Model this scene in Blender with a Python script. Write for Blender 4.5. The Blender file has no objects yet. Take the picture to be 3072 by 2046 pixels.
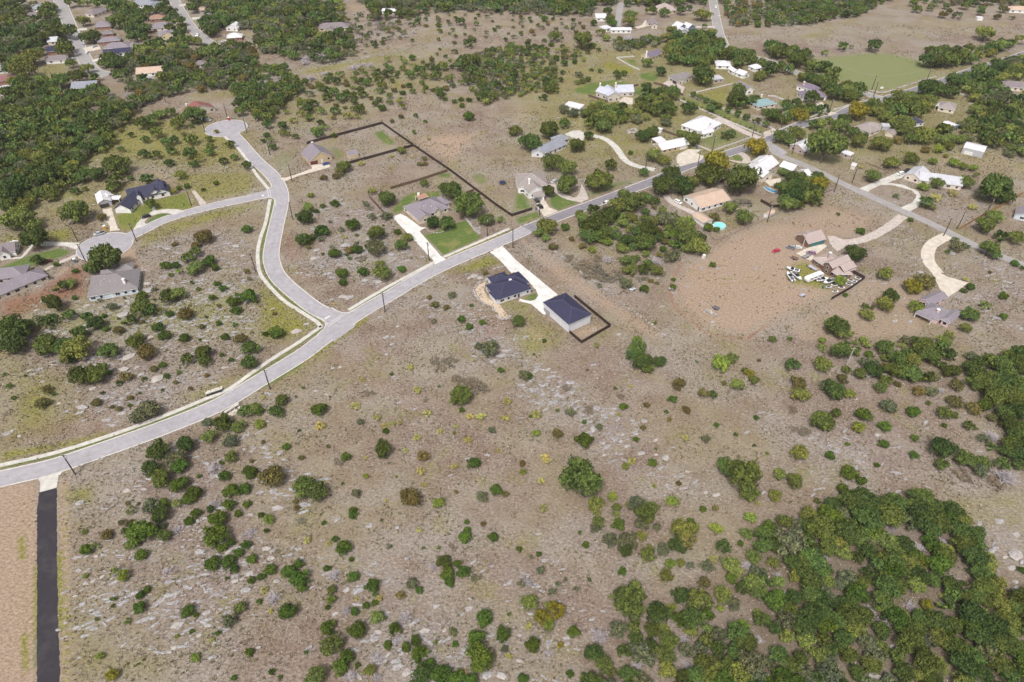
import bpy, math, random
import numpy as np
from mathutils import Vector
R = math.radians
rnd = random.Random(7); nrs = np.random.RandomState(11)
sc = bpy.context.scene
col = sc.collection

# ---------------------------------------------------------------- camera, sky, sun, exposure
CAM_H = 200.0; PITCH = R(40.65); IMW, IMH, FOC = 3072.0, 2046.0, 0.67*3072
cd = bpy.data.cameras.new('camera'); cam = bpy.data.objects.new('camera', cd); col.objects.link(cam)
cam.location = (0, 0, CAM_H); cam.rotation_euler = (math.pi/2-PITCH, 0, 0)
cd.sensor_width = 36; cd.lens = 36*0.67; cd.clip_start = 1; cd.clip_end = 20000
sc.camera = cam
SUN_EL, SUN_AZ = R(58), R(200)           # high sun behind a thin overcast
w = bpy.data.worlds.new('World'); sc.world = w; w.use_nodes = True
nt = w.node_tree; bg = nt.nodes['Background']
sky = nt.nodes.new('ShaderNodeTexSky'); sky.sky_type = 'NISHITA'; sky.sun_disc = False
sky.sun_elevation = SUN_EL; sky.sun_rotation = SUN_AZ; sky.dust_density = 6; sky.air_density = 1; sky.ozone_density = 1
hs = nt.nodes.new('ShaderNodeHueSaturation'); hs.inputs['Saturation'].default_value = 0.22
nt.links.new(sky.outputs[0], hs.inputs['Color']); nt.links.new(hs.outputs[0], bg.inputs['Color'])
bg.inputs['Strength'].default_value = 0.08
sd = bpy.data.lights.new('sun', 'SUN'); sun = bpy.data.objects.new('sun', sd); col.objects.link(sun)
sd.energy = 1.5; sd.angle = R(10); sd.color = (1, .95, .9)
sv = Vector((math.sin(SUN_AZ)*math.cos(SUN_EL), math.cos(SUN_AZ)*math.cos(SUN_EL), math.sin(SUN_EL)))
sun.rotation_euler = sv.to_track_quat('Z', 'Y').to_euler(); sun.location = (0, 0, 400)
sc.view_settings.view_transform = 'Standard'; sc.view_settings.look = 'None'
sc.view_settings.gamma = 1; sc.view_settings.use_curve_mapping = False
sc.view_settings.exposure = 0.93

# ---------------------------------------------------------------- from a point of the photograph to the ground
cp, sp_ = math.cos(PITCH), math.sin(PITCH)
def unp(px, z=0.0):
    x = (px[0]-IMW/2)/FOC; y = (px[1]-IMH/2)/FOC
    d = Vector((x, cp-y*sp_, -(sp_+y*cp)))
    return Vector((0, 0, CAM_H)) + d*((z-CAM_H)/d.z)
def ppm(p):                                # photo pixels per metre at a point
    return FOC/(p.y*cp+(CAM_H-p.z)*sp_)
class Fr:                                  # an enlarged region of the photograph: its corner and magnification
    def __init__(s, x0, y0, k): s.x0, s.y0, s.k = x0, y0, k
    def px(s, q): return (s.x0+q[0]/s.k, s.y0+q[1]/s.k)
    def g(s, q, z=0.0): return unp(s.px(q), z)
    def gs(s, qs, z=0.0): return [s.g(q, z) for q in qs]
ROW = (0, 512, 1024, 1534)
T = {(c, r): Fr(c*768, ROW[r], 3.0625) for c in range(4) for r in range(4)}
FN, FL, FD, FG = Fr(1400, 780, 5.2267), Fr(1160, 540, 5.8725), Fr(240, 520, 7.36), Fr(0, 680, 5.2267)
FJ, FP, FB, FT = Fr(2320, 660, 6.533), Fr(2640, 820, 7.84), Fr(860, 350, 7.84), Fr(1500, 380, 5.6)
FW, FR_, FE, FM = Fr(1900, 300, 5.352), Fr(2000, 540, 4.906), Fr(2340, 380, 5.6), Fr(1740, 180, 6.533)
FU, FV, FX, FY = Fr(1760, 0, 5.6), Fr(2120, 160, 3.059), Fr(2760, 200, 3.2), Fr(240, 0, 3.355)

# ---------------------------------------------------------------- materials
def nodes(name):
    m = bpy.data.materials.new(name); m.use_nodes = True
    return m, m.node_tree, m.node_tree.nodes['Principled BSDF']
def N(t, kind, **kw):
    n = t.nodes.new(kind)
    for k, v in kw.items():
        if k in n.inputs: n.inputs[k].default_value = v
        else: setattr(n, k, v)
    return n
def coords(t, obj=False):
    return N(t, 'ShaderNodeTexCoord').outputs['Object'] if obj else N(t, 'ShaderNodeNewGeometry').outputs['Position']
def noise(t, scale, detail=5, rough=.6, vec=None):
    n = N(t, 'ShaderNodeTexNoise'); n.inputs['Scale'].default_value = scale
    n.inputs['Detail'].default_value = detail; n.inputs['Roughness'].default_value = rough
    if vec is None: vec = coords(t)
    t.links.new(vec, n.inputs['Vector']); return n.outputs['Fac']
def ramp(t, fac, stops):
    r = N(t, 'ShaderNodeValToRGB'); t.links.new(fac, r.inputs[0])
    e = r.color_ramp.elements
    while len(e) < len(stops): e.new(.5)
    for el, (p, c) in zip(e, stops): el.position = p; el.color = (*c, 1) if len(c) == 3 else c
    return r.outputs[0]
def g1(v): return (v, v, v)
def mix(t, fac, a, b, mode='MIX'):
    m = N(t, 'ShaderNodeMix', data_type='RGBA', blend_type=mode)
    for s, v in ((m.inputs[0], fac), (m.inputs[6], a), (m.inputs[7], b)):
        if hasattr(v, 'is_output') or hasattr(v, 'links'): t.links.new(v, s)
        elif isinstance(v, (int, float)): s.default_value = v
        else: s.default_value = (*v, 1)
    return m.outputs[2]
def math_(t, op, a, b=0.0, clamp=False):
    m = N(t, 'ShaderNodeMath', operation=op, use_clamp=clamp)
    for s, v in ((m.inputs[0], a), (m.inputs[1], b)):
        if isinstance(v, (int, float)): s.default_value = v
        else: t.links.new(v, s)
    return m.outputs[0]
def bump(t, b, h, strength=.4, dist=.1):
    n = N(t, 'ShaderNodeBump'); n.inputs['Strength'].default_value = strength; n.inputs['Distance'].default_value = dist
    t.links.new(h, n.inputs['Height']); t.links.new(n.outputs[0], b.inputs['Normal'])
def plain(name, c, rough=.6, var=.12, scale=1.5, metal=0.0, spec=.3):
    m, t, b = nodes(name)
    f = noise(t, scale, 4)
    lo = tuple(max(0, x*(1-var*1.6)) for x in c); hi = tuple(min(1, x*(1+var*1.6)) for x in c)
    t.links.new(ramp(t, f, [(.3, lo), (.7, hi)]), b.inputs['Base Color'])
    b.inputs['Roughness'].default_value = rough; b.inputs['Metallic'].default_value = metal
    b.inputs['Specular IOR Level'].default_value = spec
    return m
MAT = {}
def mt(name, *a, **k):
    if name not in MAT: MAT[name] = plain(name, *a, **k)
    return MAT[name]

# ---------------------------------------------------------------- mesh helpers
def mesh_np(name, v, f, mats, midx=None, attrs=None, smooth=False):
    """v (n,3) array, f (m,k) array of equal-sided faces"""
    me = bpy.data.meshes.new(name); v = np.asarray(v, np.float32); f = np.asarray(f, np.int32); k = f.shape[1]
    me.vertices.add(len(v)); me.vertices.foreach_set('co', v.ravel())
    me.loops.add(f.size); me.loops.foreach_set('vertex_index', f.ravel())
    me.polygons.add(len(f)); me.polygons.foreach_set('loop_start', np.arange(0, f.size, k, dtype=np.int32))
    for m in mats: me.materials.append(m)
    if midx is not None: me.polygons.foreach_set('material_index', np.asarray(midx, np.int32))
    me.polygons.foreach_set('use_smooth', np.full(len(f), smooth))
    for an, (ty, dom, dat) in (attrs or {}).items():
        a = me.attributes.new(an, ty, dom)
        a.data.foreach_set('color' if 'COLOR' in ty else 'value', np.asarray(dat, np.float32).ravel())
    me.update(calc_edges=True); return me
class MB:
    def __init__(s): s.v = []; s.f = []; s.m = []; s.uv = {}
    def add(s, vs, fs, m=0, uvs=None):
        o = len(s.v); s.v += [tuple(p) for p in vs]
        for i, f in enumerate(fs):
            if uvs: s.uv[len(s.f)] = uvs[i]
            s.f.append([o+j for j in f]); s.m.append(m)
    def box(s, c, d, rz=0.0, m=0, taper=1.0):
        x, y, z = d[0]/2, d[1]/2, d[2]/2; ca, sa = math.cos(rz), math.sin(rz)
        P = []
        for k, q in ((-1, 1.0), (1, taper)):
            for a, b in ((-x, -y), (x, -y), (x, y), (-x, y)):
                a *= q; b *= q
                P.append((c[0]+a*ca-b*sa, c[1]+a*sa+b*ca, c[2]+k*z))
        s.add(P, [(0, 3, 2, 1), (4, 5, 6, 7), (0, 1, 5, 4), (1, 2, 6, 5), (2, 3, 7, 6), (3, 0, 4, 7)], m)
    def tube(s, pts, rad, n=6, m=0):
        o = []; pts = [Vector(p) for p in pts]
        for i, p in enumerate(pts):
            d = (pts[min(i+1, len(pts)-1)]-pts[max(i-1, 0)]).normalized()
            a = d.cross(Vector((.3, .9, .2))).normalized(); b = d.cross(a)
            r = rad[i] if isinstance(rad, (list, tuple)) else rad
            o += [tuple(p+a*(r*math.cos(2*math.pi*j/n))+b*(r*math.sin(2*math.pi*j/n))) for j in range(n)]
        F = [(i*n+j, i*n+(j+1) % n, (i+1)*n+(j+1) % n, (i+1)*n+j) for i in range(len(pts)-1) for j in range(n)]
        F += [tuple(range(n-1, -1, -1)), tuple(range((len(pts)-1)*n, len(pts)*n))]
        s.add(o, F, m)
    def cyl(s, c, r, h, n=16, m=0, r2=None):
        r2 = r if r2 is None else r2
        P = [(c[0]+q*math.cos(2*math.pi*j/n), c[1]+q*math.sin(2*math.pi*j/n), c[2]+z) for q, z in ((r, 0), (r2, h)) for j in range(n)]
        s.add(P, [(j, (j+1) % n, n+(j+1) % n, n+j) for j in range(n)]+[tuple(range(n-1, -1, -1)), tuple(range(n, 2*n))], m)
    def prof(s, outline, width, m=0):          # a side outline (x, z) extruded across y
        n = len(outline)
        P = [(x, -width/2, z) for x, z in outline]+[(x, width/2, z) for x, z in outline]
        s.add(P, [(j, (j+1) % n, n+(j+1) % n, n+j) for j in range(n)]+[tuple(range(n-1, -1, -1)), tuple(range(n, 2*n))], m)
    def mesh(s, name, mats, smooth=False):
        me = bpy.data.meshes.new(name); me.from_pydata(s.v, [], s.f)
        for m in mats: me.materials.append(m)
        me.polygons.foreach_set('material_index', s.m)
        if s.uv:
            uv = me.uv_layers.new(name='uv')
            for p in me.polygons:
                u = s.uv.get(p.index)
                if u:
                    for k, li in enumerate(p.loop_indices): uv.data[li].uv = u[k]
        if smooth: me.polygons.foreach_set('use_smooth', [True]*len(me.polygons))
        me.update(); return me
    def build(s, name, mats, parent=None, smooth=False):
        return obj(name, s.mesh(name, mats if isinstance(mats, (list, tuple)) else [mats], smooth), parent)
def obj(name, me, parent=None, loc=None, rz=0.0, scale=None):
    o = bpy.data.objects.new(name, me); col.objects.link(o)
    if parent: o.parent = parent
    if loc is not None: o.location = loc
    if rz: o.rotation_euler = (0, 0, rz)
    if scale is not None: o.scale = scale
    return o
def tag(o, label=None, cat=None, group=None, kind=None):
    for k, v in (('label', label), ('category', cat), ('group', group), ('kind', kind)):
        if v: o[k] = v
    return o
LANDMARKS = []                              # (phrase, x, y): what shrubs and poles are told apart by
def empty(name, loc, label, cat, group=None, rz=0.0, mark=None):
    o = obj(name, None, None, loc, rz); o.empty_display_size = .5
    if mark: LANDMARKS.append((mark, loc[0], loc[1]))
    return tag(o, label, cat, group)
def inside(pts, poly):
    x, y = pts[:, 0], pts[:, 1]; r = np.zeros(len(pts), bool); n = len(poly)
    for i in range(n):
        x0, y0 = poly[i][0], poly[i][1]; x1, y1 = poly[(i+1) % n][0], poly[(i+1) % n][1]
        if y0 == y1: continue
        c = ((y0 > y) != (y1 > y)) & (x < (x1-x0)*(y-y0)/(y1-y0)+x0); r ^= c
    return r
def edge_dist(pts, poly, closed=True):
    d = np.full(len(pts), 1e9); n = len(poly)
    for i in range(n if closed else n-1):
        a = np.array(poly[i][:2]); b = np.array(poly[(i+1) % n][:2]); ab = b-a; L = ab@ab
        if L < 1e-9: continue
        t = np.clip(((pts-a)@ab)/L, 0, 1); d = np.minimum(d, np.hypot(*((pts-a)-t[:, None]*ab).T))
    return d
def smooth_line(pts, step=3.0):
    P = [Vector((p[0], p[1], 0)) for p in pts]; Q = [P[0]*2-P[1]]+P+[P[-1]*2-P[-2]]; out = []
    for i in range(1, len(Q)-2):
        a, b, c, d = Q[i-1:i+3]; n = max(1, int((c-b).length/step))
        for k in range(n):
            t = k/n
            out.append(.5*((2*b)+(c-a)*t+(2*a-5*b+4*c-d)*t*t+(3*b-a-3*c+d)*t**3))
    return out+[P[-1]]
def offset_line(L, d):
    o = []
    for i, p in enumerate(L):
        t = (L[min(i+1, len(L)-1)]-L[max(i-1, 0)]).normalized(); o.append(p+Vector((-t.y, t.x, 0))*d)
    return o
# ---------------------------------------------------------------- the ground: what grows or lies where
t00, t10, t20, t30 = (T[c, 0] for c in range(4)); t01, t11, t21, t31 = (T[c, 1] for c in range(4))
t02, t12, t22, t32 = (T[c, 2] for c in range(4)); t03, t13, t23, t33 = (T[c, 3] for c in range(4))
ZONES = [  # kind, strength, feather metres, frame, outline.  g lawn, y olive grass, t bare tan, r red earth, k limestone, l leaf litter, p pasture
('g',1,1.2,t11,[(1500,560),(1580,585),(1800,490),(1950,450),(2010,560),(2080,610),(1720,780),(1640,690)]),
('g',.95,2,t11,[(1250,350),(1350,240),(1440,200),(1640,190),(1700,180),(1690,240),(1450,280),(1330,380),(1260,400)]),
('g',.8,2,t11,[(1640,30),(1800,10),(1800,70),(1680,70)]),('g',.9,2,t11,[(1860,150),(1920,190),(1900,230),(1830,200)]),
('g',.7,3,t11,[(1980,20),(2080,20),(2170,90),(2060,140),(1990,90)]),
('g',.9,1.5,t21,[(340,240),(420,210),(620,290),(420,370),(350,320)]),('g',.7,3,t21,[(690,200),(900,100),(1250,60),(700,262)]),
('g',.8,3,t21,[(20,200),(120,200),(200,350),(0,390)]),('g',.8,1.5,t21,[(20,440),(220,370),(285,420),(60,500)]),
('g',1,3,t20,[(560,820),(720,760),(960,730),(1150,780),(1000,830),(740,870),(600,860)]),('g',1,2,t20,[(1170,680),(1340,650),(1350,720),(1290,750),(1180,720)]),
('g',1,2,t20,[(1110,810),(1200,800),(1180,880),(1100,850)]),('g',.65,3,t20,[(1740,1250),(1960,1170),(2180,1250),(1830,1360),(1720,1310)]),
('g',.9,1,t20,[(2000,1430),(2080,1420),(2130,1470),(2060,1480)]),('g',.8,3,t20,[(750,610),(850,610),(800,670)]),('g',.7,3,t20,[(340,1000),(430,980),(440,1020)]),
('g',.6,3,t20,[(1980,1520),(2352,1400),(2352,1480),(2100,1560)]),('g',.8,2,t20,[(1020,540),(1130,540),(1170,620),(1100,600)]),
('g',.7,2,t20,[(2180,1180),(2352,1230),(2352,1190),(1900,980),(1560,880),(1560,905)]),('g',.5,4,t20,[(930,950),(1050,960),(1010,1000)]),
('y',.7,4,t20,[(1700,850),(2030,780),(2000,900),(1900,950)]),('g',.6,4,t20,[(1700,870),(1830,880),(1960,960),(1900,960)]),
('g',.9,3,t30,[(90,920),(250,960),(180,1010),(80,960)]),('g',.8,3,t30,[(390,1040),(460,1030),(420,1070)]),
('p',1,9,t30,[(380,545),(900,485),(1100,490),(1450,560),(1530,700),(1060,845),(850,800),(480,690)]),
('g',1,2,t10,[(1070,1210),(1160,1200),(1230,1260),(1290,1330),(1200,1330),(1120,1270)]),('g',.8,4,t10,[(640,1340),(760,1350),(820,1420),(740,1500),(700,1400)]),
('g',.5,5,t10,[(100,1440),(400,1330),(420,1400),(300,1560),(150,1560)]),('g',.8,3,t00,[(490,110),(540,120),(570,200),(480,210)]),
('g',.9,3,t00,[(870,570),(940,550),(940,620),(880,600)]),('g',.7,3,t00,[(1110,330),(1230,320),(1200,370),(1110,370)]),('g',.8,3,t00,[(1790,180),(1860,180),(1850,220),(1800,220)]),
('g',.7,3,t00,[(1690,50),(1760,40),(1740,90)]),('y',.8,1.2,t01,[(1050,420),(1300,320),(1450,270),(1700,200),(1780,340),(1700,360),(1500,350),(1330,410),(1230,540),(1110,540)]),('g',.6,1.2,t01,[(1050,420),(1300,320),(1450,270),(1700,200),(1780,340),(1700,360),(1500,350),(1330,410),(1230,540),(1110,540)]),
('g',.95,.8,t01,[(1340,470),(1450,395),(1590,390),(1360,490)]),('t',1,.8,t01,[(1370,455),(1450,410),(1530,395),(1540,412),(1440,440)]),
('g',.8,2,t01,[(0,880),(300,760),(560,700),(690,740),(600,790),(250,900),(0,945)]),('g',.6,4,t01,[(1300,40),(1420,10),(1470,80),(1400,100)]),
('y',.7,3,t11,[(1780,920),(2150,760),(2290,860),(2150,890),(1950,950)]),('g',.45,3,t11,[(1950,860),(2150,765),(2270,850)]),
('y',.5,5,FN,[(520,690),(800,620),(1000,700),(1200,870),(1590,1170),(1560,1350),(1200,1500),(900,1560),(600,1250),(700,1060),(900,1000)]),
('g',.35,3,FN,[(520,700),(700,650),(700,760),(560,760)]),('g',.9,.8,FN,[(860,600),(1105,500),(1115,590),(1020,645)]),('g',.35,3,FN,[(1300,1200),(1560,1200),(1550,1330),(1350,1350)]),
('t',.8,2,FN,[(930,1050),(1080,1060),(1330,1270),(1290,1330),(1050,1250),(960,1150)]),('y',.4,2,FN,[(1680,1110),(1940,1020),(1960,1040),(1800,1100)]),('t',.7,2,FN,[(1640,1120),(1960,1010),(2200,1040),(1800,1270)]),
('y',.75,5,t01,[(0,560),(250,600),(640,500),(720,650),(450,660),(200,640),(0,680)]),('y',.6,8,t01,[(330,100),(850,170),(880,330),(600,300),(400,330)]),
('y',.65,6,t01,[(1250,600),(1500,490),(1950,360),(2352,290),(2352,350),(1900,480),(1300,720)]),('y',.6,6,t01,[(1500,0),(2352,0),(2352,200),(1950,290),(1780,330),(1700,200)]),
('y',.55,12,t00,[(1200,1050),(1700,1050),(2050,1250),(2350,1568),(1500,1568),(1000,1400)]),('y',.55,6,t00,[(300,600),(640,570),(650,720),(330,740)]),('y',.5,10,t00,[(1750,850),(2352,780),(2352,900),(1650,920)]),
('y',.6,10,t10,[(300,640),(900,540),(1450,430),(1500,470),(1000,600),(500,700)]),('y',.6,5,t10,[(1210,720),(1380,740),(1340,830),(1220,830)]),('y',.28,15,t10,[(600,800),(1400,500),(1800,500),(1600,900),(900,900)]),
('y',.9,5,t20,[(800,590),(900,560),(1150,640),(1090,690),(900,660)]),('y',.5,3,t20,[(950,520),(1130,530),(1180,630)]),('y',.6,3,t20,[(600,1410),(690,1330),(700,1400)]),('y',.5,8,t20,[(500,420),(850,380),(950,500),(600,480)]),
('y',.8,3,t02,[(0,1000),(500,930),(1000,830),(950,890),(500,1000),(0,1110)]),('y',.8,5,t02,[(600,1350),(860,1320),(850,1480),(600,1480)]),('y',.7,5,t02,[(1650,500),(2100,330),(2250,250),(2060,430),(1750,580)]),
('y',.6,12,t02,[(0,150),(700,300),(600,800),(0,1000)]),('y',.6,15,t01,[(300,1250),(700,1200),(2352,1000),(2352,1568),(0,1568)]),
('y',.75,6,t11,[(0,1000),(110,1050),(560,1400),(590,1440),(350,1568),(0,1568)]),('y',.55,4,t12,[(100,420),(650,40),(700,120),(300,330)]),('y',.6,6,t32,[(1700,1450),(2352,1400),(2352,1568),(1800,1568)]),
('y',.6,6,t33,[(1800,0),(2352,0),(2352,150),(2000,130)]),('y',.4,6,t03,[(640,0),(950,60),(700,300),(640,200)]),('y',.5,8,t03,[(650,900),(1000,1300),(1600,1300),(1500,1568),(650,1568)]),
('y',.45,10,t30,[(200,330),(560,250),(800,100),(850,200),(400,400)]),('y',.4,6,t31,[(500,230),(760,200),(700,330)]),('y',.4,5,t31,[(1180,420),(1630,560),(1480,680),(1350,560)]),('y',.7,3,t31,[(160,900),(330,820),(420,880),(600,1000),(560,1100),(200,1040)]),
('y',.5,5,t30,[(1850,600),(2200,470),(2280,490),(1900,640)]),('y',.4,6,t21,[(1700,450),(2300,300),(2330,420),(1850,620)]),
('t',1,2,t02,[(-300,1350),(340,1290),(340,1568),(-300,1568)]),('t',1,2,t03,[(-300,0),(342,0),(342,1700),(-300,1700)]),('t',.85,2,t03,[(525,0),(640,0),(660,800),(650,1700),(550,1700)]),('t',.8,2,t02,[(520,1300),(640,1230),(640,1568),(525,1568)]),
('t',.8,8,t10,[(1400,1280),(1750,1220),(2050,1230),(2000,1330),(1800,1500),(1600,1400)]),('t',.72,7,t21,[(1560,850),(1880,660),(2352,470),(2900,480),(3000,1150),(2500,1380),(2150,1540),(1780,1480),(1500,1250),(1440,1080)]),
('t',.6,3,t21,[(100,640),(300,760),(1400,1500),(1300,1568),(900,1300),(400,1000)]),('t',.65,9,t31,[(-500,560),(0,480),(550,300),(1100,430),(900,620),(500,680),(300,780),(0,830)]),('t',.6,8,t31,[(-500,830),(0,830),(900,980),(490,1230),(180,1420),(0,1300)]),
('t',.55,1.5,t31,[(180,1430),(480,1250),(900,1000),(1500,1000),(1400,1500),(700,1568),(300,1560)]),('t',1,2,t01,[(1060,770),(1220,670),(1300,880),(1420,900),(1310,960),(1130,870)]),('t',1,1.5,t01,[(520,960),(600,880),(640,900),(560,970)]),
('t',.8,4,t10,[(0,350),(150,380),(100,460),(0,470)]),('t',.5,8,t30,[(1550,1470),(2100,1400),(2352,1560),(1550,1568)]),('t',.8,4,t30,[(1560,1480),(1800,1390),(1840,1420),(1600,1500)]),('t',.6,3,t31,[(2170,380),(2270,360),(2352,450),(2352,490)]),
('t',.5,6,t10,[(780,40),(1150,30),(1100,150),(950,170)]),('t',.5,8,t20,[(0,1000),(150,960),(190,1080),(60,1200),(0,1200)]),
('y',.5,25,t20,[(0,500),(1900,300),(2352,600),(2352,1568),(300,1568),(0,1200)]),
('y',.45,25,t30,[(0,600),(2352,500),(2352,1568),(0,1568)]),
('y',.6,20,t00,[(300,1300),(1200,1000),(2352,1200),(2352,1568),(0,1568)]),
('y',.45,20,t01,[(0,0),(1500,0),(1700,250),(1000,420),(0,700)]),
('y',.4,20,t10,[(0,900),(900,500),(1900,400),(1700,800),(900,1100),(0,1400)]),
('r',.9,6,t01,[(0,1200),(300,1130),(650,900),(820,830),(790,1130),(300,1290),(0,1400)]),('r',.45,6,t11,[(1950,1250),(2300,1350),(2352,1568),(2000,1568)]),('r',.4,8,t02,[(300,650),(1200,700),(900,830),(100,900)]),('r',.45,5,t11,[(240,540),(400,600),(480,900),(240,820)]),
('r',.18,10,t22,[(1550,0),(2352,0),(2352,350),(1900,150)]),('r',.35,8,t12,[(850,40),(1500,30),(1350,180),(900,150)]),('r',.35,5,t03,[(1600,700),(1900,760),(1850,850),(1600,820)]),('r',.12,15,t12,[(600,800),(1900,700),(1700,1300),(700,1200)]),
('k',.85,8,t01,[(1480,680),(2352,560),(2352,1568),(300,1568),(300,1300),(850,1230),(1330,950)]),('k',.85,8,t02,[(250,60),(2352,0),(1900,400),(1300,700),(1000,650),(500,250)]),
('k',.9,5,t11,[(380,400),(800,230),(1250,300),(1250,430),(1560,850),(1200,1050),(800,1020),(400,850),(650,720)]),('k',.6,5,t11,[(1550,1050),(1950,950),(2050,1200),(2200,1400),(2352,1568),(1900,1568),(1850,1350),(1500,1200)]),
('k',.9,4,FN,[(0,880),(330,900),(560,1250),(800,1560),(250,1560),(0,1250)]),('k',.85,5,t12,[(1950,0),(2352,0),(2352,300),(2100,200)]),('k',.85,5,t22,[(0,130),(250,200),(700,520),(1200,820),(1200,1000),(800,900),(300,560),(100,450)]),('k',.45,8,t22,[(1000,950),(1700,1150),(1600,1400),(1200,1200)]),
('k',.65,8,t03,[(650,300),(2352,0),(2352,800),(1900,1250),(1300,1100),(650,1100)]),('k',.55,8,t13,[(0,300),(500,300),(1300,700),(1500,1000),(2352,900),(2352,1568),(1100,1568),(800,900),(0,900)]),('k',.4,8,t23,[(0,500),(500,500),(700,1000),(500,1500),(0,1568)]),
('k',.5,8,t12,[(0,900),(350,1000),(650,1400),(600,1568),(0,1568)]),('k',.5,8,t32,[(350,950),(1500,800),(1750,1200),(900,1250),(500,1300)]),('k',.75,5,t33,[(1850,100),(2352,100),(2352,800),(2050,500)]),('k',.5,8,t31,[(1550,700),(2352,850),(2352,1568),(1900,1300),(1600,950)]),
('k',.45,6,t31,[(1250,480),(1500,620),(1450,900),(1150,900)]),('k',.5,15,t30,[(700,250),(1100,150),(1700,330),(1750,430),(1200,440),(300,450)]),('k',.9,2,FL,[(1370,650),(1660,620),(1680,800),(1640,950),(1560,900),(1480,760)]),('k',.5,10,t10,[(1470,430),(1700,390),(2000,370),(1900,430)]),('k',.35,12,t02,[(1100,1100),(2352,700),(2352,1568),(1200,1568)]),
('l',.8,12,t33,[(-200,200),(500,0),(1700,0),(2050,500),(1900,700),(2400,700),(2400,1800),(-900,1800),(-500,800)]),('l',.7,16,t32,[(1800,150),(2500,100),(2500,1250),(2150,1150),(1950,600)]),('l',.6,24,t00,[(-200,200),(1000,250),(1100,760),(2352,560),(2352,780),(1700,850),(1200,1150),(900,1568),(-200,1568)]),
('l',.6,24,t10,[(0,0),(780,0),(900,250),(950,540),(300,640),(0,640)]),('l',.5,8,t21,[(620,450),(1100,200),(1250,250),(1800,700),(1300,1000),(1000,700)]),('l',.6,12,t30,[(0,500),(350,550),(800,800),(560,1000),(0,700)]),('l',.6,12,t30,[(700,1000),(1500,850),(2352,800),(2352,1500),(1900,1300),(800,1200)]),('l',.6,12,t20,[(1200,400),(1900,350),(2352,500),(2352,800),(1700,640),(1200,650)]),
]
LINES = [('y',.3,.5,t03,[(170,-100),(165,500),(205,900),(190,1600)]),('y',.25,.35,t03,[(95,-100),(60,600),(100,1600)]),('y',.25,.4,t03,[(250,-100),(240,800),(215,1600)]),('y',.6,.3,t03,[(620,0),(600,500),(640,1100),(625,1600)]),('y',.6,.3,t03,[(575,0),(570,500),(600,1100),(590,1600)]),('y',.8,.9,t03,[(220,1150),(240,1450)]),('y',.8,.8,t03,[(190,250),(210,430)]),('y',.6,.4,t21,[(1600,900),(1900,1000),(2200,980),(2500,1050)]),('y',.6,.4,t21,[(1620,930),(1900,1040),(2200,1020),(2480,1100)]),('t',.55,.45,t12,[(700,60),(900,300),(1300,500),(1700,560),(2352,900)]),('t',.5,.4,t22,[(0,900),(500,1000),(900,960),(1500,1100),(2352,1150)]),('t',.5,.4,t13,[(0,200),(600,400),(1200,420),(2000,750),(2352,700)]),('t',.5,.5,t31,[(900,1000),(1000,1300),(1200,1568)]),('t',.6,.5,t21,[(1480,1100),(1700,1480),(2100,1568)]),('r',.7,.8,t21,[(1560,840),(1440,1080),(1500,1260),(1780,1490),(2150,1550),(2330,1420)]),  # kind, strength, half width m, frame, line
('g',.75,.9,t02,[(0,1168),(500,1055),(1000,893),(1500,713),(1900,548),(2352,295)]),('g',.75,.9,t12,[(0,300),(240,145),(430,10)]),('g',.75,1.0,t11,[(440,1560),(600,1460)]),('g',.8,1.1,t11,[(600,1400),(330,1210),(150,1060),(70,900),(45,760),(75,600),(130,400),(160,270)]),
('g',.7,1.0,t11,[(880,1275),(1170,1115),(1640,850)]),('y',.8,.9,t11,[(1740,800),(2000,690),(2330,545)]),('g',.7,1.6,t12,[(40,420),(200,340),(400,215)]),('y',.6,2.0,t12,[(400,215),(690,20)]),('y',.6,2.0,t11,[(720,1560),(1000,1370)]),('g',.8,1.3,t00,[(2110,1270),(2352,1545)]),('g',.6,1.0,t11,[(0,10),(110,120)]),
('t',.8,.5,t20,[(630,1020),(605,1190)]),('t',.8,.5,t20,[(648,1020),(625,1195)]),('t',.6,1.2,t21,[(100,640),(330,820),(560,1000),(900,1280),(1100,1450)]),('t',.5,.6,t31,[(530,290),(700,215)]),('t',.5,.6,t31,[(560,300),(740,220)]),('t',.7,1.4,t01,[(1420,0),(1600,130)]),('t',.6,1.2,t01,[(840,100),(1100,20)]),
('g',.7,.8,t03,[(330,1150),(325,1450)]),('y',.8,.7,t03,[(335,500),(330,1150)]),('y',.8,.7,t03,[(535,400),(552,1100)]),('t',.5,1.5,t31,[(60,740),(450,640),(700,560)]),('t',.5,1.2,t20,[(680,1200),(960,1210),(1200,1160)]),('k',.8,4,t10,[(0,740),(500,620),(1000,520),(1700,400)]),('r',.5,.7,t31,[(185,1430),(330,1500)]),
]
def lines_of(a0, a1, near, far, step, grow, cap):
    out = [0.0]; s = step
    while out[-1] < near: out.append(out[-1]+step)
    while out[-1] < far: out.append(out[-1]+s); s = min(s*grow, cap)
    return out
hx = lines_of(0, 0, 190, 640, 1.35, 1.02, 4.5)+[750, 1000, 1600, 3000, 8000]
gx = np.array([-x for x in hx[:0:-1]]+hx)
hy = lines_of(0, 0, 230, 900, 1.35, 1.012, 5)+[960, 1100, 1500, 2500, 5000, 9000]
gy = np.array([-4000, -1000, -200, 0]+[70+y for y in hy])
GX, GY = np.meshgrid(gx, gy); gp = np.c_[GX.ravel(), GY.ravel()]
zone = {k: np.zeros(len(gp)) for k in 'gytrklp'}
def paint(k, s, wgt, idx): zone[k][idx] = np.maximum(zone[k][idx], s*wgt)
def outline(fr, q): return [(p.x, p.y) for p in fr.gs(q)]
def soft(pts, poly, fe):
    d = edge_dist(pts, poly); d = np.where(inside(pts, poly), d, -d)
    return np.clip(d/(2*fe)+.5, 0, 1)
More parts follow.
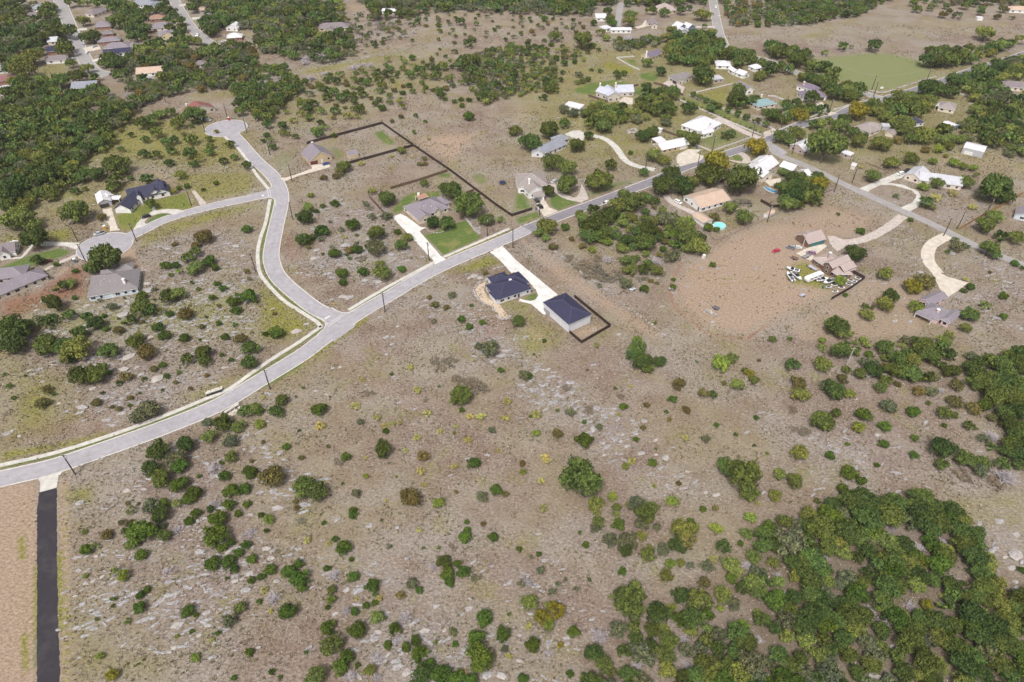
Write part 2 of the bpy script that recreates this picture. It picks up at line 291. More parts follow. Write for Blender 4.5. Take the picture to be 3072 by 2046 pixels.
for k, s, fe, fr, q in ZONES:
    P = outline(fr, q); A = np.array(P); lo = A.min(0)-fe*2; hi = A.max(0)+fe*2
    idx = np.where((gp[:, 0] > lo[0]) & (gp[:, 0] < hi[0]) & (gp[:, 1] > lo[1]) & (gp[:, 1] < hi[1]))[0]
    if len(idx): paint(k, s, soft(gp[idx], P, fe), idx)
for k, s, hw, fr, q in LINES:
    P = outline(fr, q); A = np.array(P); lo = A.min(0)-hw*3; hi = A.max(0)+hw*3
    idx = np.where((gp[:, 0] > lo[0]) & (gp[:, 0] < hi[0]) & (gp[:, 1] > lo[1]) & (gp[:, 1] < hi[1]))[0]
    if len(idx): paint(k, s, np.clip(1.6-edge_dist(gp[idx], P, False)/hw, 0, 1), idx)
def zone_at(k, pts):
    i = np.clip(np.searchsorted(gx, pts[:, 0]), 0, len(gx)-1); j = np.clip(np.searchsorted(gy, pts[:, 1]), 0, len(gy)-1)
    return zone[k][j*len(gx)+i]
nx = len(gx); jj, ii = np.meshgrid(np.arange(len(gy)-1), np.arange(nx-1), indexing='ij')
b0 = (jj*nx+ii).ravel(); gf = np.c_[b0, b0+1, b0+nx+1, b0+nx]
# material: dry grass with zones
gm, t, b = nodes('dry grassland')
pos = coords(t)
def att(n): return N(t, 'ShaderNodeAttribute', attribute_name=n).outputs['Fac']
st = N(t, 'ShaderNodeMapping'); st.inputs['Rotation'].default_value = (0, 0, R(16)); st.inputs['Scale'].default_value = (.68, 1, 1)
t.links.new(pos, st.inputs[0]); strk = st.outputs[0]
n_big = noise(t, .018, 3, .55, pos); n_mid = noise(t, .11, 5, .62, pos); n_fine = noise(t, 1.3, 7, .78, strk); n_tuft = noise(t, 2.6, 4, .7, pos); n_patch = noise(t, .045, 5, .65, pos)
c = ramp(t, n_fine, [(.32, (.075, .056, .044)), (.44, (.182, .142, .116)), (.55, (.282, .228, .190)), (.70, (.48, .405, .345))])
c = mix(t, ramp(t, n_mid, [(.42, g1(0)), (.60, g1(.85))]), c, mix(t, ramp(t, n_fine, [(.35, g1(0)), (.65, g1(1))]), (.098, .068, .053), (.30, .222, .178)))
c = mix(t, ramp(t, n_patch, [(.5, g1(0)), (.66, g1(.6))]), c, mix(t, n_fine, (.15, .128, .098), (.46, .41, .355)))
c = mix(t, ramp(t, n_big, [(.42, g1(0)), (.62, g1(.4))]), c, mix(t, n_fine, (.16, .15, .07), (.36, .31, .19)))
c = mix(t, ramp(t, noise(t, .8, 3, .6, pos), [(.64, g1(0)), (.72, g1(.5))]), c, (.135, .115, .062))
c = mix(t, ramp(t, noise(t, .03, 4, .6, strk), [(.48, g1(0)), (.6, g1(.6))]), c, ramp(t, n_fine, [(.34, (.13, .112, .098)), (.52, (.30, .268, .236)), (.7, (.50, .455, .405))]))
c = mix(t, ramp(t, noise(t, .06, 5, .65, pos), [(.56, g1(0)), (.66, g1(.55))]), c, ramp(t, n_fine, [(.34, (.10, .095, .035)), (.52, (.22, .205, .085)), (.7, (.38, .345, .16))]))
def over(c, name, tex, lo=.36, hi=.62, jag=.55, nz=None):
    f = math_(t, 'ADD', att(name), math_(t, 'MULTIPLY', math_(t, 'SUBTRACT', nz or n_tuft, .5), jag))
    f = math_(t, 'MULTIPLY', ramp(t, f, [(lo, g1(0)), (hi, g1(1))]), math_(t, 'MINIMUM', math_(t, 'MULTIPLY', att(name), 1.25), 1.0))
    return mix(t, f, c, tex)
litter = mix(t, n_fine, (.085, .068, .045), (.24, .19, .145)); c = over(c, 'z_l', litter, .1, 1.0, .9, n_mid)
red = mix(t, n_fine, (.15, .075, .048), (.32, .19, .135)); c = over(c, 'z_r', red, .0, .6, .6, n_mid)
tan = ramp(t, n_fine, [(.34, (.19, .135, .10)), (.5, (.325, .245, .185)), (.7, (.50, .40, .315))]); c = over(c, 'z_t', tan, .0, .7, .8, n_mid)
ol = ramp(t, n_fine, [(.34, (.080, .086, .018)), (.5, (.195, .19, .045)), (.7, (.37, .335, .11))]); c = over(c, 'z_y', ol, .02, .62, .75, n_mid)
pa = ramp(t, n_fine, [(.3, (.135, .155, .068)), (.7, (.245, .255, .125))]); c = over(c, 'z_p', pa, .2, .75, .45)
rk_vo = N(t, 'ShaderNodeTexVoronoi', feature='F1'); rk_vo.inputs['Scale'].default_value = .8; rk_vo.inputs['Randomness'].default_value = 1; t.links.new(strk, rk_vo.inputs['Vector'])
rk = ramp(t, n_fine, [(.32, (.12, .11, .112)), (.5, (.27, .255, .262)), (.7, (.47, .45, .46))])
kf = math_(t, 'MULTIPLY', att('z_k'), ramp(t, math_(t, 'ADD', math_(t, 'ADD', math_(t, 'MULTIPLY', noise(t, .55, 6, .7, strk), .8), math_(t, 'MULTIPLY', n_mid, .4)), math_(t, 'MULTIPLY', rk_vo.outputs['Distance'], -.2)), [(.46, g1(0)), (.58, g1(.55))]))
c = mix(t, kf, c, rk)
gr = ramp(t, n_fine, [(.3, (.055, .090, .024)), (.5, (.095, .140, .040)), (.75, (.165, .205, .075))])
wv = N(t, 'ShaderNodeTexWave', wave_type='BANDS', bands_direction='Y'); wv.inputs['Scale'].default_value = .11; wv.inputs['Distortion'].default_value = 1.2; wm_ = N(t, 'ShaderNodeMapping'); wm_.inputs['Rotation'].default_value = (0, 0, R(-24)); t.links.new(pos, wm_.inputs[0]); t.links.new(wm_.outputs[0], wv.inputs['Vector'])
gr = mix(t, math_(t, 'MULTIPLY', wv.outputs['Fac'], .3), gr, (.17, .20, .07)); gr = mix(t, ramp(t, n_mid, [(.52, g1(0)), (.64, g1(.55))]), gr, (.26, .225, .10)); c = over(c, 'z_g', gr, .25, .75, .6)
hsn = N(t, 'ShaderNodeHueSaturation'); hsn.inputs['Saturation'].default_value = 1.04; hsn.inputs['Value'].default_value = .95; t.links.new(c, hsn.inputs['Color']); c = hsn.outputs[0]
t.links.new(c, b.inputs['Base Color']); b.inputs['Roughness'].default_value = .95; b.inputs['Specular IOR Level'].default_value = .1
bump(t, b, math_(t, 'ADD', n_fine, math_(t, 'MULTIPLY', n_tuft, .6)), .9, .35)
gme = mesh_np('ground', np.c_[gp, np.zeros(len(gp))], gf, [gm], attrs={'z_'+k: ('FLOAT', 'POINT', v) for k, v in zone.items()}, smooth=True)
tag(obj('ground', gme), kind='structure')

# ---------------------------------------------------------------- roads, kerbs, pavements, driveways
def road_mat(name, dark, light, warm=0.0):
    m, t, b = nodes(name)
    ac = N(t, 'ShaderNodeAttribute', attribute_name='across').outputs['Fac']
    tr = math_(t, 'ABSOLUTE', math_(t, 'SUBTRACT', math_(t, 'ABSOLUTE', ac), .45))
    c = ramp(t, noise(t, .35, 6, .65), [(.3, dark), (.7, light)])
    c = mix(t, ramp(t, tr, [(.05, g1(.28)), (.28, g1(0))]), c, light)
    c = mix(t, ramp(t, noise(t, 9, 2, .6), [(.35, g1(.25)), (.6, g1(0))]), c, dark)
    c = mix(t, ramp(t, noise(t, .09, 4, .6), [(.46, g1(0)), (.58, g1(.35))]), c, dark)
    vo = N(t, 'ShaderNodeTexVoronoi', feature='DISTANCE_TO_EDGE'); vo.inputs['Scale'].default_value = .13; dv = N(t, 'ShaderNodeVectorMath', operation='ADD'); nn = N(t, 'ShaderNodeTexNoise'); nn.inputs['Scale'].default_value = .5; t.links.new(coords(t), nn.inputs['Vector'])
    t.links.new(coords(t), dv.inputs[0]); t.links.new(nn.outputs['Color'], dv.inputs[1]); t.links.new(dv.outputs[0], vo.inputs['Vector'])
    c = mix(t, ramp(t, vo.outputs['Distance'], [(.0, g1(.4)), (.012, g1(0))]), c, tuple(x*.5 for x in dark))
    ed = math_(t, 'ADD', math_(t, 'ABSOLUTE', ac), math_(t, 'MULTIPLY', math_(t, 'SUBTRACT', noise(t, .5, 5, .7), .5), .35))
    c = mix(t, ramp(t, ed, [(.86, g1(0)), (1.02, g1(.55))]), c, (.36, .31, .27) if dark[0] > .1 else (.16, .12, .10))
    t.links.new(c, b.inputs['Base Color']); b.inputs['Roughness'].default_value = .85; b.inputs['Specular IOR Level'].default_value = .25
    return m
M_ROAD = road_mat('chip seal', (.265, .252, .272), (.385, .368, .392)); M_ASPH = road_mat('old asphalt', (.16, .15, .17), (.255, .24, .26))
M_GREY = road_mat('grey lane', (.24, .225, .225), (.34, .325, .32)); M_NEWA = road_mat('fresh asphalt', (.020, .015, .022), (.042, .034, .046))
M_CONC = plain('pale concrete', (.47, .45, .415), .8, .12, .35); M_KERB = plain('kerb concrete', (.52, .50, .48), .8, .1, .8)
M_PINKC = plain('pink gravel', (.42, .365, .335), .9, .14, .5); M_TANC = plain('tan concrete', (.50, .445, .38), .85, .12, .35)
ROADS = []
def strip(name, line, hw, m, z, n=4, hws=None):
    A = []; ac = []
    for k in range(n+1):
        u = -1+2*k/n; A.append([(p.x, p.y, z) for p in offset_line(line, u*hw)])
    L = len(line); v = [A[k][i] for i in range(L) for k in range(n+1)]
    f = [(i*(n+1)+k+1, i*(n+1)+k, (i+1)*(n+1)+k, (i+1)*(n+1)+k+1) for i in range(L-1) for k in range(n)]
    acr = [-1+2*k/n for i in range(L) for k in range(n+1)]
    me = mesh_np(name, v, f, [m], attrs={'across': ('FLOAT', 'POINT', acr)})
    return tag(obj(name, me), kind='structure')
def pts(*fq):
    out = []
    for fr, q in fq: out += fr.gs(q)
    return out
def road(name, fq, hw, m, z, kerb=True, step=3.0):
    L = smooth_line(pts(*fq), step); ROADS.append((name, L, hw, kerb)); strip(name, L, hw, m, z); return L
lA = road('main_street', [(t02, [(-400,1345),(0,1265),(250,1208),(500,1147),(1000,975),(1500,795),(2000,590),(2352,382)]), (t12, [(400,140),(590,0)]), (t11, [(830,1390),(1000,1280),(1165,1185),(1672,895),(2352,605)]), (t21, [(140,535)])], 3.85, M_ROAD, .016)
lA2 = road('asphalt_street', [(t21, [(140,535),(500,395),(800,285),(1100,170),(1300,95)]), (t20, [(1640,1515),(2050,1390),(2352,1285)]), (t30, [(160,1200),(330,1140),(600,1070),(760,1000),(900,950),(1080,905),(1240,860),(1560,760),(1860,650),(2030,600),(2280,520),(2500,440)])], 3.7, M_ASPH, .012)
lB = road('side_street', [(t20, [(2330,1300)]), (t30, [(80,1410),(230,1475),(430,1560)]), (t31, [(680,115),(1000,262),(1130,322),(1400,440),(1650,560),(1900,685),(2250,830),(2600,960)])], 2.9, M_GREY, .02, False)
lC = road('curving_street', [(t11, [(760,1400),(690,1345),(500,1235),(225,1000),(148,850),(142,740),(175,560),(235,285),(225,180),(185,90),(105,0)]), (t00, [(2352,1475),(2200,1300),(2110,1205)])], 3.85, M_ROAD, .020)
lD = road('cul_de_sac_street', [(t11, [(235,200),(80,225)]), (t01, [(2352,240),(1945,328),(1530,445),(1270,570),(1050,660)])], 3.5, M_ROAD, .024)
lE = road('far_street', [(t00, [(480,-140),(545,0),(640,230),(720,420),(800,580),(870,655),(1000,690)])], 5.4, M_GREY, .012)
lF = road('upper_street', [(t00, [(1540,-100),(1600,0),(1660,110),(1760,255),(1880,365),(1985,430)])], 4.9, M_GREY, .016)
lH = road('hill_street', [(t20, [(1800,-200),(1845,0),(1880,200),(1920,340),(2010,465)]), (t30, [(0,560),(350,700),(840,842),(1000,893),(1080,910)])], 4.0, M_GREY, .02)
lG = road('lane', [(t20, [(1000,20),(985,130),(965,240)])], 3.2, M_GREY, .016, False)
DISCS = []
def disc(name, fr, q, r, m, z):
    c = fr.g(q); DISCS.append((c, r)); n = 48
    v = [(c.x, c.y, z)]+[(c.x+r*math.cos(2*math.pi*k/n), c.y+r*math.sin(2*math.pi*k/n), z) for k in range(n)]
    f = [(0, k+1, (k+1) % n+1) for k in range(n)]
    me = mesh_np(name, v, f, [m], attrs={'across': ('FLOAT', 'POINT', [0]*(n+1))}); tag(obj(name, me), kind='structure')
    ROADS.append((name, [Vector((c.x+r*math.cos(a*math.pi/40), c.y+r*math.sin(a*math.pi/40), 0)) for a in range(81)], 0, True))
disc('turning_circle', t01, (965, 695), 13.6, M_ROAD, .028); disc('turning_circle', t00, (2078, 1178), 14.0, M_ROAD, .028)
def sheet(name, poly, m, z, th=.0, kind='structure'):
    from mathutils.geometry import tessellate_polygon
    P = [Vector((p[0], p[1], z)) for p in poly]; tri = tessellate_polygon([P])
    mb = MB(); mb.add(P, [tuple(x) for x in tri])
    if th:
        Q = [(p.x, p.y, z-th) for p in P]; n = len(P)
        mb.add([tuple(p) for p in P]+Q, [(i, (i+1) % n, n+(i+1) % n, n+i) for i in range(n)])
    me = mb.mesh(name, [m])
    for pl in me.polygons:
        if pl.normal.z < -.5: pl.flip()
    me.attributes.new('across', 'FLOAT', 'POINT')
    return tag(obj(name, me), kind=kind)
FILL = [outline(t11, [(430,1262),(560,1335),(620,1368),(642,1410),(628,1450),(560,1510),(500,1568),(720,1568),(900,1440),(960,1320),(900,1290),(860,1302),(800,1307),(760,1298),(690,1260),(600,1225)]),
        outline(t11, [(90,55),(140,130),(135,155),(90,182),(-60,215),(-60,262),(120,246),(165,258),(182,285),(175,330),(260,330),(240,120)]),
        outline(t30, [(-120,1345),(40,1380),(120,1440),(180,1400),(30,1310),(60,1250),(-60,1270)]), outline(t01, [(1130,590),(1230,542),(1400,470),(1420,540),(1290,585),(1225,640),(1150,640)]), outline(t00, [(2000,1245),(2060,1250),(2160,1330),(2230,1290),(2195,1230),(2215,1190)])]
for q in FILL: sheet('road_junction', q, M_ROAD, .008)
DRIVES = []; EXTRA = list(FILL)
def drive(fq, m=None, z=.05):
    P = [(p.x, p.y) for p in pts(*fq)]; DRIVES.append(P); return sheet('driveway', P, m or M_CONC, z, .06)
def drive_strip(fq, hw, m=None, z=.05):
    L = smooth_line(pts(*fq), 2.5); a = offset_line(L, hw); b = offset_line(L, -hw)
    P = [(p.x, p.y) for p in a+b[::-1]]; DRIVES.append(P); return sheet('driveway', P, m or M_CONC, z, .06)
M_WHITEC = plain('new white concrete', (.58, .565, .545), .75, .1, .25)
drive([(t11, [(2150,748),(2262,690)]), (FN, [(770,0),(1430,545),(1200,665),(1240,860),(1200,850),(1010,690),(930,668),(820,645),(836,605),(900,630),(1000,645),(1080,620),(1125,560),(1090,480),(990,360),(780,190),(700,200),(520,0)])], M_WHITEC)
drive([(FL, [(95,650),(240,595),(345,640),(600,830),(690,835),(580,900),(600,930),(960,1345),(1050,1395),(845,1490),(815,1410)])], M_WHITEC)
drive([(FB, [(0,1430),(300,1330),(600,1220),(570,1140),(1000,1100),(1020,1190),(350,1370),(0,1500)]), (t11, [(255,100),(220,66)])], M_TANC)
drive([(FD, [(500,800),(700,760),(740,930),(830,1200),(890,1250),(660,1278),(665,1180),(620,1100),(520,1040)])], M_TANC)
drive([(FD, [(1170,1250),(1260,1100),(1390,970),(1530,880),(1600,830),(1590,760),(1620,720),(1660,740),(1680,820),(1900,790),(2150,795),(2330,835),(2070,912),(1950,880),(1750,885),(1560,950),(1450,1030),(1420,1090),(1490,1135)])])
drive([(FG, [(560,240),(780,235),(1250,255),(1205,360),(1000,300),(700,300),(520,300),(430,420),(330,500),(160,512),(160,492),(330,470),(480,290)])])
drive([(FG, [(920,545),(1190,430),(1205,470),(930,590)])], M_PINKC); drive([(FG, [(680,670),(830,600),(835,630),(700,692)])], M_PINKC)
drive_strip([(t20, [(680,1240),(760,1250),(860,1280),(950,1350),(1030,1460),(1130,1520),(1310,1560)])], 2.3, M_CONC, .054); drive([(FT, [(1080,130),(1200,70),(1330,60),(1440,110),(1400,230),(1280,250),(1180,170)])])
drive_strip([(FT, [(860,960),(940,1060),(1080,1170),(1260,1225),(1400,1245)])], 2.1, M_PINKC, .054); drive([(FT, [(1370,960),(1430,1060),(1490,1215),(1350,1275),(1230,1222),(1330,1130)])], M_PINKC); drive([(FT, [(580,1190),(640,1160),(770,1260),(830,1360),(980,1420),(745,1512),(640,1380)])], M_TANC)
drive([(FW, [(690,930),(720,870),(880,790),(1100,800),(1010,850),(1150,910),(1060,985),(750,1065),(700,1000)])], M_TANC); drive_strip([(FW, [(1320,290),(1560,400),(1800,520),(2020,610)])], 2.8, M_PINKC)
drive([(FW, [(1495,920),(1560,962),(1740,992),(1770,950),(1730,890),(1690,870),(1780,840),(1870,920),(1890,990),(1840,1020),(1700,1010),(1540,970)])], M_PINKC)
drive_strip([(FR_, [(-30,225),(110,350),(300,440),(450,515)])], 1.9, M_PINKC)
drive([(t31, [(835,165),(1180,20),(1260,10),(1250,60),(1100,110),(1240,130),(1380,190),(1415,260),(1380,330),(1310,375),(1215,342),(1330,290),(1365,230),(1320,180),(1150,135),(1040,130),(930,180),(925,197)])])
drive_strip([(t31, [(1240,415),(1130,500),(1000,580),(850,640),(700,660)])], 2.6, M_PINKC); drive([(t31, [(545,600),(600,600),(700,635),(720,690),(640,745),(580,690)])], M_PINKC, .046); drive([(FJ, [(450,655),(720,520),(1000,470),(1060,510),(800,700),(740,800)])], M_TANC, .056)
drive_strip([(t31, [(1655,595),(1530,660),(1470,740),(1480,840),(1565,940)])], 3.2, M_TANC); drive([(t31, [(1500,920),(1560,930),(1640,970),(1840,1030),(1750,1100),(1650,1165),(1580,1090)])], M_TANC, .056)
drive([(t20, [(1380,770),(1430,740),(1590,800),(1560,870)])], M_PINKC); drive([(t20, [(980,920),(1030,890),(1110,900),(1110,960),(1000,950)])], M_TANC); drive([(t30, [(430,940),(500,940),(560,1020),(640,1040),(560,1065),(480,1000)])], M_TANC)
drive([(t00, [(845,548),(940,530),(940,555),(850,570)])]); drive([(t00, [(690,265),(800,255),(800,275),(700,285)])]); drive([(t00, [(1760,160),(1860,155),(1860,175),(1770,182)])]); drive([(t00, [(1640,45),(1760,25),(1760,45),(1650,60)])]); drive([(t00, [(760,440),(900,410),(930,450),(790,480)])], M_TANC)
drive_strip([(t20, [(1690,248),(1865,246)])], 1.8); drive_strip([(t20, [(1140,255),(1215,235),(1250,190)])], 3, M_TANC); drive([(t30, [(-40,1215),(60,1180),(105,1210),(20,1245),(-40,1255)])], M_PINKC); drive([(t30, [(1880,700),(2010,720),(2030,750),(1920,785),(1910,765),(1980,745)])], M_PINKC)
drive([(t02, [(345,1258),(580,1190),(535,1250),(520,1345),(365,1388),(372,1300)])], M_CONC)
PATH = [(p.x, p.y) for p in pts((t02, [(362,1383),(523,1338)]), (t03, [(523,200),(527,600),(552,1568),(555,1750),(338,1750),(342,0)]))]; EXTRA.append(PATH)
def ragged(P, step=.9, amp=.16):
    out = []
    for a, b_ in zip(P, P[1:]+P[:1]):
        a, b_ = Vector((*a, 0)), Vector((*b_, 0)); n = max(1, int((b_-a).length/step))
        for k in range(n): p = a.lerp(b_, k/n); out.append((p.x+rnd.uniform(-amp, amp), p.y+rnd.uniform(-amp, amp)))
    return out
mp, tp_, bp = nodes('fresh asphalt path'); mm = N(tp_, 'ShaderNodeMapping'); mm.inputs['Scale'].default_value = (1.2, .06, 1); tp_.links.new(coords(tp_), mm.inputs[0])
cc = mix(tp_, noise(tp_, 1.0, 4, .6, mm.outputs[0]), (.008, .006, .010), (.030, .024, .032)); cc = mix(tp_, ramp(tp_, noise(tp_, 6, 3, .7), [(.5, g1(0)), (.7, g1(.35))]), cc, (.05, .042, .05)); cc = mix(tp_, ramp(tp_, noise(tp_, .12, 5, .7), [(.52, g1(0)), (.66, g1(.5))]), cc, (.055, .047, .05)); tp_.links.new(cc, bp.inputs['Base Color']); bp.inputs['Roughness'].default_value = .8
sheet('asphalt_path', ragged(PATH), mp, .03, .05)
LANDMARKS.append(('black asphalt path', *t03.g((440, 600))[:2])); LANDMARKS.append(('black path top end', *t02.g((440, 1360))[:2]))
drive([(t01, [(1760,190),(1790,180),(1850,250),(1900,300),(1840,320),(1800,250)])], M_PINKC)
drive([(FW, [(2110,1300),(2355,1250),(2420,1340),(2200,1380)])], M_TANC)
WALKS = [[(t02, [(-300,1205),(0,1140),(500,1025),(1000,868),(1500,688),(1900,525),(2100,440),(2352,262)]), (t12, [(200,128),(405,0)]), (t11, [(560,1460),(605,1428)])],
 [(t11, [(600,1436),(560,1390),(420,1300),(240,1180),(80,1010),(30,920),(15,760),(40,620),(90,470),(128,265)])], [(t11, [(112,165),(50,90),(0,30)]), (t00, [(2260,1455),(2160,1335),(2060,1255)])], [(t11, [(850,1280),(1170,1090),(1400,965),(1640,838)])], [(t11, [(1722,795),(2000,675),(2330,532)])]]
for wl in WALKS:
    L = smooth_line(pts(*wl), 3); a = offset_line(L, .95); b_ = offset_line(L, -.95); EXTRA.append([(p.x, p.y) for p in a+b_[::-1]]); o = sheet('sidewalk', EXTRA[-1], M_CONC, .07, .09)
    mb = MB()                                   # expansion joints
    for p, q, r in zip(L[1:-1:2], a[1:-1:2], b_[1:-1:2]):
        d = (q-r).normalized(); e = Vector((-d.y, d.x, 0))*.02
        mb.add([(*(q+e)[:2], .074), (*(q-e)[:2], .074), (*(r-e)[:2], .074), (*(r+e)[:2], .074)], [(0, 1, 2, 3)])
    tag(mb.build('sidewalk_joints', mt('joint grime', (.3, .29, .27))), kind='structure')
# kerbs where no other road or drive crosses
def blocked(p, me_name, me_line):
    q = np.array([[p.x, p.y]])
    for nm, L, hw, _ in ROADS:
        if L is me_line or hw == 0: continue
        A = np.array([(v.x, v.y) for v in L])
        if np.hypot(*(A-q).T).min() < hw+4 and edge_dist(q, [tuple(a) for a in A], False)[0] < hw-.05: return True
    for c, r in DISCS:
        if (Vector((c.x, c.y, 0))-Vector((p.x, p.y, 0))).length < r-.3: return True
    return any(inside(q, P)[0] for P in DRIVES) or any(inside(q, P)[0] and edge_dist(q, P)[0] > .35 for P in FILL)
for nm, L, hw, kb in ROADS:
    if not kb: continue
    mb = MB()
    for side in ((1, -1) if hw else (1,)):
        a = offset_line(L, side*hw) if hw else L; c_ = offset_line(L, side*(hw+.42)) if hw else [p+(p-Vector((DISCS[0][0] if (p-DISCS[0][0]).length < 40 else DISCS[1][0])[:2]+(0,))).normalized()*.42 for p in L]
        for i in range(len(L)-1):
            mid = (c_[i]+c_[i+1])/2
            if blocked(mid, nm, L): continue
            V = [(a[i].x, a[i].y, .0), (a[i+1].x, a[i+1].y, .0), (a[i+1].x, a[i+1].y, .11), (a[i].x, a[i].y, .11), (c_[i].x, c_[i].y, .0), (c_[i+1].x, c_[i+1].y, .0), (c_[i+1].x, c_[i+1].y, .12), (c_[i].x, c_[i].y, .12)]
            mb.add(V, [(0, 1, 2, 3), (3, 2, 6, 7), (7, 6, 5, 4)])
    if mb.f: tag(mb.build('kerb', M_KERB), kind='structure')
def kerb_line(fr, q):
    L = smooth_line(fr.gs(q), 1.2); a, c_ = offset_line(L, .2), offset_line(L, -.2); mb = MB()
    for i in range(len(L)-1):
        V = [(p.x, p.y, z) for p, z in ((a[i], -.02), (a[i+1], -.02), (a[i+1], .12), (a[i], .12), (c_[i], -.02), (c_[i+1], -.02), (c_[i+1], .12), (c_[i], .12))]; mb.add(V, [(0, 1, 2, 3), (3, 2, 6, 7), (7, 6, 5, 4)])
    tag(mb.build('kerb', M_KERB), kind='structure')
kerb_line(t11, [(690,1256),(760,1296),(800,1305),(860,1300),(905,1283)]); kerb_line(t11, [(560,1338),(618,1370),(640,1410),(627,1450),(565,1505)]); kerb_line(t11, [(95,60),(140,130),(133,155),(90,181)]); kerb_line(t11, [(60,252),(130,246),(165,258),(182,285),(178,330)])
# painted marks: stop bar, crossing lines, bar on the upper streets
def mark_line(fr, p, q, wd=.3, z=.034):
    a, b_ = fr.g(p), fr.g(q); d = (b_-a).normalized(); e = Vector((-d.y, d.x, 0))*wd/2
    mb = MB(); mb.add([(*(a+e)[:2], z), (*(a-e)[:2], z), (*(b_-e)[:2], z), (*(b_+e)[:2], z)], [(0, 1, 2, 3)])
    tag(mb.build('road_marking', mt('road paint', (.72, .71, .7), .7)), kind='structure')
mark_line(t11, (632,1362), (678,1334), .6); mark_line(t11, (640,1425), (800,1315), .15); mark_line(t11, (660,1432), (830,1312), .15); mark_line(t11, (105,175), (118,245), .15); mark_line(t11, (122,172), (140,250), .15); mark_line(t20, (1890,142), (1925,142), .8); mark_line(t00, (1775,255), (1825,258), .6); mark_line(t11, (58,225), (66,232), 1.2)
# ---------------------------------------------------------------- houses
def roof_mat(name, c, metal=False, pitchc=.16):
    m, t, b = nodes(name)
    uv = N(t, 'ShaderNodeUVMap', uv_map='uv').outputs[0]; sep = N(t, 'ShaderNodeSeparateXYZ'); t.links.new(uv, sep.inputs[0])
    lo = tuple(x*.72 for x in c); hi = tuple(min(.95, x*1.2) for x in c)
    if metal:
        f = math_(t, 'FRACT', math_(t, 'DIVIDE', sep.outputs[0], .55))
        rib = ramp(t, f, [(.0, g1(1)), (.10, g1(0)), (.90, g1(0)), (1, g1(1))])
        cc = ramp(t, noise(t, .25, 4, .6), [(.35, tuple(x*.9 for x in c)), (.65, tuple(min(.95, x*1.05) for x in c))])
        cc = mix(t, math_(t, 'MULTIPLY', rib, .22), cc, lo); bump(t, b, rib, .5, .05)
        b.inputs['Roughness'].default_value = .45; b.inputs['Specular IOR Level'].default_value = .4
    else:
        row = N(t, 'ShaderNodeTexBrick'); row.inputs['Scale'].default_value = 1; row.inputs['Brick Width'].default_value = .9; row.inputs['Row Height'].default_value = .28; row.inputs['Mortar Size'].default_value = .025
        row.inputs['Color1'].default_value = (*c, 1); row.inputs['Color2'].default_value = (*hi, 1); row.inputs['Mortar'].default_value = (*lo, 1); t.links.new(uv, row.inputs[0])
        cc = mix(t, ramp(t, noise(t, 1.6, 6, .75), [(.3, g1(.6)), (.62, g1(0))]), row.outputs[0], lo)
        cc = mix(t, ramp(t, noise(t, .22, 3, .6), [(.45, g1(0)), (.7, g1(.35))]), cc, hi)
        b.inputs['Roughness'].default_value = .9; b.inputs['Specular IOR Level'].default_value = .15; bump(t, b, row.outputs['Fac'], .3, .03)
    t.links.new(cc, b.inputs['Base Color']); return m
RDEF = {
 'navy': ((.040, .040, .075), 0), 'dark': ((.048, .048, .080), 0), 'grey': ((.215, .19, .215), 0), 'brown': ((.205, .185, .19), 0), 'mauve': ((.20, .17, .18), 0), 'taupe': ((.27, .235, .225), 0),
 'tan': ((.46, .345, .275), 0), 'red': ((.225, .095, .082), 0), 'orange': ((.29, .18, .135), 0), 'purple': ((.17, .14, .185), 0), 'maroon': ((.22, .10, .11), 0), 'pink': ((.37, .30, .285), 0), 'patio': ((.34, .20, .145), 0),
 'white': ((.60, .59, .62), 1), 'silver': ((.46, .46, .50), 1), 'blue': ((.235, .245, .285), 1), 'teal': ((.20, .29, .31), 1), 'ice': ((.44, .45, .53), 1)}
RM = {k: roof_mat('roof '+k, c, mtl) for k, (c, mtl) in RDEF.items()}; RC = {k: v[0] for k, v in RDEF.items()}
WM = {k: plain('wall '+k, c, .8, .06, .9) for k, c in {'white': (.72, .71, .70), 'pale': (.60, .60, .64), 'cream': (.62, .55, .46), 'tan': (.52, .41, .26), 'stone': (.52, .47, .42), 'brown': (.17, .105, .075), 'pink': (.60, .43, .45), 'rose': (.45, .36, .34),
 'yellow': (.52, .44, .29), 'blue': (.15, .185, .26), 'brick': (.27, .13, .10), 'grey': (.40, .40, .43), 'iceblue': (.52, .58, .64)}.items()}
M_TRIM = plain('white trim', (.74, .73, .72), .6, .04); M_DTRIM = plain('dark trim', (.07, .06, .07), .6, .05)
mg, tg, bgx = nodes('window glass'); bgx.inputs['Base Color'].default_value = (.018, .022, .03, 1); bgx.inputs['Roughness'].default_value = .12; M_GLASS = mg
M_DOOR = {k: plain('door '+k, c, .6, .05) for k, c in {'maroon': (.13, .035, .045), 'tan': (.5, .40, .33), 'white': (.68, .67, .66), 'dark': (.06, .05, .05), 'teal': (.05, .17, .18), 'grey': (.30, .29, .30), 'brown': (.16, .09, .06)}.items()}
def unit_box(name, m):
    b = MB(); b.box((0, 0, 0), (1, 1, 1)); return b.mesh(name, [m])
U_FRAME = unit_box('window', M_TRIM); U_PANE = unit_box('pane', M_GLASS); U_DOOR = {k: unit_box('door', m) for k, m in M_DOOR.items()}; U_KNOB = unit_box('handle', plain('brass', (.4, .3, .12), .4))
def panel_door(m):
    b = MB()
    for i in range(4): b.box((0, 0, -.375+.25*i), (1, 1, .235))
    b.box((0, .12, 0), (.99, .7, .99)); return b.mesh('garage_door', [m])
U_GAR = {k: panel_door(m) for k, m in M_DOOR.items()}
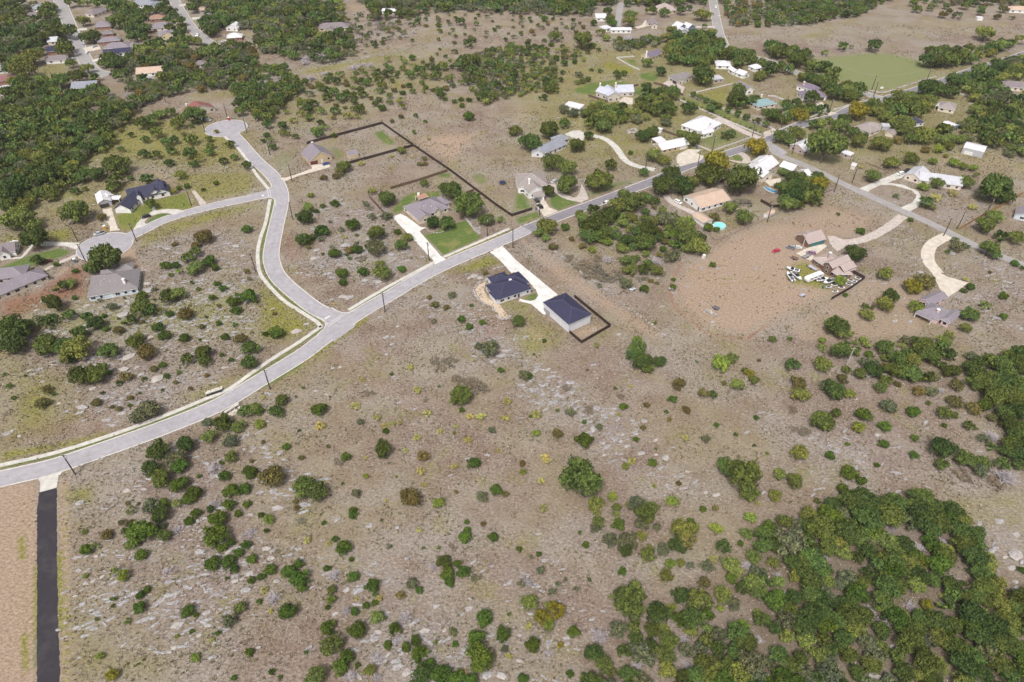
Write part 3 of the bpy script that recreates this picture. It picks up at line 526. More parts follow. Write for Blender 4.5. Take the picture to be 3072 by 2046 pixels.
def rect_of(fr, orient, spec, z):
    if spec[0] == 'e':
        p, q = fr.g(spec[1], z), fr.g(spec[2], z); u = q-p; u.z = 0; L = u.length; u.normalize(); v = Vector((-u.y, u.x, 0))
        if v.dot(p) < 0: v = -v
        O = p; lu, lv = L, spec[3]
    else:
        a, b = fr.g(orient[0], z), fr.g(orient[1], z); u = b-a; u.z = 0; u.normalize(); v = Vector((-u.y, u.x, 0))
        P, Q = fr.g(spec[1], z), fr.g(spec[2], z); d = Q-P; du, dv = d.dot(u), d.dot(v)
        O = P+u*min(0, du)+v*min(0, dv); lu, lv = abs(du), abs(dv)
    O.z = 0; return O, u, v, lu, lv
def roof_mesh(mb, O, u, v, lu, lv, z, kind, along_u, rise, C):
    """top slopes with slope coordinates for the material, edges in the trim material (slot 1)"""
    if not along_u: O = O+u*0; u, v, lu, lv = v, u, lv, lu
    def W(a, b, h): p = O+u*a+v*b; return (p.x-C.x, p.y-C.y, h)
    hw = lv/2; sl = math.hypot(hw, rise); th = .2
    if kind == 'h':
        k = min(hw, lu/2-.05)
        e = [W(0, 0, z), W(lu, 0, z), W(lu, lv, z), W(0, lv, z)]; r = [W(k, hw, z+rise), W(lu-k, hw, z+rise)]
        mb.add(e+r, [(0, 1, 5, 4), (1, 2, 5), (2, 3, 4, 5), (3, 0, 4)], 0, [[(0, 0), (lu, 0), (lu-k, sl), (k, sl)], [(0, 0), (lv, 0), (hw, sl)], [(0, 0), (lu, 0), (lu-k, sl), (k, sl)], [(0, 0), (lv, 0), (hw, sl)]])
        lo = [(x, y, zz-th) for x, y, zz in e]
        mb.add(e+lo, [(0, 4, 5, 1), (1, 5, 6, 2), (2, 6, 7, 3), (3, 7, 4, 0), (4, 7, 6, 5)], 1)
    elif kind == 's':                        # single slope
        e = [W(0, 0, z), W(lu, 0, z), W(lu, lv, z+rise), W(0, lv, z+rise)]; lo = [(x, y, zz-th) for x, y, zz in e]
        mb.add(e, [(0, 1, 2, 3)], 0, [[(0, 0), (lu, 0), (lu, lv), (0, lv)]]); mb.add(e+lo, [(0, 4, 5, 1), (1, 5, 6, 2), (2, 6, 7, 3), (3, 7, 4, 0), (4, 7, 6, 5)], 1)
    else:
        for s in (0, 1):
            b0 = 0 if s == 0 else lv
            e = [W(0, b0, z), W(lu, b0, z), W(lu, hw, z+rise), W(0, hw, z+rise)]; lo = [(x, y, zz-th) for x, y, zz in e]
            mb.add(e, [(0, 1, 2, 3) if s == 0 else (3, 2, 1, 0)], 0, [[(0, 0), (lu, 0), (lu, sl), (0, sl)] if s == 0 else [(0, sl), (lu, sl), (lu, 0), (0, 0)]])
            mb.add(e+lo, [(0, 4, 5, 1), (1, 5, 6, 2), (3, 7, 4, 0), (4, 7, 6, 5)], 1)
    return mb
for k in list(RM):
    c = RC[k]; RM[k+'_cap'] = plain('ridge '+k, tuple(min(.8, x*1.35+.02) for x in c) if max(c) < .4 else tuple(x*.86 for x in c), .8, .1)
def ridge_caps(O, u, v, lu, lv, z, kind, along_u, rise, C):
    if not along_u: u, v, lu, lv = v, u, lv, lu
    def W(a, b, h): p = O+u*a+v*b; return (p.x-C.x, p.y-C.y, h)
    mb = MB(); hw = lv/2
    if kind == 's': mb.tube([W(0, 0, z), W(lu, 0, z)], .07, 4); return mb
    k = min(hw, lu/2-.05) if kind == 'h' else 0
    mb.tube([W(k, hw, z+rise), W(lu-k, hw, z+rise)], .14, 4)
    if kind == 'h':
        for a, b, r_ in ((0, 0, k), (0, lv, k), (lu, 0, lu-k), (lu, lv, lu-k)): mb.tube([W(a, b, z), W(r_, hw, z+rise)], .13, 4)
    return mb
NH = [0]; HRECTS = []
def house(name, label, fr, wings, wall='white', roof='grey', orient=None, cat='house', group=None, mark=None, gar=(), doors=(), chim=(), win=True, vents=0, trim=None, wspace=3.8):
    R_ = []
    for i, s in enumerate(wings):
        o = dict(s[-1]) if isinstance(s[-1], dict) else {}; z = o.get('z', 2.8)+.004*i
        rc = rect_of(o.get('fr', fr), o.get('or', orient), s, z); R_.append((rc, o, z))
    O, u, v, lu, lv = R_[0][0]; C = O+u*lu/2+v*lv/2; C.z = 0
    root = empty(name, (C.x, C.y, 0), label, cat, group, mark=mark); NH[0] += 1
    for rc, o, z in R_: HRECTS.append(rc)
    def in_other(p, skip):
        for j, ((O, u, v, lu, lv), o, z) in enumerate(R_):
            if j == skip: continue
            d = p-O; a, b = d.dot(u), d.dot(v)
            if .3 < a < lu-.3 and .3 < b < lv-.3: return True
        return False
    feats = [(o_, 'g', R_[0][2]) for o_ in gar]+[(o_, 'd', 0) for o_ in doors]; sides = []
    for i, ((O, u, v, lu, lv), o, z) in enumerate(R_):
        ov = o.get('ov', .45); kind = o.get('k', 'h'); al = o.get('ax', 'u' if lu >= lv else 'v') == 'u'
        half = (lv if al else lu)/2; rise = o.get('rise', half*o.get('p', .5))
        rm = RM[o.get('roof', roof)]
        roof_mesh(MB(), O, u, v, lu, lv, z, kind, al, rise, C).build('roof', [rm, trim or M_TRIM], root)
        ridge_caps(O, u, v, lu, lv, z, kind, al, rise, C).build('ridge_cap', [RM[o.get('roof', roof)+'_cap']], root)
        wm = WM[o.get('wall', wall)]; mb = MB(); sk = .012*i
        if o.get('open'):                    # a roof on posts
            for a in (.3, lu-.3):
                for b in (.3, lv-.3):
                    p = O+u*a+v*b-C; m2 = MB(); m2.box((p.x, p.y, (z-.2)/2), (.22, .22, z-.2)); m2.build('post', M_TRIM, root)
            continue
        P = [O+u*(ov+sk)+v*(ov+sk), O+u*(lu-ov-sk)+v*(ov+sk), O+u*(lu-ov-sk)+v*(lv-ov-sk), O+u*(ov+sk)+v*(lv-ov-sk)]; top = z-.19
        if u.cross(v).z < 0: P = [P[0], P[3], P[2], P[1]]
        Q = [(p.x-C.x, p.y-C.y) for p in P]
        mb.add([(x, y, -.3) for x, y in Q]+[(x, y, top) for x, y in Q], [(0, 1, 5, 4), (1, 2, 6, 5), (2, 3, 7, 6), (3, 0, 4, 7), (4, 5, 6, 7)])
        if kind == 'g':                      # gable triangles
            ends = ((O+u*(ov+sk), v, lv), (O+u*(lu-ov-sk), v, lv)) if al else ((O+v*(ov+sk), u, lu), (O+v*(lv-ov-sk), u, lu))
            for E_, d, L in ends:
                q = [E_+d*ov-C, E_+d*(L-ov)-C, E_+d*L/2-C]; n = (v if not al else u)*.06
                V = [(q[0]-n), (q[1]-n), (q[2]-n), (q[0]+n), (q[1]+n), (q[2]+n)]
                h = [top-.05, top-.05, z+rise*(1-ov/(L/2))-.16+rise*ov/(L/2)*.9]*2
                mb.add([(p.x, p.y, hh) for p, hh in zip(V, h)], [(0, 1, 2), (5, 4, 3), (0, 2, 5, 3), (1, 4, 5, 2), (0, 3, 4, 1)])
        mb.build('wall', [wm], root)
        for s in range(4):
            a, b = P[s], P[(s+1) % 4]; d = (b-a); L = d.length
            if L < .5: continue
            d.normalize(); n = Vector((d.y, -d.x, 0)); sides.append((a, d, n, L, i, top))
    used = []
    def put(kind, a, d, n, tt, w_, h_, zc, mk):
        p = a+d*tt+n*.03-C; rz = math.atan2(d.y, d.x)
        if kind == 'w':
            f = obj('window', U_FRAME, root, (p.x, p.y, zc), rz, (w_+.2, .1, h_+.2)); q = obj('pane', U_PANE, f, (0, 0, 0), 0, (w_/(w_+.2), 1.25, h_/(h_+.2)))
            if w_ > 1.5: obj('glazing_bar', U_FRAME, f, (0, 0, 0), 0, (.07/(w_+.2), 1.4, h_/(h_+.2)))
        elif kind == 'g': obj('garage_door', U_GAR[mk], root, (p.x, p.y, zc), rz, (w_, .14, h_))
        else:
            f = obj('door', U_DOOR[mk], root, (p.x, p.y, zc), rz, (w_, .14, h_)); obj('handle', U_KNOB, f, (.38, -.5 if True else 0, 0), 0, (.08, .5, .06))
    for kind, lst in (('g', gar), ('d', doors)):
        for q, mk in lst:
            g = fr.g(q, 1.1); best = None
            for S in sides:
                a, d, n, L, i, top = S; tt = min(max((g-a).dot(d), .8), max(L-.8, .8)); dist = (a+d*tt-g).xy.length
                if best is None or dist < best[0]: best = (dist, S, tt)
            _, (a, d, n, L, i, top), tt = best; w_ = min(4.8, L-1) if kind == 'g' else 1.1; tt = min(max(tt, w_/2+.2), L-w_/2-.2)
            hh = min(2.3, top-.3); put(kind, a, d, n, tt, w_, hh, hh/2+.03, mk); used.append((a+d*tt, w_))
    if win:
        for a, d, n, L, i, top in sides:
            k = max(1, int((L-1)/wspace))
            for j in range(k):
                tt = L*(j+.5)/k; p = a+d*tt
                if L < 2.2 or in_other(p+n*.8, i) or in_other(p+n*.1, i) or any((p-q).length < ww/2+1.2 for q, ww in used): continue
                w_ = (1.9, 1.2, 1.5)[(j+i) % 3]; put('w', a, d, n, tt, min(w_, L-1), 1.3, 1.6, None)
                if top > 4.6: put('w', a, d, n, tt, 1.2, 1.2, top-1.1, None)
    for q, zt, cm in chim:
        p = fr.g(q, zt)-C; mb = MB(); mb.box((p.x, p.y, zt/2+.6), (1.1, 1.1, zt-1.2)); mb.build('chimney', WM[cm], root)
        mb = MB(); mb.box((p.x, p.y, zt+.08), (1.35, 1.35, .16)); mb.box((p.x, p.y, zt+.28), (.5, .5, .25)); mb.build('chimney_cap', M_TRIM, root)
    rv = random.Random(NH[0])
    for j in range(vents):
        O, u, v, lu, lv = R_[0][0]; o, z = R_[0][1], R_[0][2]; al = lu >= lv; f1, f2 = rv.uniform(.25, .75), rv.uniform(.22, .4)
        p = O+(u*lu*f1+v*lv*f2 if al else u*lu*f2+v*lv*f1)-C; h = z+(lv if al else lu)*f2*o.get('p', .5)
        mb = MB(); mb.cyl((p.x, p.y, h-.1), .13, .5, 8); mb.build('roof_vent', M_TRIM, root)
    return root
D = dict
house('bungalow', 'white house with dark navy hip roof beside the long white driveway', FN, [('d',(285,395),(1025,450),D(p=.48)),('d',(335,500),(655,562),D(p=.5)),('d',(315,270),(700,300),D(p=.5)),('d',(510,277),(990,352),D(p=.45))], 'pale', 'navy', ((465,627),(655,562)), mark='navy-roofed white house', chim=[((685,310),5.6,'white')], doors=[((830,570),'dark'),((420,640),'white')], wspace=3)
house('detached_garage', 'tall white garage with a plain navy hip roof inside a dark fence corner', FN, [('d',(1190,660),(1970,855),D(z=4.9,p=.42))], 'pale', 'navy', ((1605,1015),(1970,855)), 'garage', mark='white garage with navy roof', gar=[((1230,800),'grey')], win=False)
house('ranch_house', 'cream stone house with grey hip roof and mown green front lawn', FL, [('d',(280,465),(1105,480),D(p=.5)),('d',(430,600),(800,635),D(k='g',ax='v',p=.62)),('d',(850,330),(1125,390),D(p=.5)),('d',(490,280),(740,290),D(k='g',roof='patio',p=.3,open=1)),('d',(760,500),(965,530),D(k='g',ax='v',p=.8,z=3.3))], 'cream', 'grey', ((550,720),(790,640)), mark='grey-roofed house with the green lawn', gar=[((380,640),'tan'),((470,740),'tan')], doors=[((900,590),'brown')], chim=[((560,235),4.6,'white')], vents=3)
house('garage_house', 'tan house with grey gable roof, maroon garage door and a blue car outside', FB, [('d',(330,840),(1085,920),D(k='g',ax='v',p=.62))], 'tan', 'grey', ((535,1060),(1085,920)), mark='tan house with maroon garage door', gar=[((670,1110),'maroon')], doors=[((850,1060),'white')], chim=[((600,600),6.0,'stone')])
house('garden_shed', 'small tan shed with grey gable roof in the dark-fenced yard', FB, [('d',(1395,835),(1690,870),D(k='g',z=2.3,p=.6,ov=.2))], 'tan', 'grey', ((1470,900),(1690,860)), 'shed', win=False, doors=[((1440,960),'white')], mark='tan garden shed')
house('villa', 'white house with long navy roof and half-moon driveway', FD, [('e',(1080,600),(1900,420),14,D(k='g',p=.55)),('e',(735,785),(1105,795),17,D(k='g',ax='v',p=.6)),('e',(1650,480),(1990,400),15,D(k='g',ax='v',p=.6)),('e',(1520,470),(1800,410),9,D(k='g',ax='v',p=.65,z=3.6)),('e',(1235,520),(1340,500),6,D(k='g',ax='v',p=.9,z=4.9,ov=.15))], 'white', 'dark', mark='white house with half-moon driveway', doors=[((1500,560),'brown')], gar=[((920,830),'white')], trim=M_DTRIM)
house('workshop', 'pale workshop with white metal roof next to the navy-roofed villa', FD, [('e',(385,675),(700,600),13,D(k='g',ax='v',p=.5,z=3.4)),('e',(540,560),(750,475),9,D(k='g',z=3.4,p=.4)),('e',(650,580),(860,575),4,D(k='s',rise=.4,z=2.7,open=1))], 'grey', 'white', cat='workshop', mark='white-roofed workshop', gar=[((520,700),'dark')])
house('unfinished_house', 'pale blue house under construction with big grey hip roof', FG, [('d',(1360,1105),(2205,645),D(p=.5,z=3.0)),('e',(1800,720),(2090,665),7,D(p=.5,z=3.0)),('e',(1560,790),(1800,745),6,D(p=.5,z=3.0))], 'iceblue', 'brown', ((1360,1105),(2200,960)), mark='pale blue unfinished house', chim=[((1930,820),7.2,'white')], doors=[((1760,1090),'white')], vents=6, wspace=3)
house('long_house', 'long tan-walled new house with mottled grey roof on red earth', FG, [('e',(-260,1190),(755,765),11,D(p=.48)),('e',(-240,860),(380,780),11,D(p=.5))], 'cream', 'grey', mark='long grey-roofed house on red earth', vents=4, trim=M_DTRIM)
house('cottage', 'white cottage with mauve-grey roof half cut by the photo edge', FG, [('e',(-300,470),(240,385),10,D(k='g',p=.6)),('e',(-40,470),(150,430),9,D(k='g',ax='v',p=.8))], 'white', 'mauve', mark='white cottage with mauve roof', doors=[((60,470),'brown')])
house('barn_garage', 'brown garage with pinkish gable roof and teal doors in the junk yard', FJ, [('e',(690,470),(1045,370),10,D(k='g',ax='u',p=.55,z=2.9))], 'brown', 'pink', cat='garage', mark='teal-doored garage', gar=[((820,490),'teal'),((950,455),'teal')], win=False)
house('farmhouse', 'two-storey pinkish-roofed house with dormers beside parked boats', FJ, [('e',(760,745),(1250,1085),13,D(p=.42,z=2.9)),('e',(975,835),(1165,950),14,D(k='g',ax='v',p=.6,z=5.2)),('e',(1200,890),(1390,1010),9,D(k='g',ax='v',p=.55,z=4.2)),('e',(1330,1075),(1560,1065),8,D(p=.4,z=2.8))], 'brown', 'pink', mark='pinkish-roofed farmhouse', chim=[((1120,640),8.2,'rose')])
house('pink_house', 'pink-walled house with purple-grey hip roof and fan-shaped driveway', FP, [('e',(910,870),(1390,1110),11,D(p=.45)),('d',(910,595),(1610,560),D(k='g',p=.45,**{'or': ((910,595),(1440,360))})),('e',(1430,1085),(1640,1185),13,D(p=.45)),('e',(820,930),(1220,1110),2.6,D(k='s',rise=.3,z=2.6,open=1))], 'pink', 'grey', ((930,890),(1240,1060)), mark='pink house', chim=[((1380,850),5.6,'pink')])
house('grey_house', 'two-storey grey-roofed house with tall white chimney and trampoline yard', FT, [('e',(300,1010),(810,985),17,D(p=.45,z=4.6)),('e',(475,1110),(760,1050),14,D(k='g',ax='v',p=.55,z=4.2)),('e',(560,1175),(760,1165),5,D(k='s',rise=1,z=2.7))], 'white', 'taupe', mark='grey house with white chimney', chim=[((492,880),9.0,'white')], gar=[((610,1210),'grey')], vents=4)
house('blue_roof_house', 'long pale house with blue-grey metal roof between round oaks', FT, [('e',(735,455),(1130,290),11,D(k='g',p=.5)),('e',(520,440),(745,455),10,D(k='g',ax='v',p=.5)),('e',(1000,260),(1180,190),9,D(p=.5))], 'pale', 'blue', mark='blue-grey metal-roofed house', doors=[((960,420),'brown')])
house('yellow_house', 'yellow stucco house with pale metal roof facing a round drive', FW, [('e',(460,808),(905,712),11,D(k='g',p=.5)),('e',(300,718),(470,808),8,D(k='g',ax='v',p=.4)),('e',(390,690),(540,655),7,D(k='s',rise=.5,open=1))], 'tan', 'white', mark='yellow house with round drive', gar=[((820,780),'white')])
house('white_roof_house', 'large white house with white standing seam hip roof behind picket fence', FW, [('d',(765,400),(1430,375),D(p=.55,z=3.2)),('e',(1045,515),(1115,555),10,D(k='g',ax='v',p=.9,z=3.2)),('e',(1190,440),(1260,400),7,D(k='g',ax='v',p=1,z=4.2,ov=.2))], 'white', 'white', ((1110,540),(1430,375)), mark='white standing-seam house')
house('ranch_bungalow', 'low white bungalow under a broad sand-coloured gable roof', FR_, [('d',(240,235),(950,290),D(k='g',p=.36))], 'white', 'tan', ((540,415),(940,300)), mark='sand-roofed bungalow', doors=[((500,420),'dark')])
house('carport_garage', 'white garage with sand-coloured roof next to the round turquoise pool', FR_, [('d',(375,525),(690,590),D(k='g',p=.4))], 'white', 'tan', ((520,640),(660,590)), 'garage', mark='sand-roofed garage', win=False)
house('garden_shed', 'little white shed with sand roof by the rail fence corner', FR_, [('d',(1430,490),(1600,465),D(k='g',p=.5,z=2.4,ov=.2))], 'white', 'tan', ((1490,550),(1600,490)), 'shed', win=False, mark='little white shed')
house('metal_roof_house', 'cream house with white metal gables beside the swimming pool', FW, [('d',(1750,1105),(2350,1010),D(k='g',p=.5,z=3)),('d',(1870,1000),(2260,980),D(k='g',p=.5,z=3.4)),('e',(2080,1245),(2260,1190),9,D(k='g',ax='v',p=.6,z=3.6)),('e',(2340,1060),(2560,1140),9,D(k='g',p=.5,z=3))], 'cream', 'white', ((1750,1105),(2130,1240)), mark='cream house by the pool')
house('detached_garage', 'cream garage with white metal gable roof beside the grey lane', FE, [('d',(280,740),(560,810),D(k='g',ax='u',p=.5))], 'cream', 'white', ((370,880),(560,810)), 'garage', mark='cream garage', gar=[((420,900),'dark')], win=False)
house('white_gable_house', 'rose-walled house with white metal roof behind the largest street oak', FE, [('d',(160,305),(870,245),D(k='g',p=.45,z=3))], 'rose', 'white', ((430,405),(870,240)), mark='rose-walled house')
house('long_shed', 'narrow white shed with metal roof behind the largest street oak', FE, [('e',(930,395),(1180,490),5,D(k='s',rise=.5,z=2.7,ov=.2))], 'rose', 'white', cat='shed', mark='narrow white shed')
house('open_shed', 'tiny white lean-to shed alone on bare ground', FE, [('e',(1190,645),(1272,665),5,D(k='s',rise=-.2,z=2.6,ov=.2))], 'cream', 'white', cat='shed', win=False, doors=[((1290,680),'dark')], mark='tiny lean-to shed')
house('metal_roof_house', 'cream house with wide pale metal roof at the looped driveway', t31, [('d',(1390,85),(1765,55),D(k='g',p=.42,z=3)),('e',(1250,35),(1400,85),15,D(k='g',ax='v',p=.5,z=3))], 'cream', 'silver', ((1390,85),(1665,125)), mark='pale metal house with looped drive')
house('steel_barn', 'grey steel barn with pale roof at the edge of the trees', t30, [('e',(1795,1352),(1988,1398),11,D(k='g',ax='u',p=.2,z=4.2,ov=.1))], 'grey', 'white', cat='barn', mark='grey steel barn', gar=[((1850,1390),'white')], win=False)
house('blue_shed', 'blue-walled shed with bright white roof among dark trees', t30, [('e',(1590,1130),(1690,1170),8,D(k='g',ax='u',p=.2,z=3.6,ov=.15))], 'blue', 'white', cat='shed', mark='blue shed', doors=[((1720,1180),'dark')])
house('hip_house', 'brown-roofed house hemmed in by trees beside a small garage', t30, [('e',(790,1162),(945,1222),12,D(p=.45)),('e',(870,1150),(1020,1190),9,D(p=.45))], 'cream', 'taupe', mark='brown-roofed house in the trees')
house('small_garage', 'small cream garage with brown roof beside the brown-roofed house', t30, [('e',(1075,1212),(1158,1238),7,D(k='g',p=.4,z=2.5))], 'cream', 'taupe', cat='garage', win=False)
house('small_shed', 'small grey-blue shed near the brown-roofed house', t30, [('e',(1055,1160),(1128,1165),5,D(k='s',rise=.3,z=2.8,ov=.15))], 'grey', 'silver', cat='shed', win=False)
house('hidden_house', 'navy-roofed house almost hidden by trees', t30, [('e',(1330,1140),(1445,1125),10,D(p=.45))], 'white', 'dark', mark='hidden navy-roofed house')
house('hip_house', 'brown hip-roofed house with pale metal porch at a bare yard', t30, [('e',(1560,985),(1720,1015),14,D(p=.45)),('e',(1540,970),(1620,990),9,D(k='s',roof='silver',rise=.6,open=1))], 'cream', 'taupe', mark='brown hip-roofed house with metal porch')
house('maroon_house', 'maroon-roofed house near the photo edge under tall trees', t30, [('e',(2145,795),(2420,815),12,D(p=.45))], 'cream', 'mauve', mark='maroon-roofed house')
house('carport', 'white-roofed carport below the maroon-roofed house', t30, [('e',(2285,912),(2400,928),8,D(k='g',p=.25,z=3,open=1))], 'white', 'white', cat='carport')
house('slate_house', 'slate-blue roofed house tucked under oaks near the mown field', t30, [('e',(320,895),(545,890),12,D(p=.5)),('e',(262,785),(430,835),9,D(p=.55,z=3.4))], 'white', 'purple', mark='slate-blue roofed house', gar=[((500,925),'dark')], chim=[((335,750),7,'tan')])
house('teal_house', 'teal metal-roofed house behind the rose hedge', FV, [('e',(470,492),(642,462),11,D(p=.5))], 'cream', 'teal', mark='teal-roofed house', chim=[((505,380),6,'cream')])
house('gable_house', 'white gable-fronted house with dark grey roof at a dry lawn', FV, [('e',(362,342),(438,328),14,D(k='g',ax='v',p=.6,z=3.6))], 'white', 'grey', mark='white gable-fronted house')
house('flat_building', 'flat-roofed rose building beside a white picket fence', t20, [('e',(1850,735),(1952,722),8,D(k='s',rise=.3,z=3.2))], 'rose', 'silver', cat='building', mark='flat-roofed rose building')
house('brown_house', 'large brown-roofed stone house with forecourt among dark trees', FM, [('d',(1715,315),(2225,300),D(p=.5,z=3.2)),('e',(1920,425),(2040,400),8,D(k='g',ax='v',p=.8,z=3.2)),('e',(2070,380),(2170,350),8,D(k='g',ax='v',p=.8,z=3.4))], 'stone', 'brown', ((1730,335),(1900,420)), mark='brown-roofed stone house', gar=[((1850,440),'dark')])
house('mansion', 'tan mansion with ice-blue metal gables and two chimneys', FM, [('e',(540,715),(800,692),16,D(k='g',ax='v',p=.55,z=4.4)),('e',(700,640),(1070,625),12,D(k='g',p=.6,z=3.4)),('e',(300,610),(535,690),10,D(k='g',ax='u',p=.6,z=4)),('e',(930,640),(1075,622),7,D(p=.4,z=2.9))], 'stone', 'ice', mark='ice-blue roofed mansion', chim=[((705,445),9.5,'cream'),((398,455),9,'cream')])
house('purple_roof_house', 'purple-grey gabled house with a pale rooftop patch in woods', FU, [('d',(905,925),(1275,895),D(k='g',p=.6,z=3.4))], 'yellow', 'purple', ((905,925),(1140,1000)), mark='purple-grey gabled house', chim=[((1010,860),8,'white')])
house('white_barn', 'long white-roofed barn at the far end of a lane', FU, [('e',(155,300),(345,298),15,D(k='g',ax='u',p=.25,z=3.4))], 'white', 'white', cat='barn', mark='far white barn')
house('white_shed', 'boxy white shed below the far white barn', FU, [('e',(205,445),(300,490),9,D(k='s',rise=.3,z=3.2))], 'white', 'white', cat='shed')
house('mobile_home', 'long white mobile home with a porch at the end of the lane', FU, [('e',(405,505),(760,505),9,D(k='g',ax='u',p=.2,z=3))], 'white', 'white', mark='white mobile home')
house('grey_cabin', 'grey-roofed cabin with pale front under loose trees', FU, [('e',(1010,385),(1200,390),9,D(p=.45)),('e',(1085,430),(1200,432),5,D(k='g',ax='v',p=.5))], 'cream', 'mauve', mark='grey-roofed cabin')
house('twin_gable_house', 'white house with twin white gables beside the hill street', FU, [('e',(1540,480),(1700,450),10,D(k='g',ax='v',p=.6,z=3.4)),('e',(1700,478),(1835,450),9,D(k='g',ax='v',p=.6,z=3.2))], 'blue', 'white', mark='white twin-gabled house')
house('grey_gable_house', 'low grey-gabled outbuilding below the white twin-gabled house', FU, [('e',(1520,548),(1750,535),8,D(k='g',ax='v',p=.4))], 'grey', 'silver', cat='outbuilding')
house('big_far_house', 'big pinkish-roofed house at the top edge of the view', FU, [('e',(1080,130),(1235,205),20,D(p=.5,z=3.4)),('e',(1240,190),(1460,110),14,D(p=.5,z=3.2))], 'yellow', 'pink', mark='big pinkish-roofed house')
for i, (lb, q) in enumerate([('white-roofed house by the hill street bend, first behind the oaks', [('e',(85,112),(232,118),12,D(p=.4))]), ('small white-roofed house in the oaks below the hill street', [('e',(245,172),(305,165),9,D(k='g',ax='v',p=.5))]), ('white-roofed house deep in the oaks above the gable-fronted house', [('e',(340,205),(405,185),9,D(k='g',p=.5))]), ('white house showing through oaks near the mown field', [('e',(450,145),(525,128),9,D(p=.5))])]):
    house('white_house', lb, FV, q, 'white', 'white', group='white houses in the oaks')
house('far_lodge', 'yellow-walled lodge with grey roof surrounded by woods', t10, [('e',(575,262),(855,250),13,D(p=.45)),('e',(632,285),(716,285),9,D(k='g',ax='v',p=.5))], 'yellow', 'mauve', mark='yellow-walled lodge')
house('far_white_building', 'long white building in the woods beyond the lodge', t10, [('e',(1152,100),(1285,105),9,D(k='g',ax='u',p=.3))], 'white', 'white', cat='building', mark='white building beyond the lodge')
house('red_roof_house', 'house with red tiled roof at the upper turning circle', t00, [('d',(1668,1018),(1980,985),D(k='g',ax='v',p=.45)),('e',(1660,1030),(1720,1028),8,D(k='g',ax='v',p=.5))], 'cream', 'red', ((1880,1018),(1978,990)), mark='red-roofed house', chim=[((1712,955),5.5,'cream')])
house('pool_house', 'white house with sandy roof and a small lap pool', t00, [('e',(1245,682),(1495,662),14,D(k='g',ax='u',p=.4))], 'white', 'tan', mark='sandy-roofed house with lap pool')
house('grey_end_house', 'grey-roofed white house under trees at the street end', t00, [('e',(645,815),(885,802),13,D(k='g',ax='u',p=.45))], 'brick', 'blue', mark='grey house at the street end')
FAR = [(FY,'navy-roofed house with white dormer beside the far street',[('e',(232,548),(512,522),10,D(k='g',p=.5)),('e',(345,560),(400,552),6,D(k='g',ax='v',p=.8))],'white','navy'),(FY,'wide grey hip-roofed house just above the navy-roofed one',[('e',(235,492),(492,478),13,D(p=.45))],'brick','grey'),(FY,'grey-roofed house third up from the far street bend',[('e',(172,425),(405,405),10,D(p=.45))],'brick','grey'),
(FY,'grey house with solar-dark ridge, uppermost in the far street row',[('e',(138,275),(312,262),14,D(p=.45))],'brick','grey'),(FY,'narrow mauve-roofed house in the middle of the far street row',[('e',(215,348),(338,335),9,D(p=.45))],'brick','mauve'),(FY,'orange-brown roofed house beside the upper street',[('e',(685,195),(852,185),11,D(p=.45))],'brick','orange'),
(FY,'grey hip-roofed house between the orange roof and a pale gable',[('e',(712,290),(935,272),14,D(p=.45))],'cream','grey'),(FY,'grey house with a big pale yellow gable above a plank fence',[('e',(782,360),(1010,345),11,D(k='g',p=.5)),('e',(800,368),(960,358),8,D(k='g',ax='v',p=.5))],'yellow','grey'),(FY,'small grey house with white gable behind the navy roof',[('e',(505,478),(598,465),10,D(k='g',ax='v',p=.5))],'white','grey'),
(FY,'mauve-roofed house at the very top of the far street',[('e',(45,140),(135,150),22,D(p=.45))],'cream','mauve'),(FY,'slate-roofed white house at the top between two streets',[('e',(478,52),(750,55),14,D(p=.45)),('e',(680,62),(748,60),6,D(k='g',ax='v',p=.5))],'white','blue'),(FY,'grey-roofed brick house beyond the upper street',[('e',(1218,182),(1352,172),11,D(p=.45))],'brick','grey'),
(FY,'peach-walled house peeking out beyond the upper street',[('e',(1190,105),(1255,100),9,D(p=.45))],'rose','tan'),(FY,'small grey outbuilding lost in the creek woods',[('e',(1190,650),(1262,640),9,D(p=.45))],'grey','mauve'),(t00,'mauve-roofed house with white rear wall left of the far street',[('e',(412,562),(605,548),10,D(k='g',ax='u',p=.45))],'white','mauve'),
(t00,'navy-roofed house above the mauve one left of the far street',[('e',(425,478),(545,462),11,D(k='g',ax='u',p=.5))],'brick','navy'),(t00,'pale grey-roofed house above the navy one left of the far street',[('e',(430,388),(530,380),11,D(k='g',ax='u',p=.5))],'cream','silver'),(t00,'mauve roof half sunk in trees near the far street top',[('e',(285,228),(375,235),11,D(p=.5))],'cream','mauve'),
(t00,'brown-mauve roof in trees left of the far street',[('e',(220,150),(395,135),9,D(p=.4))],'cream','mauve'),(t00,'blue-grey roofed house by the top left corner',[('e',(270,80),(365,85),14,D(p=.5))],'white','blue'),(t00,'maroon-roofed house cut by the left photo edge',[('e',(-80,752),(108,738),11,D(p=.45))],'brick','maroon'),
(t00,'grey-roofed house cut by the left photo edge',[('e',(-60,650),(62,640),11,D(p=.45))],'white','grey'),(t00,'white-roofed shed at the left photo edge',[('e',(-60,850),(80,838),12,D(k='g',p=.2))],'white','white'),(t00,'white hip-roofed house with brick walls beside a dirt yard',[('e',(2078,352),(2225,342),11,D(p=.5))],'brick','white'),
(t00,'white gabled house half hidden in trees beyond the upper street',[('e',(2068,255),(2180,262),11,D(k='g',ax='v',p=.5))],'white','white'),(t31,'pale blue house with grey roof at the right photo edge',[('e',(2265,400),(2420,440),11,D(k='g',p=.4))],'iceblue','grey'),(t30,'tan-roofed house in the top right corner',[('e',(2222,90),(2420,98),12,D(p=.4))],'white','tan')]
for fr, lb, wg, wl, rf in FAR: house('suburban_house', lb, fr, wg, wl, rf, wspace=5, mark=None, group='houses at the edges of the view')
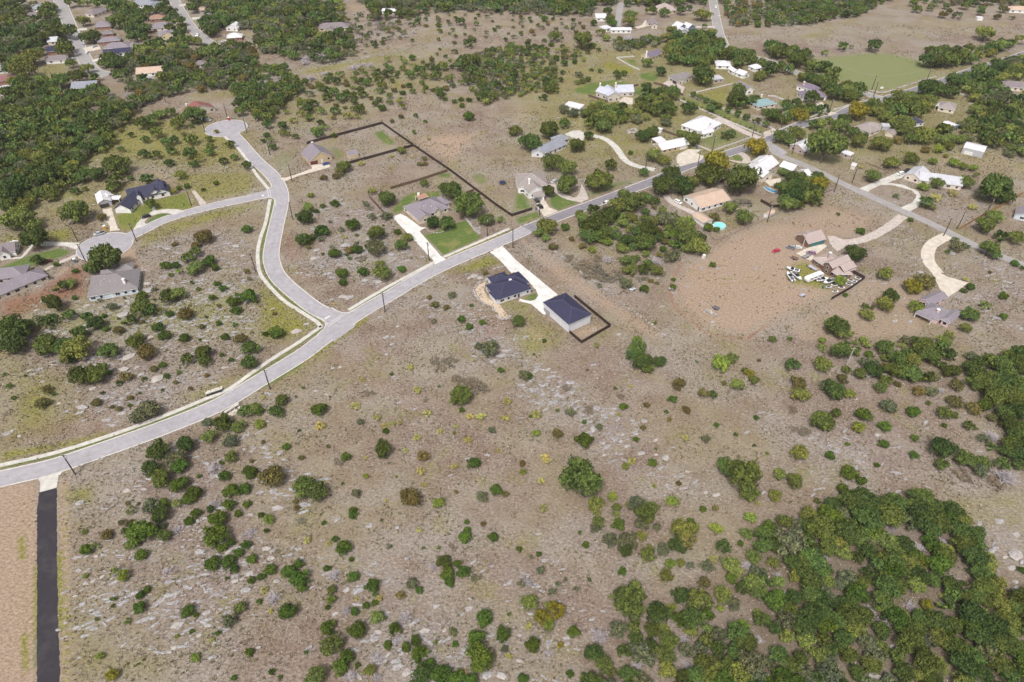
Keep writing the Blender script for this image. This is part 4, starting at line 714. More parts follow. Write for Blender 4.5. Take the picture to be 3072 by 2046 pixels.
LANDMARKS += [('navy-roofed far street house', *FY.g((380, 520))[:2]), ('mauve-roofed far street house', *t00.g((500, 540))[:2]), ('orange-roofed upper street house', *FY.g((770, 170))[:2]), ('blue house at the right edge', *t31.g((2320, 400))[:2])]
house('white_barn', 'white metal-roofed barn behind a pale olive bush', t20, [('e',(475,968),(622,1002),8,D(k='s',rise=.6,z=3.2,ov=.2))], 'white', 'white', cat='barn', mark='white barn behind the olive bush', win=False)
house('garden_shed', 'narrow white shed behind two round trees', t20, [('e',(1325,1185),(1375,1195),3,D(k='s',rise=.3,z=2.6,ov=.15))], 'white', 'white', cat='shed', win=False)
house('garden_shed', 'small white shed on open ground in the upper right', t30, [('e',(1930,163),(1982,163),4,D(k='s',rise=.3,z=2.6,ov=.15))], 'white', 'white', cat='shed', win=False)
# ---------------------------------------------------------------- fences
def plank_panel(name, L, h, n, m, gap=.02, rails=True):
    b = MB(); wd = L/n
    for i in range(n): b.box((wd*(i+.5), (.012 if i % 2 else -.012), h/2+.04), (wd-gap, .03, h*(1 if i % 3 else .985)))
    if rails:
        for z in (.3, h-.3): b.box((L/2, .05, z), (L, .05, .09))
    return b.mesh(name, [m])
def picket_panel(m):
    b = MB()
    for i in range(10): b.box((.12+.24*i, 0, .55), (.12, .03, 1.1))
    for z in (.3, .85): b.box((1.2, .04, z), (2.4, .05, .1))
    return b.mesh('panel', [m])
def rail_panel(m, n=3, h=1.3):
    b = MB()
    for k in range(n): b.box((1.2, 0, h*(k+1)/n-.12), (2.4, .08, .16))
    return b.mesh('rails', [m])
def wire_panel(m):
    b = MB()
    for k in range(4): b.box((1.2, 0, .3+.3*k), (2.4, .02, .02))
    return b.mesh('wires', [m])
def post_mesh(m, w_, h): b = MB(); b.box((0, 0, h/2), (w_, w_, h), 0, 0, .95); return b.mesh('post', [m])
M_BLACKF = plain('black stained wood', (.045, .028, .028), .8, .35, 2); M_BROWNF = plain('weathered brown wood', (.13, .085, .065), .9, .2, 3); M_CEDAR = plain('orange cedar', (.30, .165, .075), .9, .2, 3); M_WHITEF = plain('white picket paint', (.66, .65, .68), .6, .05, 2); M_GREYW = plain('grey old wood', (.30, .24, .21), .9, .2, 3); M_WIRE = plain('galvanised wire', (.25, .24, .24), .6)
FK = {'black': (plank_panel('panel', 2.4, 1.9, 14, M_BLACKF), post_mesh(M_BLACKF, .14, 2.0), 'panel'), 'brown': (plank_panel('panel', 2.4, 1.7, 14, M_BROWNF), post_mesh(M_BROWNF, .14, 1.8), 'panel'), 'cedar': (plank_panel('panel', 2.4, 1.8, 14, M_CEDAR), post_mesh(M_CEDAR, .14, 1.9), 'panel'),
 'white': (picket_panel(M_WHITEF), post_mesh(M_WHITEF, .16, 1.25), 'panel'), 'rail': (rail_panel(M_GREYW), post_mesh(M_GREYW, .2, 1.5), 'rails'), 'wire': (wire_panel(M_WIRE), post_mesh(M_GREYW, .13, 1.4), 'wires'), 'low': (rail_panel(M_BROWNF, 2, .8), post_mesh(M_BROWNF, .15, .9), 'rails')}
def fence(kind, label, fq, mark=None):
    pm, po, pn = FK[kind]; P = pts(*fq); c = sum(P, Vector())/len(P); root = empty({'black': 'plank_fence', 'brown': 'plank_fence', 'cedar': 'plank_fence', 'white': 'picket_fence', 'rail': 'rail_fence', 'wire': 'wire_fence', 'low': 'rail_fence'}[kind], (P[0].x, P[0].y, 0), label, 'fence', mark=mark); o = P[0]
    for i in range(len(P)-1):
        a, b = P[i], P[i+1]; d = b-a; L = d.length; n = max(1, round(L/2.4)); st = L/n; rz = math.atan2(d.y, d.x)
        for k in range(n):
            q = a+d*(k/n)-o; obj(pn, pm, root, (q.x, q.y, rnd.uniform(-.03, .02)), rz, (st/2.4, 1, 1)); obj('post', po, root, (q.x, q.y, 0), rz)
    q = P[-1]-o; obj('post', po, root, (q.x, q.y, 0)); return root
fence('black', 'dark plank fence around the yard of the tan house with the shed', [(t10, [(470,1325),(1160,1140),(1450,1345),(740,1540)])])
fence('black', 'long dark plank fence running down to the street past the trampoline', [(t10, [(1455,1350),(1790,1578)]), (t11, [(2200,320)]), (FL, [(2205,645)]), (FT, [(540,1402)])])
fence('black', 'dark low fence enclosing the yard behind the white garage', [(FN, [(1690,590),(2250,1050),(1800,1310),(1610,1150)])])
fence('black', 'dark fence wrapped around the parked jet skis', [(FJ, [(1560,1050),(1780,1160),(1500,1360),(1130,1568)])])
fence('brown', 'short weathered fence at the side of the grey-roofed lawn house', [(t11, [(1040,245),(1170,390)])]); fence('brown', 'weathered fence along the back of the lawn house yard', [(t11, [(1240,170),(1500,95),(1760,10)])]); fence('brown', 'weathered fence joining the dark fence behind two round oaks', [(t11, [(1880,235),(2000,190)])])
fence('wire', 'post and wire fence crossing the bare slope', [(t10, [(1395,1278),(1700,1330),(2050,1420),(2352,1490)])])
fence('white', 'white picket fence along the street before the standing-seam house', [(t20, [(1690,1335),(1832,1393),(2210,1262)])]); fence('white', 'white picket fence lining the near side of the long hedge', [(t20, [(1545,925),(1750,1015),(1990,1120),(2290,1245)])]); fence('white', 'white picket fence along the far side of the rose bushes', [(t20, [(1630,880),(1900,985),(2150,1090),(2352,1165)]), (t30, [(60,1200)])])
fence('white', 'white fence edging the dry lawn below the rose building', [(t20, [(1650,862),(1850,815),(2025,772)])]); fence('white', 'white fence around the yellow-grass corner of the purple-grey house', [(t20, [(1130,522),(960,535),(1070,600),(1170,645)])]); fence('white', 'white fence between the teal house and the slate house', [(t30, [(0,885),(60,888),(300,982)])])
fence('white', 'white fence on the street side of the golden tree', [(t30, [(110,1195),(300,1115)])]); fence('white', 'white fence beside the slate house driveway', [(t30, [(380,1085),(470,1050),(560,1022)])]); fence('white', 'short white fence right of the slate house drive', [(t30, [(600,1012),(680,992),(760,965)])]); fence('white', 'short white fence near the brown hip-roofed house', [(t30, [(1760,865),(1905,910)])])
fence('rail', 'three-rail timber fence around the pool yard', [(FR_, [(520,740),(700,883),(780,880),(1480,570),(1700,470)])], 'timber rail fence'); fence('cedar', 'orange cedar fence running up from the utility pole', [(t31, [(1755,545),(1985,408),(2160,320),(2340,215)])]); fence('brown', 'dark garden wall left of the ice-blue mansion', [(t20, [(700,885),(880,945)])]); fence('brown', 'dark fence along the brown-roofed stone house forecourt', [(t20, [(1300,770),(1400,795),(1570,880)])]); fence('black', 'short dark fence between the sand bungalow and an oak', [(FW, [(1390,1330),(1560,1260)])])
fence('brown', 'brown fence between the yellow house and the standing-seam house', [(FW, [(450,500),(740,600)])]); fence('black', 'dark fence behind the kidney pool', [(FR_, [(1380,320),(1540,410),(1700,395)])]); fence('brown', 'brown fence right of the ice-blue mansion', [(t20, [(1080,805),(1160,790)])]); fence('low', 'low timber edge on the parcel below the white garage', [(t21, [(980,1145),(1020,1110),(1055,1130)])])
fence('brown', 'brown fence between the small garages in the far street row', [(FY, [(575,350),(780,320)])]); fence('low', 'low rail along the lane by the tiny lean-to shed', [(FE, [(1440,610),(1750,740),(1850,700)])]); fence('low', 'low split rail inside the dirt verge of the grey side street', [(FE, [(680,1145),(870,1070)])])
# ---------------------------------------------------------------- utility poles
M_POLE = plain('creosote pole', (.070, .050, .045), .9, .2, 2); M_PALEP = plain('bleached pole', (.42, .38, .36), .9, .1, 2); M_INS = plain('insulator grey', (.36, .37, .40), .4, .05)
def pole(label, fr, q, h=11.0, arm=True, pale=False, lamp=False, can=True):
    g = fr.g(q); root = empty('utility_pole', (g.x, g.y, 0), label, 'pole', 'utility poles along the streets'); m = M_PALEP if pale else M_POLE
    b = MB(); b.tube([(0, 0, -.3), (0, 0, h*.5), (0, 0, h)], [.27, .24, .19], 8); b.build('shaft', m, root)
    if arm:
        b = MB(); b.box((0, .18, h-.5), (2.2, .12, .14)); a = b.build('crossarm', m, root)
        for x in (-1, 0, 1): b = MB(); b.cyl((x, .18, h-.43), .06, .22, 8); b.build('insulator', M_INS, a)
    if can: b = MB(); b.cyl((.38, 0, h-1.9), .26, .9, 10); b.build('transformer', M_INS, root)
    if lamp: b = MB(); b.tube([(0, 0, h-.9), (0, -.9, h-.5), (0, -1.6, h-.45)], .05, 6); b.box((0, -1.9, h-.45), (.3, .7, .14)); b.build('lamp_arm', M_INS, root)
    return Vector((g.x, g.y, 0))
PO = {}
for k, lb, fr, q, kw in [('a', 'dark utility pole beside the top end of the black asphalt path', t02, (695,1225), {}), ('b', 'dark utility pole on the green verge below the culvert', t12, (132,440), {}), ('c', 'dark utility pole right of the street junction', t11, (1187,1298), {}), ('d', 'utility pole on the outside of the upper street curve', t11, (340,450), {}), ('e', 'utility pole where the lawn house driveway meets the street', t11, (1590,825), dict(lamp=True)), ('f', 'utility pole behind the sidewalk by the rocky bed', t11, (2125,600), dict(arm=True)),
 ('g', 'utility pole opposite the new white driveway mouth', t21, (8,700), {}), ('h', 'utility pole on the lawn above the lower turning circle', t01, (715,650), {}), ('i', 'utility pole at the neck of the lower turning circle', t01, (1255,648), {}), ('j', 'utility pole in red earth below the lower turning circle', t01, (790,840), {}), ('k', 'utility pole left of the upper street sidewalk', t01, (2350,930), {}), ('l', 'utility pole on the lawn right of the half-moon driveway', t01, (1760,320), {}), ('m', 'utility pole at the driveway of the tan house', t11, (332,100), dict(lamp=True)), ('n', 'utility pole left of the upper turning circle', t00, (1885,1215), {}), ('o', 'utility pole above the upper turning circle', t00, (2092,1090), {}), ('p', 'utility pole right of the upper turning circle', t00, (2270,1220), {}), ('q', 'utility pole on the bank right of the upper street', t10, (130,1425), {}),
 ('r', 'utility pole at the driveway of the grey house with white chimney', t21, (253,410), {}), ('s', 'utility pole at the end of the curving white drive', t20, (1225,1560), dict(can=False)), ('t', 'utility pole at the corner of the white picket fence', t20, (1840,1395), dict(lamp=True)), ('u', 'utility pole beside the round drive of the yellow house', t20, (1705,1530), {}), ('v', 'utility pole at the pink gravel drive by the picket fence', t20, (2205,1262), dict(lamp=True)), ('w', 'utility pole left of the mown field', t30, (365,612), {}), ('x', 'utility pole at the near tip of the mown field', t30, (952,830), {}), ('y', 'utility pole across the road from the mown field tip', t30, (968,890), {}), ('z', 'utility pole right of the mown field', t30, (1452,755), {}), ('A', 'utility pole beside the rose-walled house', t30, (220,1415), dict(lamp=True)), ('B', 'tall utility pole on the grass side of the grey side street', t31, (607,195), {}), ('C', 'utility pole on the bare lot by the tiny shed', t31, (772,112), {}), ('D', 'utility pole at the foot of the orange cedar fence', t31, (1735,540), {}), ('E', 'utility pole at the mouth of the pink house driveway', t31, (1612,600), {}), ('F', 'utility pole half way up the orange cedar fence', t31, (1998,410), {}), ('G', 'bleached utility pole in the scrub below the pink house', t32, (715,238), dict(pale=True, can=False)), ('H', 'utility pole with crossarm beside the teal-doored garage', FJ, (560,560), dict(pale=True)), ('I', 'utility pole at the little white shed', FR_, (1478,620), {}), ('J', 'utility pole near the sandy-roofed lap pool house', t00, (1205,668), dict(can=False)), ('K', 'utility pole where the upper street ends', t00, (2022,488), dict(can=False)), ('L', 'utility pole by the golden street tree', FV, (685,690), dict(lamp=True)), ('M', 'utility pole in the slate house driveway', t30, (560,1040), {}), ('N', 'utility pole in the creek woods above the red roof', t00, (1525,950), dict(can=False))]:
    PO[k] = pole(lb, fr, q, **kw)
def wire(label, ks, h=10.6, s=.9):
    b = MB()
    for a, c in zip(ks, ks[1:]):
        p, q = PO[a], PO[c]; L = (q-p).length
        for dx in (-.9, .9):
            P = [p.lerp(q, t/10)+Vector((dx, .18, h-4*s*(t/10)*(1-t/10)*L/60)) for t in range(11)]; b.tube(P, .02, 3)
    tag(b.build('power_line', mt('aluminium cable', (.42, .41, .43), .4)), label, 'cable')
wire('pair of pale power cables over the grey house lawn', ['f', 'r', 's', 'u', 't', 'v'], s=1.2); wire('power cables following the grey side street', ['C', 'B', 'D', 'E'], s=1.4); wire('power cables past the mown field', ['w', 'x', 'z'], s=1.3)
# ---------------------------------------------------------------- vehicles
M_TYRE = plain('tyre rubber', (.02, .02, .02), .8); M_RIM = plain('alloy rim', (.45, .45, .47), .35)
m_, t_, b_ = nodes('car glass'); b_.inputs['Base Color'].default_value = (.02, .025, .03, 1); b_.inputs['Roughness'].default_value = .08; M_CGL = m_
M_LAMP = plain('head lamp', (.75, .75, .72), .2); M_TAIL = plain('tail lamp', (.35, .02, .02), .3)
b = MB(); b.tube([(0, -.13, 0), (0, .13, 0)], .37, 14); ME_TY = b.mesh('tyre', [M_TYRE]); b = MB(); b.tube([(0, -.14, 0), (0, .14, 0)], .22, 10); ME_RIM = b.mesh('rim', [M_RIM])
CP = {}
def paint_mat(c):
    if c not in CP:
        m, t, b = nodes('car paint'); b.inputs['Base Color'].default_value = (*c, 1); b.inputs['Roughness'].default_value = .3; b.inputs['Coat Weight'].default_value = .6; CP[c] = m
    return CP[c]
SH = {'truck': (5.8, 1.95, [(-2.9,.45),(-2.9,1.15),(-.75,1.18),(-.7,1.2),(1.2,1.2),(2.7,1.1),(2.9,.85),(2.9,.45)], [(-.75,1.19),(-.6,1.85),(.75,1.88),(1.45,1.22)]), 'car': (4.7, 1.85, [(-2.3,.4),(-2.35,.95),(-1.9,1.02),(1.1,.98),(2.2,.8),(2.35,.6),(2.3,.38)], [(-1.75,1.0),(-1.0,1.42),(.35,1.44),(1.25,.99)]), 'suv': (4.9, 1.95, [(-2.4,.45),(-2.45,1.1),(-2.3,1.14),(1.2,1.12),(2.3,1.0),(2.45,.7),(2.4,.42)], [(-2.3,1.13),(-2.05,1.75),(.5,1.78),(1.4,1.12)])}
def vehicle(kind, label, fr, front, rear, c, cat=None):
    f, r = fr.g(front, .8), fr.g(rear, .8); d = f-r; g = (f+r)/2; L, W_, body, cab = SH[kind]
    root = empty({'truck': 'pickup_truck', 'car': 'parked_car', 'suv': 'parked_car'}[kind], (g.x, g.y, .03), label, cat or ('pickup' if kind == 'truck' else 'car'), 'cars and pickups', rz=math.atan2(d.y, d.x))
    pm = paint_mat(c); b = MB(); b.prof(body, W_); b.prof([(x, z) for x, z in cab], W_*.86); o = b.build('body', pm, root)
    for x0, x1 in zip(cab, cab[1:]): pass
    b = MB(); cx = [(x*.93+.02, z+(.05 if i in (0, 3) else -.1)) for i, (x, z) in enumerate(cab)]; b.prof(cx, W_*.875); b.build('side_window', M_CGL, root)
    b = MB(); (xa, za), (xb, zb) = cab[2], cab[3]; b.add([(xa+.06, -W_*.36, za-.08), (xb+.03, -W_*.4, zb+.04), (xb+.03, W_*.4, zb+.04), (xa+.06, W_*.36, za-.08)], [(0, 1, 2, 3)]); b.build('windscreen', M_CGL, root)
    if kind == 'truck':
        b = MB(); b.box((-1.85, 0, 1.19), (1.95, W_*.84, .06)); b.build('bed', mt('bed liner', (.02, .02, .02)), root)
    for s in (-1, 1):
        b = MB(); b.box((body[-2][0]-.03, s*W_*.36, .78), (.12, .34, .18)); b.build('headlight', M_LAMP, root); b = MB(); b.box((body[1][0]+.02, s*W_*.4, .9), (.1, .2, .22)); b.build('tail_light', M_TAIL, root)
        for x in (-L*.31, L*.31): w_ = obj('wheel', ME_TY, root, (x, s*(W_/2-.1), .37)); w_.name = 'wheel'; obj('rim', ME_RIM, w_)
    return root
WHT, SIL, BLK, BLU, MAR, GRY, RED = (.75,.75,.75), (.42,.44,.48), (.015,.015,.02), (.02,.05,.22), (.06,.01,.015), (.20,.20,.22), (.40,.02,.06)
for a in [('truck','silver pickup on the rim of the lower turning circle',FD,(300,1360),(540,1295),SIL),('suv','black car on the half-moon driveway',FD,(1395,965),(1520,935),BLK),('truck','maroon pickup on bare ground beside a round shrub',FG,(790,530),(640,570),MAR),('car','white car behind the white cottage',FG,(100,250),(320,235),WHT),('truck','white van peeking above the oak at the turning circle',FG,(1450,480),(1510,470),WHT),('truck','white pickup with dark bed driving on the asphalt street',FT,(1865,1250),(1710,1300),WHT),('suv','upper dark car in the grey house driveway',FT,(590,1210),(640,1265),BLK),('suv','lower dark car in the grey house driveway',FT,(650,1310),(700,1360),BLK),('car','silver-blue car where the curved drive meets the grey house',FT,(875,930),(930,895),SIL),('suv','white car on the lane beside the sand-roofed bungalow',FR_,(220,345),(115,295),WHT),('car','blue car before the maroon garage door',FB,(835,1125),(1000,1080),BLU),('suv','white car by the red-roofed house',t00,(1935,1105),(1885,1095),WHT),('suv','black car by the red-roofed house',t00,(1840,1095),(1870,1085),BLK),('suv','white car on the looped driveway',FE,(1960,800),(2085,770),WHT),('truck','black pickup ahead of the white car on the looped driveway',FE,(2085,760),(2200,710),BLK),('suv','white car driving on the hill street',t20,(1873,75),(1868,55),WHT),('car','red car on dry ground near the junk yard',FJ,(-30,625),(140,570),RED),('car','dark car under the trees beside the picket fence',FW,(800,75),(850,65),BLK),('car','silver car parked highest on the far street',t00,(755,395),(780,405),SIL),('car','silver car in the driveway of the second far street house',t00,(850,430),(890,418),SIL),('car','white car in the driveway mouth on the far street',t00,(785,490),(810,472),WHT),('car','pale car below the mauve-roofed house left of the far street',t00,(645,540),(690,530),SIL),('truck','white pickup on the upper street',t00,(1810,330),(1820,308),WHT),('car','white car at the end of the upper street',t00,(2030,378),(2075,372),WHT),('car','black car on a lawn beyond the upper street',t00,(1830,225),(1885,222),BLK),('car','white car at the kerb in the middle of the far street',t00,(622,295),(632,312),WHT),('car','black car at the end of the far street bend',t00,(1010,682),(1040,672),BLK)]: vehicle(*a)
def boat(label, fr, bow, stern, c, L=6.0, W_=2.3, name='boat', cat='boat', deck=(.72,.71,.7)):
    f, r = fr.g(bow, .6), fr.g(stern, .6); d = f-r; g = (f+r)/2; root = empty(name, (g.x, g.y, 0), label, cat, 'boats and jet skis in the junk yard', rz=math.atan2(d.y, d.x)); S = []
    L *= 1.15; W_ *= 1.15; k = L/6; kw = W_/2.3
    for x, wd, zt, zk in ((-3,1.0,1.1,.35),(-1,1.15,1.12,.3),(1,1.05,1.2,.32),(2.2,.65,1.3,.5),(3,.05,1.4,1.0)): S += [(x*k, -wd*kw, zt*k), (x*k, -wd*kw*.75, (zk+.25)*k), (x*k, 0, zk*k), (x*k, wd*kw*.75, (zk+.25)*k), (x*k, wd*kw, zt*k)]
    b = MB(); b.add(S, [(i*5+j, i*5+j+1, (i+1)*5+j+1, (i+1)*5+j) for i in range(4) for j in range(4)]+[(0, 1, 2, 3, 4)]); b.build('hull', paint_mat(c), root)
    b = MB(); b.add([(p[0]*.97, p[1]*.93, p[2]-.05*k) for p in S if True], [(i*5, i*5+4, (i+1)*5+4, (i+1)*5) for i in range(4)]); b.build('deck', mt('boat deck %d' % int(deck[0]*10), deck, .5), root)
    if L > 4:
        b = MB(); b.box((.3*k, 0, 1.45*k), (1.5*k, W_*.6, .5*k), 0, 0, .8); b.build('cabin', M_CGL, root); b = MB(); b.box((-1.6*k, 0, 1.2*k), (1.6*k, W_*.55, .3)); b.build('bench', mt('boat vinyl', (.10, .09, .12)), root); b = MB(); b.box((-3.1*k, 0, 1.1*k), (.4, .45, .9)); b.build('outboard_motor', M_TYRE, root)
        b = MB(); b.box((-.8*k, .5, .32), (4*k, .1, .1)); b.box((-.8*k, -.5, .32), (4*k, .1, .1)); b.box((3*k, 0, .4), (3.4*k, .1, .1)); b.build('trailer_frame', M_RIM, root)
        for s in (-1, 1): obj('wheel', ME_TY, root, (-1.2*k, s*W_*.45, .37))
    else:
        b = MB(); b.box((-.5*k, 0, 1.35*k), (2.2*k, .5, .4)); b.build('seat', mt('jet ski seat', (.05, .05, .07)), root); b = MB(); b.box((.9*k, 0, 1.75*k), (.12, .9, .1)); b.box((1.0*k, 0, 1.45*k), (.5, .35, .5)); b.build('handlebar', M_TYRE, root)
    return root
boat('white boat outermost of the three nosed together', FJ, (265,1040), (390,1210), (.72,.72,.74), 6.6); boat('white boat with black cockpit beside the camper', FJ, (525,1180), (375,1040), (.75,.75,.76), 7); boat('dark and white pontoon boat behind the two white boats', FJ, (300,960), (460,1000), (.35,.35,.42), 6, 2.6); boat('white and navy striped boat in the middle of the yard', FJ, (975,1260), (1200,1180), (.55,.58,.68), 7); boat('beige boat behind the striped boat', FJ, (1060,1160), (850,1190), (.55,.48,.45), 6)
for lb, p, q, c in [('white jet ski nearest the dark fence corner bottom', (1150,1410), (1270,1390), (.72,.70,.66)), ('white jet ski between the lime tree and the dark fence', (1275,1325), (1390,1325), (.7,.68,.62)), ('blue and white jet ski before the striped boat', (1030,1325), (1140,1300), (.12,.16,.45)), ('pale jet ski in front of the striped boat stern', (1150,1270), (1240,1275), (.6,.6,.64)), ('blue-white jet ski right of the lime tree, lowest', (1430,1250), (1530,1265), (.4,.5,.66)), ('blue-white jet ski right of the lime tree, middle', (1540,1215), (1630,1205), (.4,.5,.7)), ('blue-white jet ski right of the lime tree, upper', (1490,1180), (1545,1185), (.55,.6,.7)), ('white jet ski by the far corner of the dark fence', (1610,1130), (1710,1160), (.62,.64,.68))]: boat(lb, FJ, p, q, c, 3.1, 1.2, 'jet_ski', 'jet ski')
def camper(label, fr, a, b_, L=9, W_=2.5, c=(.74,.74,.76), name='camper_trailer'):
    f, r = fr.g(a, 1.5), fr.g(b_, 1.5); d = f-r; g = (f+r)/2; root = empty(name, (g.x, g.y, 0), label, 'trailer', rz=math.atan2(d.y, d.x)); h = L/2
    b = MB(); b.prof([(-h,.6),(-h,2.5),(-h+.4,2.9),(h-.9,2.9),(h-.1,2.3),(h,1.6),(h-.3,.6)], W_); b.build('body', paint_mat(c), root)
    for s in (-1, 1):
        for x in (-h*.55, 0, h*.5): m = MB(); m.box((x, s*W_/2, 1.9), (1.1, .06, .6)); m.build('window', M_CGL, root)
        for x in (-.4, .45): obj('wheel', ME_TY, root, (x, s*(W_/2-.05), .37))
    m = MB(); m.box((0, -W_/2-.01, 1.15), (L*.95, .02, .18)); m.build('stripe', paint_mat((.2,.24,.4)), root); m = MB(); m.box((1, 0, 2.98), (.8, .8, .2)); m.build('roof_hatch', M_INS, root); m = MB(); m.box((h+.5, 0, .55), (1.6, .12, .12)); m.build('drawbar', M_TYRE, root)
camper('long white camper trailer parked among the boats', FJ, (600,1190), (985,1040), 11)
def trailer(label, fr, a, b_, L=4, c=(.25,.24,.26)):
    f, r = fr.g(a, .5), fr.g(b_, .5); d = f-r; g = (f+r)/2; root = empty('utility_trailer', (g.x, g.y, 0), label, 'trailer', rz=math.atan2(d.y, d.x)); m = MB(); m.box((0, 0, .55), (L, 1.8, .1)); m.box((0, .88, .8), (L, .05, .4)); m.box((0, -.88, .8), (L, .05, .4)); m.build('bed', mt('trailer steel %d' % int(c[0]*100), c), root)
    m = MB(); m.box((L/2+.6, 0, .5), (1.3, .1, .1)); m.build('drawbar', M_TYRE, root)
    for s in (-1, 1): obj('wheel', ME_TY, root, (0, s*1.0, .37))
trailer('grey utility trailer between the camper and the farmhouse wall', FJ, (700,900), (840,980), 5, (.4,.4,.46)); trailer('dark trailer on the patio beside the farmhouse', FJ, (580,740), (720,680), 4.5); trailer('empty trailer alone below the boats', FJ, (525,1490), (625,1450), 3, (.36,.36,.42)); trailer('small rusty trailer left of the patio', FJ, (360,730), (470,770), 3.5, (.16,.10,.09)); trailer('small trailer on the bare slope above the white garage', t21, (1090,1098), (1130,1078), 3, (.5,.5,.55))
vehicle('suv', 'mauve car parked on the farmhouse patio', FJ, (700,640), (785,650), (.25,.16,.22)); vehicle('car', 'white car wreck left of the teal-doored garage', FJ, (425,520), (515,535), (.6,.6,.6)); vehicle('suv', 'grey car wreck beside the white wreck', FJ, (290,520), (390,550), GRY)
# ---------------------------------------------------------------- small things
def portable_toilet(label, fr, q, c):
    g = fr.g(q); root = empty('portable_toilet', (g.x, g.y, 0), label, 'toilet', rz=.5); m = MB(); m.box((0, 0, 1.1), (1.25, 1.25, 2.2)); m.build('cabin', paint_mat(c), root); m = MB(); m.box((0, 0, 2.3), (1.35, 1.35, .16), 0, 0, .8); m.build('roof', M_TRIM, root); m = MB(); m.box((0, -.64, 1.1), (.75, .05, 1.9)); m.build('door', paint_mat(tuple(x*.8 for x in c)), root)
portable_toilet('yellow portable toilet with white roof near the silver pickup', FD, (560,1235), (.65,.36,.02)); portable_toilet('slate-blue portable toilet with white roof beside the turning circle', FG, (1185,560), (.10,.17,.24)); portable_toilet('red portable toilet with white roof at the upper turning circle', t00, (2105,1105), (.5,.03,.05)); portable_toilet('white portable toilet near the pinkish tree stump heap', t21, (1760,805), (.7,.7,.7))
def trampoline(label, fr, q, r=2.2):
    g = fr.g(q, .9); root = empty('trampoline', (g.x, g.y, 0), label, 'trampoline', mark='trampoline'); m = MB(); m.cyl((0, 0, .88), r*.86, .03, 24); m.build('mat', mt('trampoline mat', (.02,.025,.06)), root); m = MB(); n = 24; P = [(q_*math.cos(2*math.pi*k/n), q_*math.sin(2*math.pi*k/n), z) for q_, z in ((r*.86,.93),(r,.93),(r,.86),(r*.86,.86)) for k in range(n)]; m.add(P, [(i*n+k, i*n+(k+1) % n, ((i+1) % 4)*n+(k+1) % n, ((i+1) % 4)*n+k) for i in range(4) for k in range(n)]); m.build('rim_pad', mt('trampoline pad', (.06,.07,.13)), root)
    for k in range(6): m = MB(); a = k*math.pi/3; m.tube([(r*.95*math.cos(a), r*.95*math.sin(a), 0), (r*.95*math.cos(a), r*.95*math.sin(a), .87)], .04, 6); m.build('leg', M_RIM, root)
trampoline('round navy trampoline in the fenced yard of the grey house', FL, (2040,38))
mw, tw, bw = nodes('pool water'); bw.inputs['Roughness'].default_value = .06; tw.links.new(ramp(tw, noise(tw, .6, 3), [(.3, (.06,.20,.34)), (.7, (.10,.28,.44))]), bw.inputs['Base Color']); M_POOL = mw
mw, tw, bw = nodes('turquoise water'); bw.inputs['Roughness'].default_value = .06; tw.links.new(ramp(tw, noise(tw, .6, 3), [(.3, (.20,.55,.55)), (.7, (.28,.66,.64))]), bw.inputs['Base Color']); M_TURQ = mw
def pool(label, fr, poly, z=.06, mark=None):
    P = fr.gs(poly); c = sum(P, Vector())/len(P); root = empty('swimming_pool', (c.x, c.y, 0), label, 'pool', mark=mark); L = smooth_line([(p.x-c.x, p.y-c.y) for p in P+[P[0]]], 1)[:-1]; n = len(L); m = MB(); m.add([(p.x, p.y, z+.02) for p in L], [tuple(range(n))] if True else []); m.build('water', M_POOL, root); m = MB()
    O = [p*1.0+p.normalized()*.7 for p in L]; V = [(p.x, p.y, z+.02) for p in L]+[(p.x, p.y, z+.1) for p in L]+[(p.x, p.y, z+.1) for p in O]+[(p.x, p.y, -.05) for p in O]; m.add(V, [(i*n+k, i*n+(k+1) % n, (i+1)*n+(k+1) % n, (i+1)*n+k) for i in range(3) for k in range(n)]); m.build('coping', M_CONC, root)
pool('blue kidney-shaped pool beside the cream house', FR_, [(1425,100),(1470,105),(1550,140),(1620,165),(1605,190),(1560,185),(1480,150)], mark='kidney-shaped pool'); pool('small blue lap pool behind the sandy-roofed house', t00, [(1290,722),(1340,715),(1390,712),(1400,722),(1340,735),(1290,735)])
g = FR_.g((775,690)); root = empty('round_pool', (g.x, g.y, 0), 'round turquoise above-ground pool in the fenced yard', 'pool', mark='round turquoise pool'); m = MB(); n = 28; r = 3.4
m.add([(q*math.cos(2*math.pi*k/n), q*math.sin(2*math.pi*k/n), z) for q, z in ((r,0),(r,1.25),(r-.2,1.25),(r-.2,.3)) for k in range(n)], [(i*n+k, i*n+(k+1) % n, (i+1)*n+(k+1) % n, (i+1)*n+k) for i in range(3) for k in range(n)]); m.build('wall', mt('pool wall', (.42,.60,.62)), root); m = MB(); m.cyl((0,0,.5), r-.19, .6, n); m.build('water', M_TURQ, root); m = MB(); m.box((-r-.6, 0, .6), (1.4, 1.6, 1.2)); m.build('steps', M_TRIM, root)
def bin_(label, fr, q, c):
    g = fr.g(q); root = empty('wheelie_bin', (g.x, g.y, 0), label, 'bin'); m = MB(); m.box((0,0,.6), (.7,.8,1.1), 0, 0, 1.12); m.build('body', paint_mat(c), root); m = MB(); m.box((0,0,1.2), (.82,.92,.1)); m.build('lid', paint_mat(tuple(x*.7 for x in c)), root)
    for s in (-1,1): m = MB(); m.tube([(s*.3,.4,.12),(s*.36,.4,.12)], .12, 8); m.build('wheel', M_TYRE, root)
bin_('blue bin at the end of the dark fence by the street', FT, (605,1400), (.03,.10,.30)); bin_('green bin among the jet skis', FJ, (965,1340), (.03,.16,.12)); bin_('blue bin beside the rose-walled house', FE, (172,375), (.03,.06,.16)); bin_('blue bin at the yellow house garage', FW, (1020,775), (.03,.10,.34))
